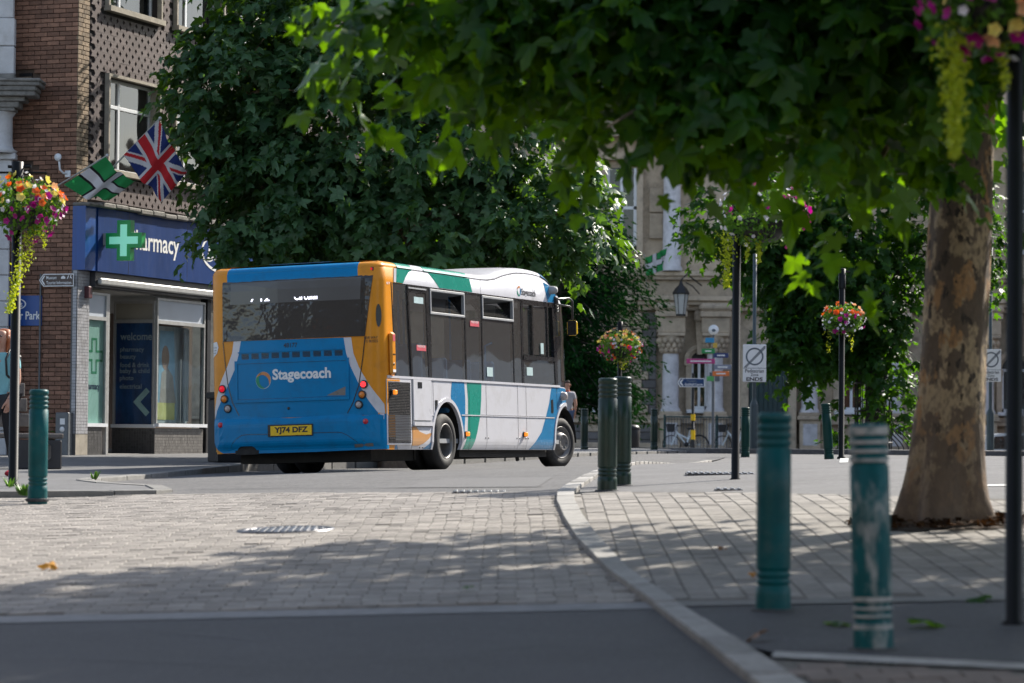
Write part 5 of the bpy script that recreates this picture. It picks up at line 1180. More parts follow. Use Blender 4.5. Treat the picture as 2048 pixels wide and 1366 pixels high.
# --- wheels and underside
def wheel(x, y, steer, dish, side):
    w_ = link('wheel', None, BUS, (x, y, .383), (0, 0, R(steer))); s_ = side
    r_ = .383
    b_ = MB(); b_.rev([(.235, .10*s_), (.245, .122*s_), (.30, .132*s_), (.345, .122*s_), (.365, .10*s_), (.380, .085*s_), (.383, .04*s_), (.383, -.04*s_), (.378, -.09*s_), (.34, -.11*s_), (.24, -.10*s_)], 40, axis='y'); b_.build('tyre', M['b_rubber'], w_)
    b_ = MB()
    if dish: b_.rev([(.238, .108*s_), (.243, .122*s_), (.228, .125*s_), (.222, .09*s_), (.212, .0), (.205, -.05*s_), (.12, -.07*s_), (.12, -.02*s_), (.09, .0), (0, .0)], 32, axis='y')
    else: b_.rev([(.238, .108*s_), (.243, .122*s_), (.230, .126*s_), (.218, .07*s_), (.19, .075*s_), (.145, .12*s_), (.125, .165*s_), (.105, .17*s_), (.09, .15*s_), (.05, .155*s_), (0, .157*s_)], 32, axis='y')
    b_.build('rim', M['b_rim'], w_)
    b_ = MB(); n_ = 10 if dish else 6
    for k in range(n_):
        t = 2*math.pi*k/n_; rr_ = .155 if dish else .085; b_.rev([(0, (-.03 if dish else .165)*s_), (.014, (-.03 if dish else .165)*s_), (.016, (-.08 if dish else .13)*s_)], 6, axis='y', c=(rr_*math.cos(t), 0, rr_*math.sin(t)))
    tag(b_.build('wheel_nuts', M['b_rim'], w_), kind='stuff'); return w_
wheel(.06, -1.105, 0, True, -1); wheel(.06, 1.105, 0, True, 1); wheel(WB, -1.06, -14, False, -1); wheel(WB, 1.06, -14, False, 1)
wheel(.06, -.82, 0, True, -1); wheel(.06, .82, 0, True, 1)
b = MB(); b.box(-1.85, -.98, .13, -.5, .92, .34); b.box(-.5, -1.0, .14, -.46, .9, .36); b.box(.7, -1.15, .17, 4.0, 1.15, .36); b.box(-.5, -.55, .25, .7, .55, .45); b.tube([(.06, -1.0, .383), (.06, 1.0, .383)], .09, 10); b.tube([(2.95, -1.1, .19), (2.98, -1.1, .12)], .03, 6); b.build('underframe', M['b_under'], BUS)
for cx_, rr_ in ((.06, .54), (4.6, .5)):
    for s_ in (1, -1):
        b = MB(); pr = [(cx_+rr_*math.cos(t), .38+rr_*1.03*math.sin(t)) for t in np.linspace(0, math.pi, 14)]; v = []; f = []
        for (x, z) in pr: v += [(x, s_*1.22, z), (x, s_*.68, z)]
        for i in range(13): f.append((2*i, 2*i+1, 2*i+3, 2*i+2))
        b.add(v, f); v2 = [(x, s_*.68, z) for x, z in pr]; b.add(v2, [tuple(range(len(v2)))]); b.build('wheel_housing', M['b_under'], BUS)
# --- mirror on its arm
mi = link('wing_mirror', None, BUS)
b = MB(); b.bbox(4.20, -1.29, 2.42, 4.32, -1.20, 2.56, .02); b.tube([(4.30, -1.27, 2.52), (4.55, -1.36, 2.54), (4.64, -1.38, 2.50), (4.64, -1.38, 2.2)], .018, 8); b.tube([(4.30, -1.27, 2.44), (4.56, -1.36, 2.42), (4.64, -1.38, 2.38)], .015, 8); b.build('arm', M['b_black'], mi)
b = MB(); b.bbox(4.58, -1.46, 1.98, 4.66, -1.30, 2.21, .03); b.build('housing', M['plate_yellow'], mi)
b = MB(); b.box(4.565, -1.458, 1.985, 4.581, -1.325, 2.205); b.build('glass', M['b_black'], mi); b = MB(); b.sphere((4.69, -1.40, 2.15), .04, 8); b.build('knob', M['plate_yellow'], mi)
for k in range(3): b = MB(); b.tube([(4.22+.02*k, -1.252, 2.44-.04*k), (4.28, -1.28, 2.40-.04*k), (4.34, -1.27, 2.44-.04*k)], .012, 6); b.build('cable', M['b_black'], mi)
# ------------------------------------------------------------------ bollards
M['bol_green'] = mat('bol_green', (.0, .078, .086), .42, .2, 5, .05, 30, stain=(.12, .13, .12), sscale=9, samt=.2, spec=.25)
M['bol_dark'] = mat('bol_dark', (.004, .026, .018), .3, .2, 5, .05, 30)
M['bol_worn'] = mat('bol_worn', (.0, .08, .09), .55, .3, 6, .3, 40, stain=(.42, .41, .39), sscale=3.2, samt=1.0, stretch=(2.6, 2.6, 1.0), spec=.25)
M['pole_black'] = mat('pole_black', (.006, .007, .008), .4, .2, 6, spec=.22)
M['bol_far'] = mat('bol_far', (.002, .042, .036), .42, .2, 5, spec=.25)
BP = [(.001, 1.0), (.07, 1.0), (.083, .992), (.087, .98)]
for zc in (.945, .905, .865, .825): BP += [(.087, zc+.012), (.078, zc+.006), (.078, zc-.006), (.087, zc-.012)]
BP += [(.0875, .6), (.0875, .22)]
for zc in (.20, .165, .13): BP += [(.087, zc+.012), (.079, zc+.005), (.079, zc-.005), (.087, zc-.012)]
BP += [(.089, .08), (.089, -.1)]
bol_me = {}
M['scraped'] = mat('scraped', (.40, .39, .37), .7, .2, 14, .3, 60, stain=(.02, .10, .11), sscale=11, samt=.9)
def bollard(x, y, label, m='bol_green', tilt=(0, 0), h=1.0, z=None):
    if m not in bol_me: b = MB(); b.rev(BP, 28); b2 = MB(); b2.rev([(.10, -.02), (.115, .004), (.088, .012)], 20); bol_me[m] = (b.mesh(M[m], 'bollard'), b2.mesh(M['asphalt_dark'], 'collar'))
    t = tag(link('bollard', bol_me[m][0], None, (x, y, g1(x, y) if z is None else z), (R(tilt[1]), R(tilt[0]), 0)), label, 'bollard', 'green ringed bollards'); t.scale = (1, 1, h)
    link('collar', bol_me[m][1], t)
    if m == 'bol_worn':
        for z0, z1 in ((.83, .845), (.87, .885), (.91, .925), (.95, .985), (.075, .115), (.145, .155), (.18, .19), (.215, .235)):
            q = MB(); q.rev([(.0878, z0), (.0884, (z0+z1)/2), (.0878, z1)], 28); q.build('scraped_ring', M['scraped'], t)
    return t
bollard(1.61, 13.3, 'scuffed teal bollard with bare scraped rings, nearest of all and leaning slightly', 'bol_worn', (-1.6, 0))
bollard(1.33, 15.18, 'clean teal bollard standing just behind the scuffed one', 'bol_green')
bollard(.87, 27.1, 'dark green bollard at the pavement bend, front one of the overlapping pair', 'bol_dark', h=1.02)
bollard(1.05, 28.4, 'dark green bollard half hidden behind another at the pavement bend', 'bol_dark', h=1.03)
bollard(-4.30, 27.3, 'teal bollard on the left by the low kerb end and the weeds', 'bol_green', z=.90)
bollard(4.68, 60.0, 'far green bollard just right of the slim black pole', 'bol_far')
bollard(5.83, 55.0, 'tilted green bollard in front of the town hall plinth', 'bol_far', (-4.0, 0), h=1.05)
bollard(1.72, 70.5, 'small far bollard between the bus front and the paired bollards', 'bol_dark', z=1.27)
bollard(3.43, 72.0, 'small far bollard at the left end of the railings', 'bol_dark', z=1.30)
bn = thing('litter_bin', 'squat black litter bin by the town hall wall behind the basket post', 'bin', (3.40, 85, 1.2))
b = MB(); b.rev([(.22, 0), (.24, .02), (.25, .62), (.23, .66)], 14); b.build('body', M['black'], bn); b = MB(); b.rev([(.25, .66), (.27, .68), (.2, .78), (.001, .8)], 14); b.build('lid', M['black'], bn)

# ------------------------------------------------------------------ hanging baskets on black posts
leafs = leaf_mat('basket_leaf', '#2f5a1c', '#5f8f2a', '#7aa82a', .3, .5)
lime = leaf_mat('trailing_leaf', '#7d9c1c', '#b8c434', '#d0d824', .42, .5)
FL = {'magenta': leaf_mat('petal_magenta', '#8c0a62', '#b3148a', '#c01090', .3), 'orange': leaf_mat('petal_orange', '#e2571c', '#f07a28', '#f06a20', .3), 'yellow': leaf_mat('petal_yellow', '#e8d060', '#f0e08a', '#f0e060', .3), 'white': leaf_mat('petal_white', '#dcd8e6', '#f2eef4', '#e8e8f0', .3), 'peach': leaf_mat('petal_peach', '#f0a070', '#f4c090', '#f0b080', .3)}
pet_me = {}
for k_, m_ in FL.items():
    v = [(0, 0, -.012)]; n = 10
    for i in range(n): t = 2*math.pi*i/n; r_ = .034 if i % 2 == 0 else .026; v.append((r_*math.cos(t), r_*math.sin(t), .006 if i % 2 == 0 else .0))
    pet_me[k_] = mesh_from(v, [(0, 1+i, 1+(i+1) % n) for i in range(n)], m_)
def small_leaves(pts, size, m, name, parent, flat=False):
    V = []; F = []
    for p in pts:
        d = Vector((random.gauss(0, 1), random.gauss(0, 1), random.gauss(.3, .8))).normalized(); a = d.orthogonal().normalized(); q = Vector(d).cross(a); t = random.random()*6.28; u = a*math.cos(t)+q*math.sin(t); w_ = d.cross(u); s_ = size*random.uniform(.6, 1.3); P0 = Vector(p); n = len(V)
        V += [P0-u*s_, P0+w_*s_*.55, P0+u*s_, P0-w_*s_*.55]; F.append((n, n+1, n+2, n+3))
    return tag(link(name, mesh_from(V, F, m), parent), kind='stuff')
def basket(x, y, z, r_, label, mix, vines, nfl=80, seed=1, bowl_x=0.):
    random.seed(seed); t = thing('flower_basket', label, 'flower basket', (x, y, z), group='flower baskets on black posts')
    b = MB(); b.rev([(.001, -r_*.6), (r_*.3, -r_*.58), (r_*.5, -r_*.4), (r_*.6, -.05), (r_*.58, -.02), (.001, -.06)], 20); b.build('bowl', M['black'], t)
    pts = []
    for i in range(1500):
        d = Vector((random.gauss(0, 1), random.gauss(0, 1), random.gauss(.05, .8))).normalized(); rr_ = r_*random.uniform(.62, 1.0); pts.append((d.x*rr_, d.y*rr_, d.z*rr_*.78))
    small_leaves(pts, .032, leafs, 'foliage', t)
    for i in range(nfl):
        d = Vector((random.gauss(0, 1), random.gauss(0, 1)-.25, random.gauss(.25, .7))).normalized(); hgt = d.z
        ks = mix(d) ; rr_ = r_*random.uniform(1.0, 1.12)
        o = link('blossom', pet_me[ks], t, (d.x*rr_, d.y*rr_, d.z*rr_*.8)); nrm = (d+Vector((random.gauss(0, .35), random.gauss(0, .35), random.gauss(.1, .3)))).normalized(); o.rotation_mode = 'QUATERNION'; o.rotation_quaternion = nrm.to_track_quat('Z', 'Y'); s_ = random.uniform(.8, 1.35)*(.75 if ks == 'white' else 1.15); o.scale = (s_, s_, s_)
    vp = []
    for (vx, vy, ln, sway, wd_, cnt) in vines:
        for k in range(cnt):
            s_ = random.random()**.8; w_ = wd_*(1-.75*s_); vp.append((vx+sway*s_+random.gauss(0, w_*.5), vy+random.gauss(0, .04), -r_*.35-ln*s_+random.gauss(0, .015)))
    if vp: small_leaves(vp, .017, lime, 'trailing_vine', t)
    return t
def warm(d):
    if d.z > .40: return random.choice(['yellow', 'yellow', 'yellow', 'peach', 'orange', 'white' if d.x > 0 else 'orange'])
    if d.z > .0: return random.choice(['orange', 'orange', 'magenta', 'yellow', 'white', 'white'])
    return random.choice(['magenta', 'magenta', 'magenta', 'white'])
def white_ish(d): return random.choice(['white', 'white', 'white', 'magenta']) if d.x < .3 else random.choice(['magenta', 'magenta', 'white'])
def pale(d): return random.choice(['white', 'white', 'white', 'white', 'magenta'] if d.z < .25 else ['orange', 'peach', 'white', 'orange'])
def near_mix(d): return random.choice(['magenta', 'magenta', 'magenta', 'yellow', 'peach', 'white'])
def post(x, y, z0, z1, r_, label, arms=True, head='T'):
    t = thing('basket_post', label, 'post', (x, y, z0), group='slim black basket posts')
    b = MB(); b.rev([(r_*1.5, -.1), (r_*1.5, .012), (r_, .03), (r_, z1-z0-.02), (r_*.6, z1-z0), (.001, z1-z0)], 16); b.build('shaft', M['pole_black'], t)
    b = MB(); h_ = z1-z0; b.rev([(r_*1.25, h_-.32), (r_*1.25, h_+.02), (.001, h_+.03)], 14); b.tube([(-.10, 0, h_-.03), (.14, 0, h_-.03)], .018, 6)
    if arms: b.tube([(-.42, 0, h_-.09), (.30, 0, h_-.09)], .012, 6); b.tube([(-.42, 0, h_-.09), (-.2, 0, h_-.42), (0, 0, h_-.6)], .012, 6); b.tube([(.3, 0, h_-.09), (.2, 0, h_-.42), (0, 0, h_-.6)], .012, 6)
    b.build('bracket', M['pole_black'], t); return t
post(-5.09, 30.72, .97, 4.27, .05, 'slim black post on the left pavement carrying the bright basket')
basket(-5.0, 30.62, 3.82, .40, 'bright basket of yellow, orange and magenta flowers with one long lime trail, left of all', warm, [(.12, -.1, .95, -.25, .13, 700), (.2, -.05, .3, .02, .05, 60)], 150, 11)
post(2.19, 29.3, 1.10, 4.05, .04, 'slim black post in mid pavement right of the paired bollards', False)
basket(2.44, 29.25, 3.68, .42, 'basket of white and magenta flowers with yellow trails, half hidden by leaves', white_ish, [(-.36, -.12, .55, .0, .11, 420), (-.16, -.1, .28, 0, .05, 90), (-.06, -.1, .3, .02, .06, 150)], 110, 12)
post(2.38, 14.2, .61, 4.4, .042, 'slim black post nearest the camera at the right edge')
basket(2.27, 14.15, 3.56, .34, 'large near basket with magenta flowers and a long lime trail beside the near tree trunk', near_mix, [(-.20, -.1, .62, .0, .10, 900), (.02, -.05, .3, .03, .05, 80)], 130, 13)
post(5.72, 52, 1.24, 4.5, .05, 'slim black post in front of the dense tree before the town hall', False)
basket(5.73, 51.9, 3.64, .36, 'basket of white and orange flowers in front of the dark dense tree', pale, [(-.25, -.05, .45, 0, .12, 60), (.15, -.05, .4, 0, .08, 60)], 110, 14)
post(2.45, 68, 1.28, 4.2, .05, 'far black post rising behind the paired bollards')
basket(2.45, 67.9, 3.66, .47, 'round far basket of orange, peach and white flowers above the paired bollards', lambda d: random.choice(['orange', 'peach', 'yellow', 'yellow', 'peach', 'white'] if d.z > .25 else ['white', 'white', 'magenta', 'orange', 'yellow'] if d.x > -.3 else ['magenta', 'white', 'orange']), [(.05, -.1, .35, .0, .22, 160)], 150, 15)

# ------------------------------------------------------------------ road signs
M['sign_white'] = mat('sign_white', (.9, .91, .92), .4, .06, 6); M['sign_grey'] = mat('sign_grey', (.09, .12, .15), .4, .08)
M['sign_blue'] = mat('sign_blue', (.006, .045, .15), .4, .1); M['post_grey'] = mat('post_grey', (.05, .075, .085), .45, .15)
def ped_sign(x, y, zt, label, h=4.6):
    z0 = g1(x, y)+.03; t = thing('pedestrian_sign', label, 'road sign', (x, y, z0), group='pedestrian zone ends signs')
    b = MB(); b.rev([(.10, -.1), (.10, 1.08), (.085, 1.13), (.05, 1.2), (.045, 1.25)], 14); b.rev([(.045, 1.2), (.045, h), (.001, h+.01)], 12); b.build('post', M['post_grey'], t)
    z = zt-z0; b = MB(); b.bbox(-.27, -.075, z-.87, .27, -.05, z, .012); pl_ = b.build('plate', M['sign_white'], t)
    F_ = lambda a, b_, o: (a, -.075-o, b_)
    n = 36; c_ = z-.28; ro, ri = .205, .170
    link('ring', drape([(ro*math.cos(2*math.pi*i/n), c_+ro*math.sin(2*math.pi*i/n)) for i in range(n)], F_, M['sign_grey'], .004, holes=[[(ri*math.cos(2*math.pi*i/n), c_+ri*math.sin(2*math.pi*i/n)) for i in range(n)]]), pl_)
    link('slash', drape([(-.25, c_-.25), (-.19, c_-.26), (.25, c_+.19), (.25, c_+.25), (.22, c_+.25)], F_, mat('sign_mid', (.24, .26, .28), .4) if 'sign_mid' not in bpy.data.materials else bpy.data.materials['sign_mid'], .003), pl_)
    link('rule', drape([(-.27, z-.555), (.27, z-.555), (.27, z-.545), (-.27, z-.545)], F_, M['sign_grey'], .003), pl_)
    lettering('Pedestrian', -.215, z-.655, .43, .085, F_, M['b_print'], pl_, .01); lettering('Zone', -.09, z-.735, .18, .065, F_, M['b_print'], pl_, .01); lettering('ENDS', -.19, z-.845, .38, .085, F_, M['b_print'], pl_, .03)
    return t
ped_sign(5.62, 69.5, 3.78, 'pedestrian zone ends sign close beside the slim mid-pavement post, before the green door')
ped_sign(12.77, 80, 4.06, 'pedestrian zone ends sign standing clear to the right of the big trunk', 5.6)
gp = thing('direction_sign', 'blue left arrow sign for the Guildhall Centre on a yellow and black post', 'sign', (5.75, 95, 1.16))
b = MB(); b.rev([(.07, 0), (.07, .8), (.045, .82), (.045, 2.55)], 10); b.build('post', M['black'], gp)
b = MB(); b.rev([(.072, 1.05), (.072, 1.25)], 10); b.rev([(.072, .45), (.072, .75)], 10); b.build('yellow_bands', M['plate_yellow'], gp)
F_ = lambda a, b_, o: (a, -.06-o, b_)
b = MB(); b.prism([(-.50, 2.25), (-.42, 2.39), (.34, 2.39), (.36, 2.36), (.36, 2.14), (.34, 2.11), (-.42, 2.11)], 'y', -.06, -.03); b.build('plate', M['sign_white'], gp)
link('panel', drape([(-.47, 2.25), (-.40, 2.37), (.34, 2.37), (.34, 2.13), (-.40, 2.13)], F_, M['sign_blue'], .003), gp)
link('arrow', drape([(-.44, 2.25), (-.36, 2.35), (-.31, 2.35), (-.38, 2.25), (-.31, 2.15), (-.36, 2.15)], F_, M['sign_white'], .006), gp); lettering('Guildhall Centre', -.27, 2.15, .56, .085, F_, M['sign_white'], gp, .01, off=.006); lettering('Museum', -.2, 2.27, .3, .07, F_, M['sign_mid'] if 'sign_mid' in M else bpy.data.materials['sign_mid'], gp, .0, off=.006)
fp = thing('finger_post', 'colourful finger post with a round white top before the arched window', 'sign post', (6.72, 100, 1.13))
b = MB(); b.rev([(.05, 0), (.05, 3.0), (.04, 3.02), (.04, 4.0)], 10); b.build('post', M['grey_metal'], fp)
b = MB(); b.rev([(0, -.05), (.17, -.05), (.17, .02), (0, .02)], 24, axis='y', c=(0, 0, 4.15)); dk = b.build('disc', M['sign_white'], fp)
link('disc_mark', drape(blob(0, 4.13, .07, .05, 12), lambda a, b_, o: (a, -.05-o, b_), M['sign_grey'], .004), dk)
fc = {'cyan': (.03, .28, .55), 'yellow': (.65, .42, .06), 'green': (.03, .30, .09), 'navy': (.03, .05, .17), 'magenta': (.5, .05, .22), 'grey': (.22, .25, .33), 'orange': (.75, .19, .04), 'lime': (.10, .42, .12)}
for k_, x0, x1, z_ in (('cyan', -.28, .02, 3.72), ('yellow', -.02, .12, 3.55), ('green', -.40, .05, 3.36), ('navy', .0, .50, 3.22), ('magenta', -.90, .05, 3.02), ('grey', .02, .60, 2.83), ('orange', -.03, .53, 2.61), ('lime', -.22, .02, 2.44)):
    b = MB(); mm = mat('finger_'+k_, fc[k_], .4, .08); b.bbox(x0, -.06, z_, x1, -.03, z_+.16, .01); fo_ = b.build('finger', mm, fp)
    if x1-x0 > .4: link('print_line', drape([(x0+.12, z_+.06), (x1-.12, z_+.06), (x1-.12, z_+.10), (x0+.12, z_+.10)], lambda a, b_, o: (a, -.06-o, b_), M['sign_white'], .002), fo_)

# ------------------------------------------------------------------ railings, bicycle, tree guard, rack
def railing(x0, x1, y, z0, label, posts):
    t = thing('railing', label, 'railing', (x0, y, z0)); w_ = x1-x0
    b = MB(); b.tube([(0, 0, 1.38), (w_, 0, 1.38)], .03, 6); b.build('top_rail', M['green_metal'], t); b = MB(); b.tube([(0, 0, .12), (w_, 0, .12)], .025, 6); b.build('bottom_rail', M['green_metal'], t)
    bm_ = MB(); bm_.tube([(0, 0, .05), (0, 0, 1.36)], .014, 5); me = bm_.mesh(M['grey_metal']); n = int(w_/.105)
    for i in range(n): link('bar', me, t, (.05+i*w_/n, 0, 0))
    pm = MB(); pm.tube([(0, 0, -.05), (0, 0, 1.46)], .04, 8); me = pm.mesh(M['green_metal'])
    for p in posts: link('railing_post', me, t, (p, 0, 0))
railing(5.72, 8.75, 112.0, 1.10, 'grey and green railings behind the parked bicycle', (0, 1.95, 3.0))
railing(14.3, 17.8, 86.0, 1.20, 'grey railings behind the white car at the right edge', (0, 2.0, 3.9))
bk = thing('bicycle', 'silver bicycle with a black front basket leaning at the railings', 'bicycle', (6.42, 110.4, 1.12), (R(-4), 0, R(4)))
M['silver'] = mat('silver', (.72, .78, .80), .4, .08)
for cx_ in (-.52, .50):
    w_ = link('wheel', None, bk, (cx_, 0, .33)); b = MB(); n = 32
    b.rev([(.33+.018*math.cos(a), .018*math.sin(a)) for a in np.linspace(0, 2*math.pi, 9)], n, axis='y'); b.build('tyre', M['b_rubber'], w_); b = MB()
    for k in range(14): a = 2*math.pi*k/14; b.tube([(0, .02 if k % 2 else -.02, 0), (.31*math.cos(a), 0, .31*math.sin(a))], .003, 3, cap=False)
    b.tube([(0, -.04, 0), (0, .04, 0)], .025, 8); b.build('spokes', M['silver'], w_)
b = MB(); b.tube([(-.34, 0, .80), (.02, 0, .33), (.50, 0, .33), (.20, 0, .72), (.02, 0, .33)], .032, 8); b.tube([(-.36, 0, .86), (-.33, 0, .74), (-.38, 0, .62), (-.52, .04, .33)], .026, 8); b.tube([(-.34, 0, .76), (.12, 0, .52)], .03, 8); b.tube([(.03, 0, .34), (.17, 0, .88)], .018, 8); b.build('frame', M['silver'], bk)
b = MB(); b.bbox(.06, -.08, .88, .30, .08, .95, .03); b.build('saddle', M['black'], bk)
b = MB(); b.tube([(-.36, 0, .86), (-.34, 0, 1.0), (-.30, .02, 1.03)], .016, 6); b.tube([(-.18, -.28, 1.0), (-.32, -.1, 1.04), (-.32, .1, 1.04), (-.18, .28, 1.0)], .014, 6); b.build('handlebar', M['black'], bk)
b = MB(); b.prism([(-.70, 1.08), (-.40, 1.08), (-.44, .80), (-.66, .80)], 'y', -.17, .17); b.build('basket', M['black'], bk)
b = MB(); b.tube([(.86*math.cos(a)*.42+.5, 0, .33+.36*math.sin(a)) for a in np.linspace(.1, 2.4, 10)], .018, 6); b.build('mudguard', M['black'], bk)
b = MB(); b.tube([(.02, -.06, .33), (.10, -.1, .2)], .012, 6); b.rev([(.001, 0), (.09, 0), (.09, .01), (.001, .01)], 14, axis='y', c=(.02, -.05, .33)); b.tube([(.02, .06, .33), (-.06, .1, .45)], .012, 6); b.build('crank', M['black'], bk)
b2 = thing('bicycle', 'second silver bicycle at the railings, partly hidden by the slim mid-pavement post', 'bicycle', (8.35, 111.0, 1.12), (0, 0, R(2)))
for ch in list(bk.children): copy_tree(ch, b2)
tg = thing('tree_guard', 'black iron bar guard round the dense tree trunk', 'tree guard', (9.05, 75, 1.26))
bm_ = MB(); bm_.tube([(0, 0, 0), (0, 0, 1.95), (.05, 0, 2.05)], .016, 5); me = bm_.mesh(M['black'])
for k in range(18): a = 2*math.pi*k/18; link('bar', me, tg, (.46*math.cos(a), .46*math.sin(a), 0), (0, 0, a))
for zz in (.25, 1.05, 1.75): b = MB(); b.rev([(.47, zz), (.485, zz), (.485, zz+.045), (.47, zz+.045), (.47, zz)], 24); b.build('hoop', M['black'], tg)
rk = thing('cycle_rack', 'low black curved cycle rack on the paving beside the tree guard', 'cycle rack', (9.35, 72, 1.27))
b = MB()
for k in range(4):
    x0 = -.25+k*.13; b.tube([(x0-.2, .1*k, .62), (x0-.1, .1*k, .5), (x0+.12, .1*k, .28), (x0+.2, .1*k, .15), (x0+.2, .1*k, .02)], .018, 6)
b.tube([(-.3, 0, .03), (.65, 0, .03)], .018, 6); b.tube([(-.3, .3, .03), (.65, .3, .03)], .018, 6); b.build('hoops', M['black'], rk)

# ------------------------------------------------------------------ car at the right edge
CAR = thing('parked_car', 'white hatchback half hidden behind the near post at the right edge', 'car', (16.6, 95, g1(16.6, 95)+.11), (0, 0, R(0)))
M['car_white'] = mat('car_white', (.62, .66, .70), .2, .05, coat=.6)
prof = [(-1.95, .35), (-2.0, .62), (-1.92, .88), (-1.55, 1.36), (-1.2, 1.45), (.1, 1.46), (.9, 1.02), (1.75, .88), (1.98, .68), (2.0, .35)]
b = MB(); b.prism(prof, 'y', -.84, .84); cb_ = b.build('body', M['car_white'], CAR)
b = MB(); b.prism([(-1.62, .95), (-1.42, 1.34), (-.95, 1.38), (-.95, .95)], 'y', -.846, -.80); b.prism([(-.85, .95), (-.85, 1.38), (.05, 1.38), (.70, .98), (.5, .95)], 'y', -.846, -.80); b.build('side_window', M['b_rearglass'], CAR)
b = MB(); b.bbox(-2.02, -.80, .72, -1.88, -.55, .90, .03); b.build('tail_lamp', M['red_lens'], CAR); b = MB(); b.bbox(1.75, -.8, .62, 1.97, -.5, .78, .03); b.build('headlight', M['clear_lens'], CAR)
b = MB(); b.box(-.9, -.848, .5, -.885, -.842, 1.4); b.box(.55, -.848, .5, .565, -.842, .95); b.build('door_gap', M['black'], CAR)
b = MB(); b.bbox(.42, -.98, .92, .58, -.84, 1.05, .03); b.build('mirror', M['car_white'], CAR)
for cx_ in (-1.25, 1.25):
    w_ = link('wheel', None, CAR, (cx_, -.74, .31)); b = MB(); b.rev([(.2, -.1), (.29, -.11), (.31, -.07), (.31, .08)], 20, axis='y'); b.build('tyre', M['b_rubber'], w_); b = MB(); b.rev([(.2, -.1), (.15, -.09), (.001, -.1)], 16, axis='y'); b.build('rim', M['silver'], w_)

# ------------------------------------------------------------------ bench, street bin, weeds, fallen leaves
BN = thing('bench', 'grey concrete bench with a slatted back by the brick wall', 'bench', (-6.62, 39.4, 1.055), (0, 0, R(12)))
M['bench'] = mat('bench', (.16, .14, .125), .85, .25, 6, .3, 40, stain=(.07, .06, .055), sscale=5, samt=.5)
b = MB(); b.bbox(-1.0, -.30, .40, .72, .25, .47, .015); b.build('seat', M['bench'], BN)
for x0 in (-.9, .45): b = MB(); b.bbox(x0, -.26, 0, x0+.16, .22, .40, .02); b.build('leg', M['bench'], BN)
b = MB(); b.bbox(.10, -.30, 0, .70, -.24, .38, .015); b.build('end_panel', mat('bench_dark', (.05, .048, .05), .7), BN)
b = MB(); b.bbox(.44, -.305, .12, .56, -.30, .33, .03); b.build('panel_mark', M['bench'], BN)
for k in range(3): b = MB(); b.bbox(-1.0, .16+k*.05, .55+k*.2, .30-k*.03, .20+k*.05, .73+k*.2, .012); b.build('back_slat', M['bench'], BN)
SBn = thing('street_bin', 'low black street bin on the pavement under the rear corner of the bus', 'bin', (-4.17, 44.8, 1.12), (0, 0, R(21)))
b = MB(); b.bbox(-.30, -.26, 0, .30, .26, .95, .02); b.build('body', M['black'], SBn); b = MB(); b.bbox(-.33, -.29, .95, .33, .29, 1.05, .02); b.build('lid', M['pole_black'], SBn); b = MB(); b.box(-.31, -.27, .16, .31, -.258, .18); b.build('trim_line', M['plate_yellow'], SBn)
weed = leaf_mat('weed', '#274e16', '#4a7a24', '#6a9a28', .25)
def weed_clump(x, y, z, r_, n, label):
    random.seed(int(n+abs(x)*10)); V = []; F = []
    for i in range(n):
        a = random.random()*6.28; d = random.random()**.6*r_; l_ = random.uniform(.06, .14); px, py = d*math.cos(a), d*math.sin(a); lean = Vector((math.cos(a)*.6, math.sin(a)*.6, 1)).normalized(); s_ = Vector((-math.sin(a), math.cos(a), 0))*.014; k = len(V)
        p = Vector((px*.4, py*.4, 0)); q = p+lean*l_; V += [p, p.lerp(q, .5)+s_, q, p.lerp(q, .5)-s_]; F.append((k, k+1, k+2, k+3))
    tag(link('weed_clump', mesh_from(V, F, weed), None, (x, y, z)), label, 'weed')
weed_clump(-4.5, 27.9, .92, .17, 130, 'leafy green weed at the foot of the left teal bollard'); weed_clump(-5.0, 30.0, .96, .06, 30, 'small weed tuft at the foot of the left black post'); weed_clump(-4.66, 33.6, .99, .05, 24, 'tiny weed growing on the kerb top beyond the low nose')
wv = thing('wall_weed', 'straggly weed against the brick wall by the cable box', 'weed', PHL, PHR)
random.seed(5); small_leaves([(-.62+random.gauss(0, .03), .32+random.gauss(0, .07), abs(random.gauss(.1, .14))) for _ in range(120)], .035, weed, 'foliage', wv)
# ------------------------------------------------------------------ people
def skin_mesh(joints, bones, root, m, sub=2, name='figure'):
    """one continuous surface grown round a jointed skeleton"""
    names = list(joints); idx = {k: i for i, k in enumerate(names)}
    me = bpy.data.meshes.new(name); me.from_pydata([joints[k][0] for k in names], [(idx[a], idx[b]) for a, b in bones], []); me.update()
    o = bpy.data.objects.new(name, me); COL.objects.link(o); md = o.modifiers.new('skin', 'SKIN'); md.use_smooth_shade = True
    for k in names:
        r_ = joints[k][1]; sv = me.skin_vertices[0].data[idx[k]]; sv.radius = r_ if isinstance(r_, tuple) else (r_, r_); sv.use_root = (k == root)
    s_ = o.modifiers.new('sub', 'SUBSURF'); s_.levels = sub; s_.render_levels = sub
    out = bpy.data.meshes.new_from_object(o.evaluated_get(bpy.context.evaluated_depsgraph_get())); bpy.data.objects.remove(o); bpy.data.meshes.remove(me)
    out.materials.clear(); out.materials.append(m); out.polygons.foreach_set('use_smooth', [True]*len(out.polygons)); return out
M['skin'] = mat('skin', (.50, .27, .19), .55, .06, 20); M['tee_blue'] = mat('tee_blue', (.22, .50, .56), .85, .1, 8, .2, 40); M['leggings'] = mat('leggings', (.012, .013, .018), .8, .2); M['shoe_red'] = mat('shoe_red', (.42, .01, .03), .6); M['hair_red'] = mat('hair_red', (.40, .12, .04), .6, .3, 40, stretch=(3, 3, .4)); M['sock'] = mat('sock', (.5, .5, .5), .8)
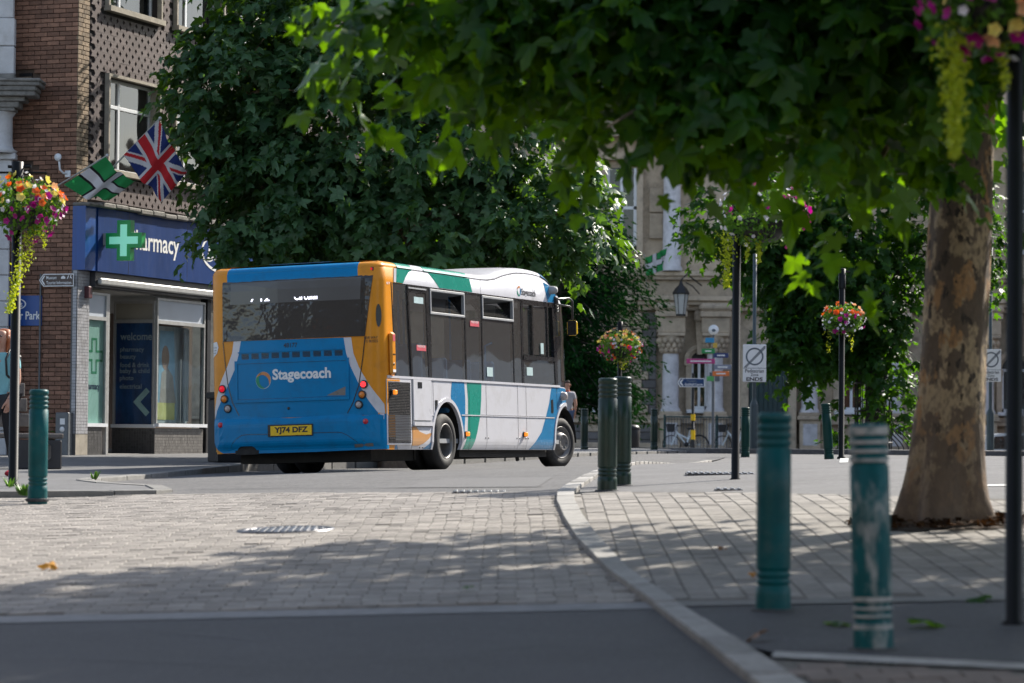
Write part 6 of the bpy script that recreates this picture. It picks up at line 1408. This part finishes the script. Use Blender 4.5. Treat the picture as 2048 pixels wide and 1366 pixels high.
M['tee_grey'] = mat('tee_grey', (.42, .42, .45), .85, .1); M['jeans'] = mat('jeans', (.06, .09, .16), .85, .15); M['hair_dark'] = mat('hair_dark', (.06, .04, .03), .6, .2); M['collar'] = mat('collar', (.6, .10, .05), .7)
def person(label, loc, rz, top, legs, hair, shoe, long_hair, crop=True, strap=False, collar=None, phase=1):
    t = thing('person', label, 'person', loc, (0, 0, rz))
    J = {'pel': ((0, 0, .93), (.15, .11)), 'waist': ((0, .0, 1.07), (.125, .095)), 'chest': ((0, .0, 1.27), (.155, .11)), 'neckb': ((0, .01, 1.42), (.075, .07)), 'neck': ((0, -.01, 1.50), (.052, .052)), 'jaw': ((0, -.035, 1.56), (.062, .072)), 'skull': ((0, -.005, 1.645), (.078, .092)), 'crown': ((0, .005, 1.70), (.055, .065))}
    B_ = [('pel', 'waist'), ('waist', 'chest'), ('chest', 'neckb'), ('neckb', 'neck'), ('neck', 'jaw'), ('jaw', 'skull'), ('skull', 'crown')]
    for s, nm in ((1, 'r'), (-1, 'l')):
        st = .10*s*phase
        J.update({nm+'sh': ((.165*s, .01, 1.385), .062), nm+'el': ((.215*s, .03-st*.4, 1.11), .043), nm+'wr': ((.20*s, -.09-st*.8, .89), .028), nm+'pa': ((.195*s, -.115-st*.9, .83), (.038, .022))})
        B_ += [('chest', nm+'sh'), (nm+'sh', nm+'el'), (nm+'el', nm+'wr'), (nm+'wr', nm+'pa')]
        for i, (fx, ln) in enumerate(((-.026, .062), (-.009, .072), (.009, .068), (.026, .052))):
            J[f'{nm}f{i}'] = ((.195*s+fx*.5, -.13-st*.9+fx, .775), .0085); J[f'{nm}g{i}'] = ((.185*s+fx*.4, -.135-st*.9+fx, .775-ln*.6), .0075); B_ += [(nm+'pa', f'{nm}f{i}'), (f'{nm}f{i}', f'{nm}g{i}')]
        J[nm+'th'] = ((.185*s-.02*s, -.16-st*.9, .82), .0095); J[nm+'tt'] = ((.175*s-.02*s, -.175-st*.9, .78), .008); B_ += [(nm+'wr', nm+'th'), (nm+'th', nm+'tt')]
        J.update({nm+'hip': ((.09*s, 0, .88), .095), nm+'kn': ((.095*s, -.02+st*.5, .49), .06), nm+'an': ((.095*s, .03+st, .10), .038), nm+'he': ((.095*s, .05+st, .045), .036), nm+'to': ((.105*s, -.14+st, .03), (.035, .024))})
        B_ += [('pel', nm+'hip'), (nm+'hip', nm+'kn'), (nm+'kn', nm+'an'), (nm+'an', nm+'he'), (nm+'he', nm+'to')]
    body_ = link('body', skin_mesh(J, B_, 'pel', M['skin']), t)
    def sub(keys, bones, root, m, nm, grow): link(nm, skin_mesh({k: (J[k][0] if k not in extra else extra[k], tuple(x*grow+.008 for x in (J[k][1] if isinstance(J[k][1], tuple) else (J[k][1],)*2))) for k in keys}, bones, root, m), t)
    extra = {'rel': tuple(np.array(J['rsh'][0])*.4+np.array(J['rel'][0])*.6), 'lel': tuple(np.array(J['lsh'][0])*.4+np.array(J['lel'][0])*.6)}
    sub(['pel', 'waist', 'chest', 'neckb', 'rsh', 'lsh', 'rel', 'lel'], [('pel', 'waist'), ('waist', 'chest'), ('chest', 'neckb'), ('chest', 'rsh'), ('chest', 'lsh'), ('rsh', 'rel'), ('lsh', 'lel')], 'waist', top, 'shirt', 1.09)
    f_ = .78 if crop else .97
    extra = {k: tuple(np.array(J[k[0]+'kn'][0])*(1-f_)+np.array(J[k][0])*f_) for k in ('ran', 'lan')}
    sub(['pel', 'rhip', 'lhip', 'rkn', 'lkn', 'ran', 'lan'], [('pel', 'rhip'), ('pel', 'lhip'), ('rhip', 'rkn'), ('lhip', 'lkn'), ('rkn', 'ran'), ('lkn', 'lan')], 'pel', legs, 'trousers', 1.07)
    for s, nm in ((1, 'r'), (-1, 'l')):
        st = .10*s*phase; b = MB(); x = .095*s; y = .05+st
        link('shoe', skin_mesh({'a': ((x, y+.01, .05), (.045, .05)), 'b': ((x+.005*s, y-.10, .042), (.048, .042)), 'c': ((x+.01*s, y-.20, .032), (.04, .028))}, [('a', 'b'), ('b', 'c')], 'b', shoe), t)
        b = MB(); b.rev([(.044, .08), (.046, .15), (.044, .16)], 12, c=(x, y-.015, 0)); b.build('sock', M['sock'], t)
    # face and hair
    b = MB(); b.sphere((.03, -.088, 1.63), .011, 8); b.sphere((-.03, -.088, 1.63), .011, 8); b.build('eyes', M['b_print'], t)
    b = MB(); b.tube([(0, -.085, 1.64), (0, -.108, 1.60), (0, -.085, 1.592)], [.009, .015, .010], 8); b.build('nose', M['skin'], t); b = MB(); b.tube([(-.022, -.092, 1.563), (0, -.10, 1.56), (.022, -.092, 1.563)], .006, 6); b.build('mouth', M['collar'], t)
    b = MB(); b.sphere((.082, .0, 1.62), .022, 8, 0, (.5, 1, 1.3)); b.sphere((-.082, .0, 1.62), .022, 8, 0, (.5, 1, 1.3)); b.build('ears', M['skin'], t)
    hj = {'a': ((0, -.01, 1.725), (.075, .085)), 'b': ((0, .045, 1.66), (.088, .075))}; hb = [('a', 'b')]
    if long_hair:
        hj.update({'c': ((0, .07, 1.54), (.085, .05)), 'd': ((.0, .075, 1.42), (.085, .035)), 'e': ((.075, .02, 1.56), (.025, .05)), 'f': ((.085, -.02, 1.44), (.02, .03)), 'g': ((-.075, .02, 1.56), (.025, .05)), 'h': ((-.085, -.02, 1.44), (.02, .03))}); hb += [('b', 'c'), ('c', 'd'), ('b', 'e'), ('e', 'f'), ('b', 'g'), ('g', 'h')]
    link('hair', skin_mesh(hj, hb, 'b', hair), t)
    if strap:
        b = MB()
        for s in (1, -1): b.tube([(.10*s, .10, 1.28), (.115*s, .07, 1.44), (.115*s, -.03, 1.475), (.12*s, -.125, 1.36), (.13*s, -.12, 1.18), (.14*s, 0, 1.10)], .014, 6)
        b.bbox(-.14, .12, 1.02, .14, .24, 1.44, .04); b.build('backpack', M['black'], t)
        b = MB(); w_ = J['rwr'][0]; b.rev([(.033, -.012), (.036, 0), (.033, .012)], 12, c=w_); b.build('watch', M['black'], t)
    if collar: b = MB(); b.rev([(.075, 1.44), (.068, 1.475), (.06, 1.49)], 14, c=(0, .0, 0)); b.build('collar', collar, t)
    return t
person('person in a pale blue T-shirt, black cropped leggings and red shoes at the left edge', (-5.93, 34.9, 1.01), R(-20), M['tee_blue'], M['leggings'], M['hair_red'], M['shoe_red'], True, True, True)
person('distant person in a pale shirt with a red collar walking past the bus front', (1.47, 79, 1.365), R(185), M['tee_grey'], M['jeans'], M['hair_dark'], M['black'], False, False, False, M['collar'])

# ------------------------------------------------------------------ flags
FC = {'red': mat('flag_red', (.55, .02, .03), .8, .1), 'white': mat('flag_white', (.62, .62, .66), .8, .06), 'blue': mat('flag_blue', (.012, .03, .16), .8, .1), 'green': mat('flag_green', (.02, .26, .075), .8, .1), 'black': mat('flag_black', (.01, .012, .012), .8)}
for m_ in FC.values():
    nt = m_.node_tree; b_ = nt.nodes['Principled BSDF']; out = nt.nodes['Material Output']; tr = nt.nodes.new('ShaderNodeBsdfTranslucent'); src = b_.inputs['Base Color'].links[0].from_socket; nt.links.new(src, tr.inputs[0]); mx = nt.nodes.new('ShaderNodeMixShader'); mx.inputs[0].default_value = .3; nt.links.new(b_.outputs[0], mx.inputs[1]); nt.links.new(tr.outputs[0], mx.inputs[2]); nt.links.new(mx.outputs[0], out.inputs[0])
def union(u, v):
    """colour name at (u along the fly 0..5, v up 0..3)"""
    x, y = u-2.5, v-1.5
    if abs(x) < .3 or abs(y) < .3: return 'red'
    if abs(x) < .5 or abs(y) < .5: return 'white'
    for sx_, sy_ in ((1, 1), (1, -1)):
        d = (3*x*sx_-5*y*sy_)/math.hypot(3, 5)
        side_ = 1 if x*1 > 0 else -1
        if abs(d) < .3:
            if sy_ == 1: lo, hi = (-.2, 0) if x < 0 else (0, .2)
            else: lo, hi = (0, .2) if x < 0 else (-.2, 0)
            return 'red' if lo <= d <= hi else 'white'
    return 'blue'
def devon(u, v):
    x, y = u-2.4, v-1.5
    if abs(x) < .36 or abs(y) < .36: return 'white'
    if abs(x) < .50 or abs(y) < .50: return 'black'
    return 'green'
def flag(name, label, h0, h1, f0, f1, fn, nu, nv, amp, seed, sag=0., pole=None, cat='flag', waves=2.2):
    """cloth between hoist h0-h1 and fly f0-f1 with folds"""
    h0, h1, f0, f1 = map(Vector, (h0, h1, f0, f1)); t = thing(name, label, cat, tuple(h0)); nrm = (f0-h0).cross(h1-h0).normalized(); V = []; F = []; fm = []; names = list(FC); rnd_ = random.Random(seed); ph = rnd_.random()*6
    for j in range(nv+1):
        for i in range(nu+1):
            u, v = i/nu, j/nv; p = (h0*(1-u)+f0*u)*(1-v)+(h1*(1-u)+f1*u)*v
            p = p+nrm*(amp*u**.7*(math.sin(u*waves*6.28+ph+v*2.2)+.5*math.sin(u*waves*10+v*4+ph*2)))+Vector((0, 0, -sag*math.sin(u*math.pi)*(1-.3*v)))+(h1-h0)*(.03*u*math.sin(u*9+ph))
            V.append(p-h0)
    for j in range(nv):
        for i in range(nu): k = j*(nu+1)+i; F.append((k, k+1, k+nu+2, k+nu+1)); fm.append(names.index(fn((i+.5)/nu*5, (j+.5)/nv*3)))
    link('cloth', mesh_from(V, F, list(FC.values()), fm, True), t)
    if pole: b = MB(); b.tube([Vector(pole[0])-h0, Vector(pole[1])-h0], .014, 8); b.sphere(Vector(pole[1])-h0, .03, 8); b.build('flagpole', M['steel_frame'], t)
    return t
flag('union_flag', 'union flag hanging from a pole over the pharmacy fascia', (-6.336, 48.6, 6.07), (-5.72, 48.2, 6.603), (-5.729, 48.9, 5.351), (-5.312, 48.7, 5.80), union, 100, 60, .05, 3, .05, ((-7.223, 50.2, 5.477), (-5.70, 48.19, 6.63)))
flag('devon_flag', 'green flag with a black-edged white cross flying by the brick wall', (-7.341, 48.9, 5.607), (-6.628, 48.6, 6.035), (-6.598, 49.1, 5.40), (-6.15, 48.9, 5.66), devon, 90, 54, .06, 8, .10, ((-7.955, 49.9, 5.446), (-6.60, 48.59, 6.06)))
flag('devon_flag', 'distant green flag with a white cross on the town hall front', (5.141, 115.0, 7.901), (5.078, 115.0, 8.612), (5.873, 115.5, 8.26), (5.868, 115.5, 9.0), devon, 40, 24, .1, 5, .05, ((5.30, 117.6, 7.3), (5.05, 115.0, 8.7)))
flag('union_flag', 'small distant union flag on the town hall at the right edge', (18.405, 112.0, 8.879), (18.18, 112.0, 9.158), (18.78, 112.0, 8.5), (18.965, 112.0, 8.95), union, 40, 24, .06, 6, .04, ((17.5, 117.2, 10.2), (18.6, 112.0, 8.70)))
# ------------------------------------------------------------------ trees
def leaf_template(detail):
    if detail: half = [(0, 0), (.10, -.05), (.27, -.08), (.44, .02), (.34, .10), (.30, .17), (.46, .24), (.66, .44), (.50, .46), (.36, .44), (.23, .47), (.26, .62), (.20, .68), (.12, .80)]
    else: half = [(0, 0), (.22, -.07), (.42, .02), (.30, .17), (.64, .43), (.24, .47), (.20, .68)]
    out = half+[(0, 1.0)]+[(-x, y) for x, y in half[::-1] if x > 0]
    pts = np.array([(0, .34)]+out, float); x, y = pts[:, 0], pts[:, 1]
    z = -.16*np.abs(x)-.30*(y-.3)**2+.05*np.sin(9*y)*np.sign(x)
    V = np.stack([x, y-.0, z], 1); n = len(out); F = np.array([(0, 1+i, 1+(i+1) % n) for i in range(n)])
    return V, F
LT = {True: leaf_template(True), False: leaf_template(False)}
def slim(t):
    V, F = t; V = V.copy(); V[:, 0] = V[:, 0]*.78+.10*V[:, 1]**2; V[:, 1] = V[:, 1]*1.12; V[:, 2] *= 1.6; return V, F
LT2 = {k: slim(t) for k, t in LT.items()}
def nrm(a): return a/np.maximum(1e-9, np.linalg.norm(a, axis=-1, keepdims=True))
def crown_leaves(lobes, size, per, seed, down=.55):
    """leaf placements: twigs spread through each lobe, leaves hung along every twig"""
    r_ = np.random.default_rng(seed); Pp = []; T = []; Nn = []; S = []; cl = []
    for (cx, cy, cz, rx, ry, rz, n) in lobes:
        d = nrm(r_.normal(size=(n, 3))); rad = r_.uniform(.25, 1.0, n)**.55; d[:, 2] = np.where(d[:, 2] < 0, d[:, 2]*.9, d[:, 2])
        c = np.array([cx, cy, cz])+d*rad[:, None]*np.array([rx, ry, rz]); cl.append(c)
        out = nrm(d*np.array([1, 1, .5])+r_.normal(0, .35, (n, 3)))
        L_ = r_.uniform(.35, .75, n)
        for k in range(per):
            t = (k+r_.random(n))/per
            p = c+out*(t*L_)[:, None]+np.array([0, 0, -1])*(t**2*L_*down)[:, None]+r_.normal(0, .07, (n, 3))
            side_ = nrm(np.cross(out, [0, 0, 1.])+1e-6)*np.where(r_.random(n) < .5, 1, -1)[:, None]
            tip = nrm(out*.5+side_*.55+r_.normal(0, .35, (n, 3))+np.array([0, 0, -.55]))
            nn = np.array([0, 0, 1.0])+out*.75+r_.normal(0, .45, (n, 3)); nn = nrm(nn-tip*np.sum(nn*tip, 1, keepdims=True))
            Pp.append(p); T.append(tip); Nn.append(nn); S.append(size*np.clip(r_.normal(.95, .26, n), .4, 1.5))
    return np.concatenate(Pp), np.concatenate(T), np.concatenate(Nn), np.concatenate(S), np.concatenate(cl)
def leaves_mesh(Pp, T, Nn, S, tmpl, m, name):
    V0, F0 = tmpl; X = np.cross(T, Nn); n = len(Pp); k = len(V0)
    curl = rng.uniform(-.6, 3.2, n)[:, None]; wid = rng.uniform(.72, 1.08, n)[:, None]; X = X*wid
    V = Pp[:, None, :]+S[:, None, None]*(V0[None, :, 0, None]*X[:, None, :]+V0[None, :, 1, None]*T[:, None, :]+(V0[None, :, 2]*curl)[:, :, None]*Nn[:, None, :])
    V = V.reshape(-1, 3); F = (F0[None]+(np.arange(n)*k)[:, None, None]).reshape(-1, 3)
    me = bpy.data.meshes.new(name); me.vertices.add(len(V)); me.vertices.foreach_set('co', V.astype(np.float32).ravel())
    me.loops.add(F.size); me.loops.foreach_set('vertex_index', F.astype(np.int32).ravel()); me.polygons.add(len(F)); me.polygons.foreach_set('loop_start', np.arange(0, F.size, 3, dtype=np.int32)); me.update(calc_edges=True); me.materials.append(m); me.validate(); return me
CAMP = np.array([0, 0, 1.45])
def in_view(P_):
    v = P_-CAMP; u = v[:, 0]/v[:, 1]*6000; w_ = (v[:, 2]/v[:, 1])*6000
    return (np.abs(u) < 1040) & (w_ < 900) & (w_ > -480)
def bark_mat():
    m = bpy.data.materials.new('plane_bark'); m.use_nodes = True; nt = m.node_tree; N = nt.nodes; L = nt.links; b = N['Principled BSDF']; b.inputs['Roughness'].default_value = .85
    ge = N.new('ShaderNodeNewGeometry'); mp = N.new('ShaderNodeMapping'); mp.inputs['Scale'].default_value = (1, 1, .55); L.new(ge.outputs['Position'], mp.inputs[0])
    def noise(sc, d=6, off=0): 
        n_ = N.new('ShaderNodeTexNoise'); n_.inputs['Scale'].default_value = sc; n_.inputs['Detail'].default_value = d; n_.inputs['Roughness'].default_value = .6
        a = N.new('ShaderNodeVectorMath'); a.inputs[1].default_value = (off, off*2, off); L.new(mp.outputs[0], a.inputs[0]); L.new(a.outputs[0], n_.inputs['Vector']); return n_.outputs[0]
    def step(s, a, b_): r_ = N.new('ShaderNodeMapRange'); r_.inputs[1].default_value = a; r_.inputs[2].default_value = b_; L.new(s, r_.inputs[0]); return r_.outputs[0]
    def mix(f_, c0, c1):
        x = N.new('ShaderNodeMix'); x.data_type = 'RGBA'; L.new(f_, x.inputs[0])
        for i, c in ((6, c0), (7, c1)):
            if isinstance(c, tuple): x.inputs[i].default_value = (*c, 1)
            else: L.new(c, x.inputs[i])
        return x.outputs[2]
    c = mix(step(noise(6.5, 4), .46, .50), (.41, .315, .20), (.125, .092, .066))
    c = mix(step(noise(5.5, 5, 7), .56, .59), c, (.36, .21, .10)); c = mix(step(noise(13, 5, 3), .585, .61), c, (.035, .028, .022)); c = mix(step(noise(30, 3, 5), .45, .75), c, (.09, .07, .055))
    # rough old bark near the ground
    sx_ = N.new('ShaderNodeSeparateXYZ'); L.new(ge.outputs['Position'], sx_.inputs[0]); c = mix(step(sx_.outputs[2], 1.9, .9), c, mix(noise(14, 6, 2), (.07, .052, .04), (.21, .145, .10)))
    L.new(c, b.inputs['Base Color']); bp = N.new('ShaderNodeBump'); bp.inputs['Strength'].default_value = .7; bp.inputs['Distance'].default_value = .03; L.new(noise(12, 6, 1), bp.inputs['Height']); L.new(bp.outputs[0], b.inputs['Normal']); return m
M['bark'] = bark_mat(); M['bark_dark'] = mat('bark_dark', (.038, .034, .028), .9, .35, 9, .6, 40)
LM = {'near': leaf_mat('plane_leaf', '#0e2b12', '#244e1d', '#a0dc10', .27, .42, .26), 'mid': leaf_mat('plane_leaf_mid', '#15351a', '#466444', '#80b41a', .21, .43, .30), 'back': leaf_mat('plane_leaf_back', '#12300f', '#244a1a', '#74b014', .28, .5, .25)}
def trunk_mesh(path, m, flare=1.6, n=28, seed=1, wob=.03, bumpy=False):
    """tapering trunk with a buttressed foot; path = [(x, y, z, radius)]"""
    r_ = np.random.default_rng(seed); P_ = np.array(path, float); zs = np.concatenate([np.linspace(P_[0, 2], P_[0, 2]+.8, 9)[:-1], np.linspace(P_[0, 2]+.8, P_[-1, 2], 60)])
    ph = r_.uniform(0, 6.28, 5); v = []; f = []
    for z in zs:
        x, y, rr_ = (np.interp(z, P_[:, 2], P_[:, i]) for i in (0, 1, 3)); h = z-P_[0, 2]; fl = 1+(flare-1)*math.exp(-h/.26)
        for k in range(n):
            a = 2*math.pi*k/n; lob = (r_.normal(0, .010)+.035*math.sin(9*a+3*math.sin(z*5)+ph[3])*math.exp(-h/.5) if bumpy else 0)+.20*math.exp(-h/.33)*math.sin(5*a+ph[0])+wob*math.sin(3*a+ph[1]+z*1.3)+wob*.7*math.sin(7*a+ph[2]-z*2.1)+wob*.5*math.sin(2*a+z*4)
            v.append((x+rr_*fl*(1+lob)*math.cos(a), y+rr_*fl*(1+lob)*math.sin(a), z-(.12 if z == zs[0] else 0)))
    for j in range(len(zs)-1):
        for k in range(n): f.append((j*n+k, j*n+(k+1) % n, (j+1)*n+(k+1) % n, (j+1)*n+k))
    return mesh_from(v, f, m, smooth=True)
def tree(name, label, base, tpath, lobes, size, per, seed, lm, detail=True, singles=300, bark='bark', flare=1.42, twigs=60, group=None, cat='tree'):
    t = thing(name, label, cat, base, group=group); B_ = np.array(base)
    link('trunk', trunk_mesh([(x-B_[0], y-B_[1], z-B_[2], r_) for x, y, z, r_ in tpath], M[bark], flare, 64 if detail else 24, seed=seed, bumpy=detail), t)
    top = Vector(tpath[-1][:3])-Vector(base); rt = tpath[-1][3]; lb = MB(); rr_ = random.Random(seed)
    Pp, T, Nn, S, cl = crown_leaves(lobes, size, per, seed)
    hubs = []
    for (cx, cy, cz, rx, ry, rz, n) in lobes:
        c = Vector((cx, cy, cz))-Vector(base); s0 = top*1.0-Vector((0, 0, min(.5, rr_.random()*.6))); mid = s0.lerp(c, .5)+Vector((rr_.gauss(0, .15), rr_.gauss(0, .15), .25)); lb.tube([s0, mid, c, c+(c-mid)*.3], [rt*.5, rt*.28, rt*.10, .008], 8); hubs.append(c)
    for k in range(twigs):
        c = Vector(cl[rr_.randrange(len(cl))])-Vector(base); h = min(hubs, key=lambda q: (q-c).length); lb.tube([h, h.lerp(c, .55)+Vector((rr_.gauss(0, .08), rr_.gauss(0, .08), .1)), c], [.02, .013, .005], 5)
    lb.build('limbs', M[bark], t)
    if singles:
        vis = np.where(in_view(Pp))[0]; app = S[vis]/Pp[vis, 1]; order = vis[np.argsort(-app)][:singles]; keep = np.ones(len(Pp), bool); keep[order] = False
        V0, F0 = LT[True]; ms = []
        for cu_, src_ in ((-.4, LT), (1.2, LT2), (2.4, LT), (1.8, LT2), (.6, LT)): W_ = src_[True][0].copy(); W_[:, 2] *= cu_; ms.append(mesh_from([tuple(p) for p in W_], [tuple(q) for q in F0], LM[lm]))
        for k, i in enumerate(order):
            X = np.cross(T[i], Nn[i]); o = link('leaf', ms[k % 5], t); mm = Matrix(((X[0], T[i][0], Nn[i][0]), (X[1], T[i][1], Nn[i][1]), (X[2], T[i][2], Nn[i][2])))
            o.location = Vector(Pp[i])-Vector(base); o.rotation_euler = mm.to_euler(); o.scale = (S[i],)*3
    else: keep = np.ones(len(Pp), bool)
    alt = (np.arange(len(Pp))*7 % 10) < 4
    for sel, tm_ in ((keep & ~alt, LT), (keep & alt, LT2)): tag(link('crown', leaves_mesh(Pp[sel]-B_, T[sel], Nn[sel], S[sel], tm_[detail], LM[lm], 'crown'), t), kind='stuff')
    return t
tree('plane_tree', 'near plane tree with mottled flaking bark and leaves hanging across the top of the view', (3.04, 21.0, .90), [(3.04, 21, .88, .25), (3.06, 21, 1.4, .24), (3.10, 21, 2.1, .23), (3.17, 21, 3.7, .205), (3.22, 21.1, 5.0, .19)],
     [(2.25, 19.2, 4.72, 1.4, 1.2, 1.05, 280), (.95, 18.9, 4.08, 1.0, .8, .55, 95), (-.3, 18.8, 4.25, .62, .55, .38, 42), (.3, 18.7, 4.2, .42, .4, .3, 20), (4.5, 20.0, 5.6, 1.3, 1.3, 1.0, 170), (3.4, 20.6, 7.5, 1.6, 1.6, 1.2, 260), (2.6, 22.2, 6.0, 1.3, 1.1, 1.0, 130), (2.42, 19.45, 3.38, .34, .2, .3, 9), (1.6, 18.4, 4.25, .9, .6, .5, 75), (1.55, 18.4, 3.95, .6, .4, .38, 26), (.95, 18.3, 3.62, .33, .3, .22, 14), (2.3, 18.6, 4.15, .7, .5, .5, 55), (3.3, 23.4, 4.7, 1.5, .8, .8, 90)], .20, 10, 21, 'near', True)
tree('plane_tree', 'next plane tree to the right, standing outside the frame and shading the paving', (7.2, 18.2, .8), [(7.2, 18.2, .8, .24), (7.25, 18.2, 4.5, .18)], [(7.0, 18.0, 6.3, 2.9, 2.6, 1.9, 900), (4.9, 17.4, 6.5, 1.6, 1.7, 1.1, 480), (6.9, 21.6, 6.2, 2.1, 2.2, 1.6, 420)], .21, 9, 23, 'near', False, singles=0)
tree('plane_tree', 'plane tree nearest the camera, above the frame, shading the dark strip', (5.6, 9.6, .5), [(5.6, 9.6, .5, .24), (5.6, 9.6, 4.5, .18)], [(5.2, 9.8, 6.6, 3.1, 2.9, 1.9, 1100), (2.6, 9.4, 6.3, 1.9, 2.2, 1.2, 520)], .21, 9, 24, 'near', False, singles=0)
tree('plane_tree', 'big full plane tree rising behind the bus in front of the pharmacy', (-1.9, 50, 1.15), [(-1.9, 50, 1.1, .24), (-1.9, 50, 3.5, .2), (-1.85, 50, 5.2, .17)],
     [(-2.0, 50, 6.9, 3.3, 2.6, 2.6, 760), (-3.8, 49.2, 5.3, 1.2, 1.2, 1.2, 180), (.55, 49.4, 5.25, 1.15, 1.3, .85, 150), (-1.6, 49.2, 5.0, 2.2, 1.5, .9, 240), (-1.9, 50.6, 9.3, 3.5, 3.0, 2.5, 620), (-4.4, 49.6, 7.2, 1.2, 1.4, 1.4, 190)], .205, 12, 31, 'mid', False)
tree('plane_tree', 'dense dark tree with an iron guard before the town hall', (9.05, 75, 1.26), [(9.05, 75, 1.2, .19), (9.0, 75, 3.0, .16), (8.9, 75, 5.0, .14)],
     [(8.0, 75, 5.7, 1.9, 1.6, 2.2, 640), (5.3, 74.5, 7.0, 1.0, 1.0, .95, 85), (10.9, 75, 6.6, 1.4, 1.4, 1.8, 200), (8.5, 75.5, 9.0, 3.0, 2.4, 2.2, 380), (7.2, 74.6, 4.0, 1.0, .9, .8, 130), (8.6, 75.3, 4.2, 1.2, .8, .9, 150), (9.3, 74.8, 3.2, .75, .7, .95, 40), (6.4, 74.8, 6.4, 1.2, 1.0, 1.3, 130)], .22, 9, 41, 'back', False, bark='bark_dark', flare=1.3)
# low shoots at the foot of the guarded tree
random.seed(3); sh = bpy.data.objects['plane_tree.004']
Pq, Tq, Nq, Sq, _c = crown_leaves([(8.35, 74.6, 1.9, .35, .3, .5, 16), (9.7, 74.6, 2.1, .2, .2, .5, 8)], .2, 6, 77)
tag(link('basal_shoots', leaves_mesh(Pq-np.array([9.05, 75, 1.26]), Tq, Nq, Sq, LT[False], LM['back'], 'basal_shoots'), sh), kind='stuff')
# leaf litter and dirt piled round the near trunk
random.seed(8); Vl = []; Fl = []
for i in range(420):
    a = random.random()*6.28; d = .36+abs(random.gauss(0, .13)); x, y = 3.04+d*math.cos(a)*1.05, 21.0+d*math.sin(a); z = g1(x, y)+.02+random.random()*.05*math.exp(-(d-.36)*6); s_ = random.uniform(.02, .05); t = random.random()*6.28; n = len(Vl); tz = random.gauss(0, .012)
    Vl += [(x+s_*math.cos(t+k*1.57), y+s_*.7*math.sin(t+k*1.57), z+(tz if k % 2 else -tz)+.01) for k in range(4)]; Fl.append((n, n+1, n+2, n+3))
tag(link('leaf_litter', mesh_from(Vl, Fl, leaf_mat('litter', '#241a12', '#54381f', '#5a3a1c', .1, .8, .1))), kind='stuff')
# yew
yw = thing('yew_tree', 'dark drooping yew tree behind the front of the bus', 'tree', (1.5, 95, 1.2))
link('trunk', trunk_mesh([(0, 0, -.1, .3), (0, 0, 4, .2), (0, 0, 8, .06)], M['bark_dark'], 1.3, 14), yw)
yr = np.random.default_rng(9); lb = MB(); V = []; F = []
for k in range(240):
    z0 = yr.uniform(1.0, 8.0); a = yr.uniform(0, 6.28); ln = (3.5-.22*abs(z0-4.0)-.25*max(0, z0-5))*yr.uniform(.65, 1.05); d = np.array([math.cos(a), math.sin(a)*.7, 0]); pts = []
    rise = yr.uniform(-.1, .45)
    for s in np.linspace(0, 1, 6): pts.append(np.array([0, 0, z0])+d*ln*s+np.array([0, 0, rise*ln*s-.45*ln*s*s]))
    if ln > .5: lb.tube([Vector(p) for p in pts], [.045, .04, .03, .022, .014, .006], 5)
    for s in yr.uniform(.12, 1.0, 200):
        i = min(4, int(s*5)); p = pts[i]+(pts[i+1]-pts[i])*(s*5-i)+yr.normal(0, .13, 3); sdir = nrm(np.array([d[0]*.6+yr.normal(0, .5), d[1]*.6+yr.normal(0, .5), -.5+yr.normal(0, .3)])); w_ = nrm(np.cross(sdir, yr.normal(size=3))); l_ = yr.uniform(.10, .26); h_ = l_*.16; n = len(V)
        V += [p, p+sdir*l_*.45+w_*h_, p+sdir*l_, p+sdir*l_*.45-w_*h_]; F.append((n, n+1, n+2, n+3))
lb.build('branches', M['bark_dark'], yw)
tag(link('crown', mesh_from(V, F, leaf_mat('yew_leaf', '#0d2412', '#1d3f20', '#2c5c20', .12, .85, .0)), yw), kind='stuff')
# fallen leaves
fl_me = [mesh_from([tuple(p) for p in LT[True][0]*np.array([1, 1, 1.2])], [tuple(q) for q in LT[True][1]], m_) for m_ in (LM['near'], leaf_mat('fallen_leaf', '#b8791c', '#d09a2a', '#e0a020', .3), leaf_mat('brown_leaf', '#6a4420', '#8a5c30', '#a07030', .2))]
for x, y, mi_, s_, lb_ in ((1.53, 14.3, 0, .15, 'green fallen leaf on the dark strip left of the scuffed bollard'), (1.95, 14.2, 0, .17, 'green fallen leaf on the dark strip right of the scuffed bollard'), (2.42, 15.3, 0, .15, 'green fallen leaf beside the nearest black post'), (1.62, 41.6, 0, .30, 'bright green leaf standing on the road past the paired bollards'),
                           (-2.9, 18.9, 1, .13, 'yellow fallen leaf on the sunlit blocks at the left'), (1.36, 17.0, 1, .07, 'small yellow leaf on the paving left of the teal bollard'), (1.33, 19.2, 2, .11, 'brown curled leaf on the sunlit edge of the paving'), (1.10, 13.7, 2, .12, 'brown leaf by the kerb in the dark strip'), (2.55, 21.0, 2, .16, 'brown leaves lying against the big trunk foot'), (-.25, 16.7, 0, .07, 'tiny green leaf lying on the shaded blocks')):
    o = tag(link('fallen_leaf', fl_me[mi_], None, (x, y, g1(x, y)+.03), (R(random.uniform(-12, 25)), R(random.uniform(-25, 25)), random.random()*6)), lb_, 'leaf'); o.scale = (s_,)*3
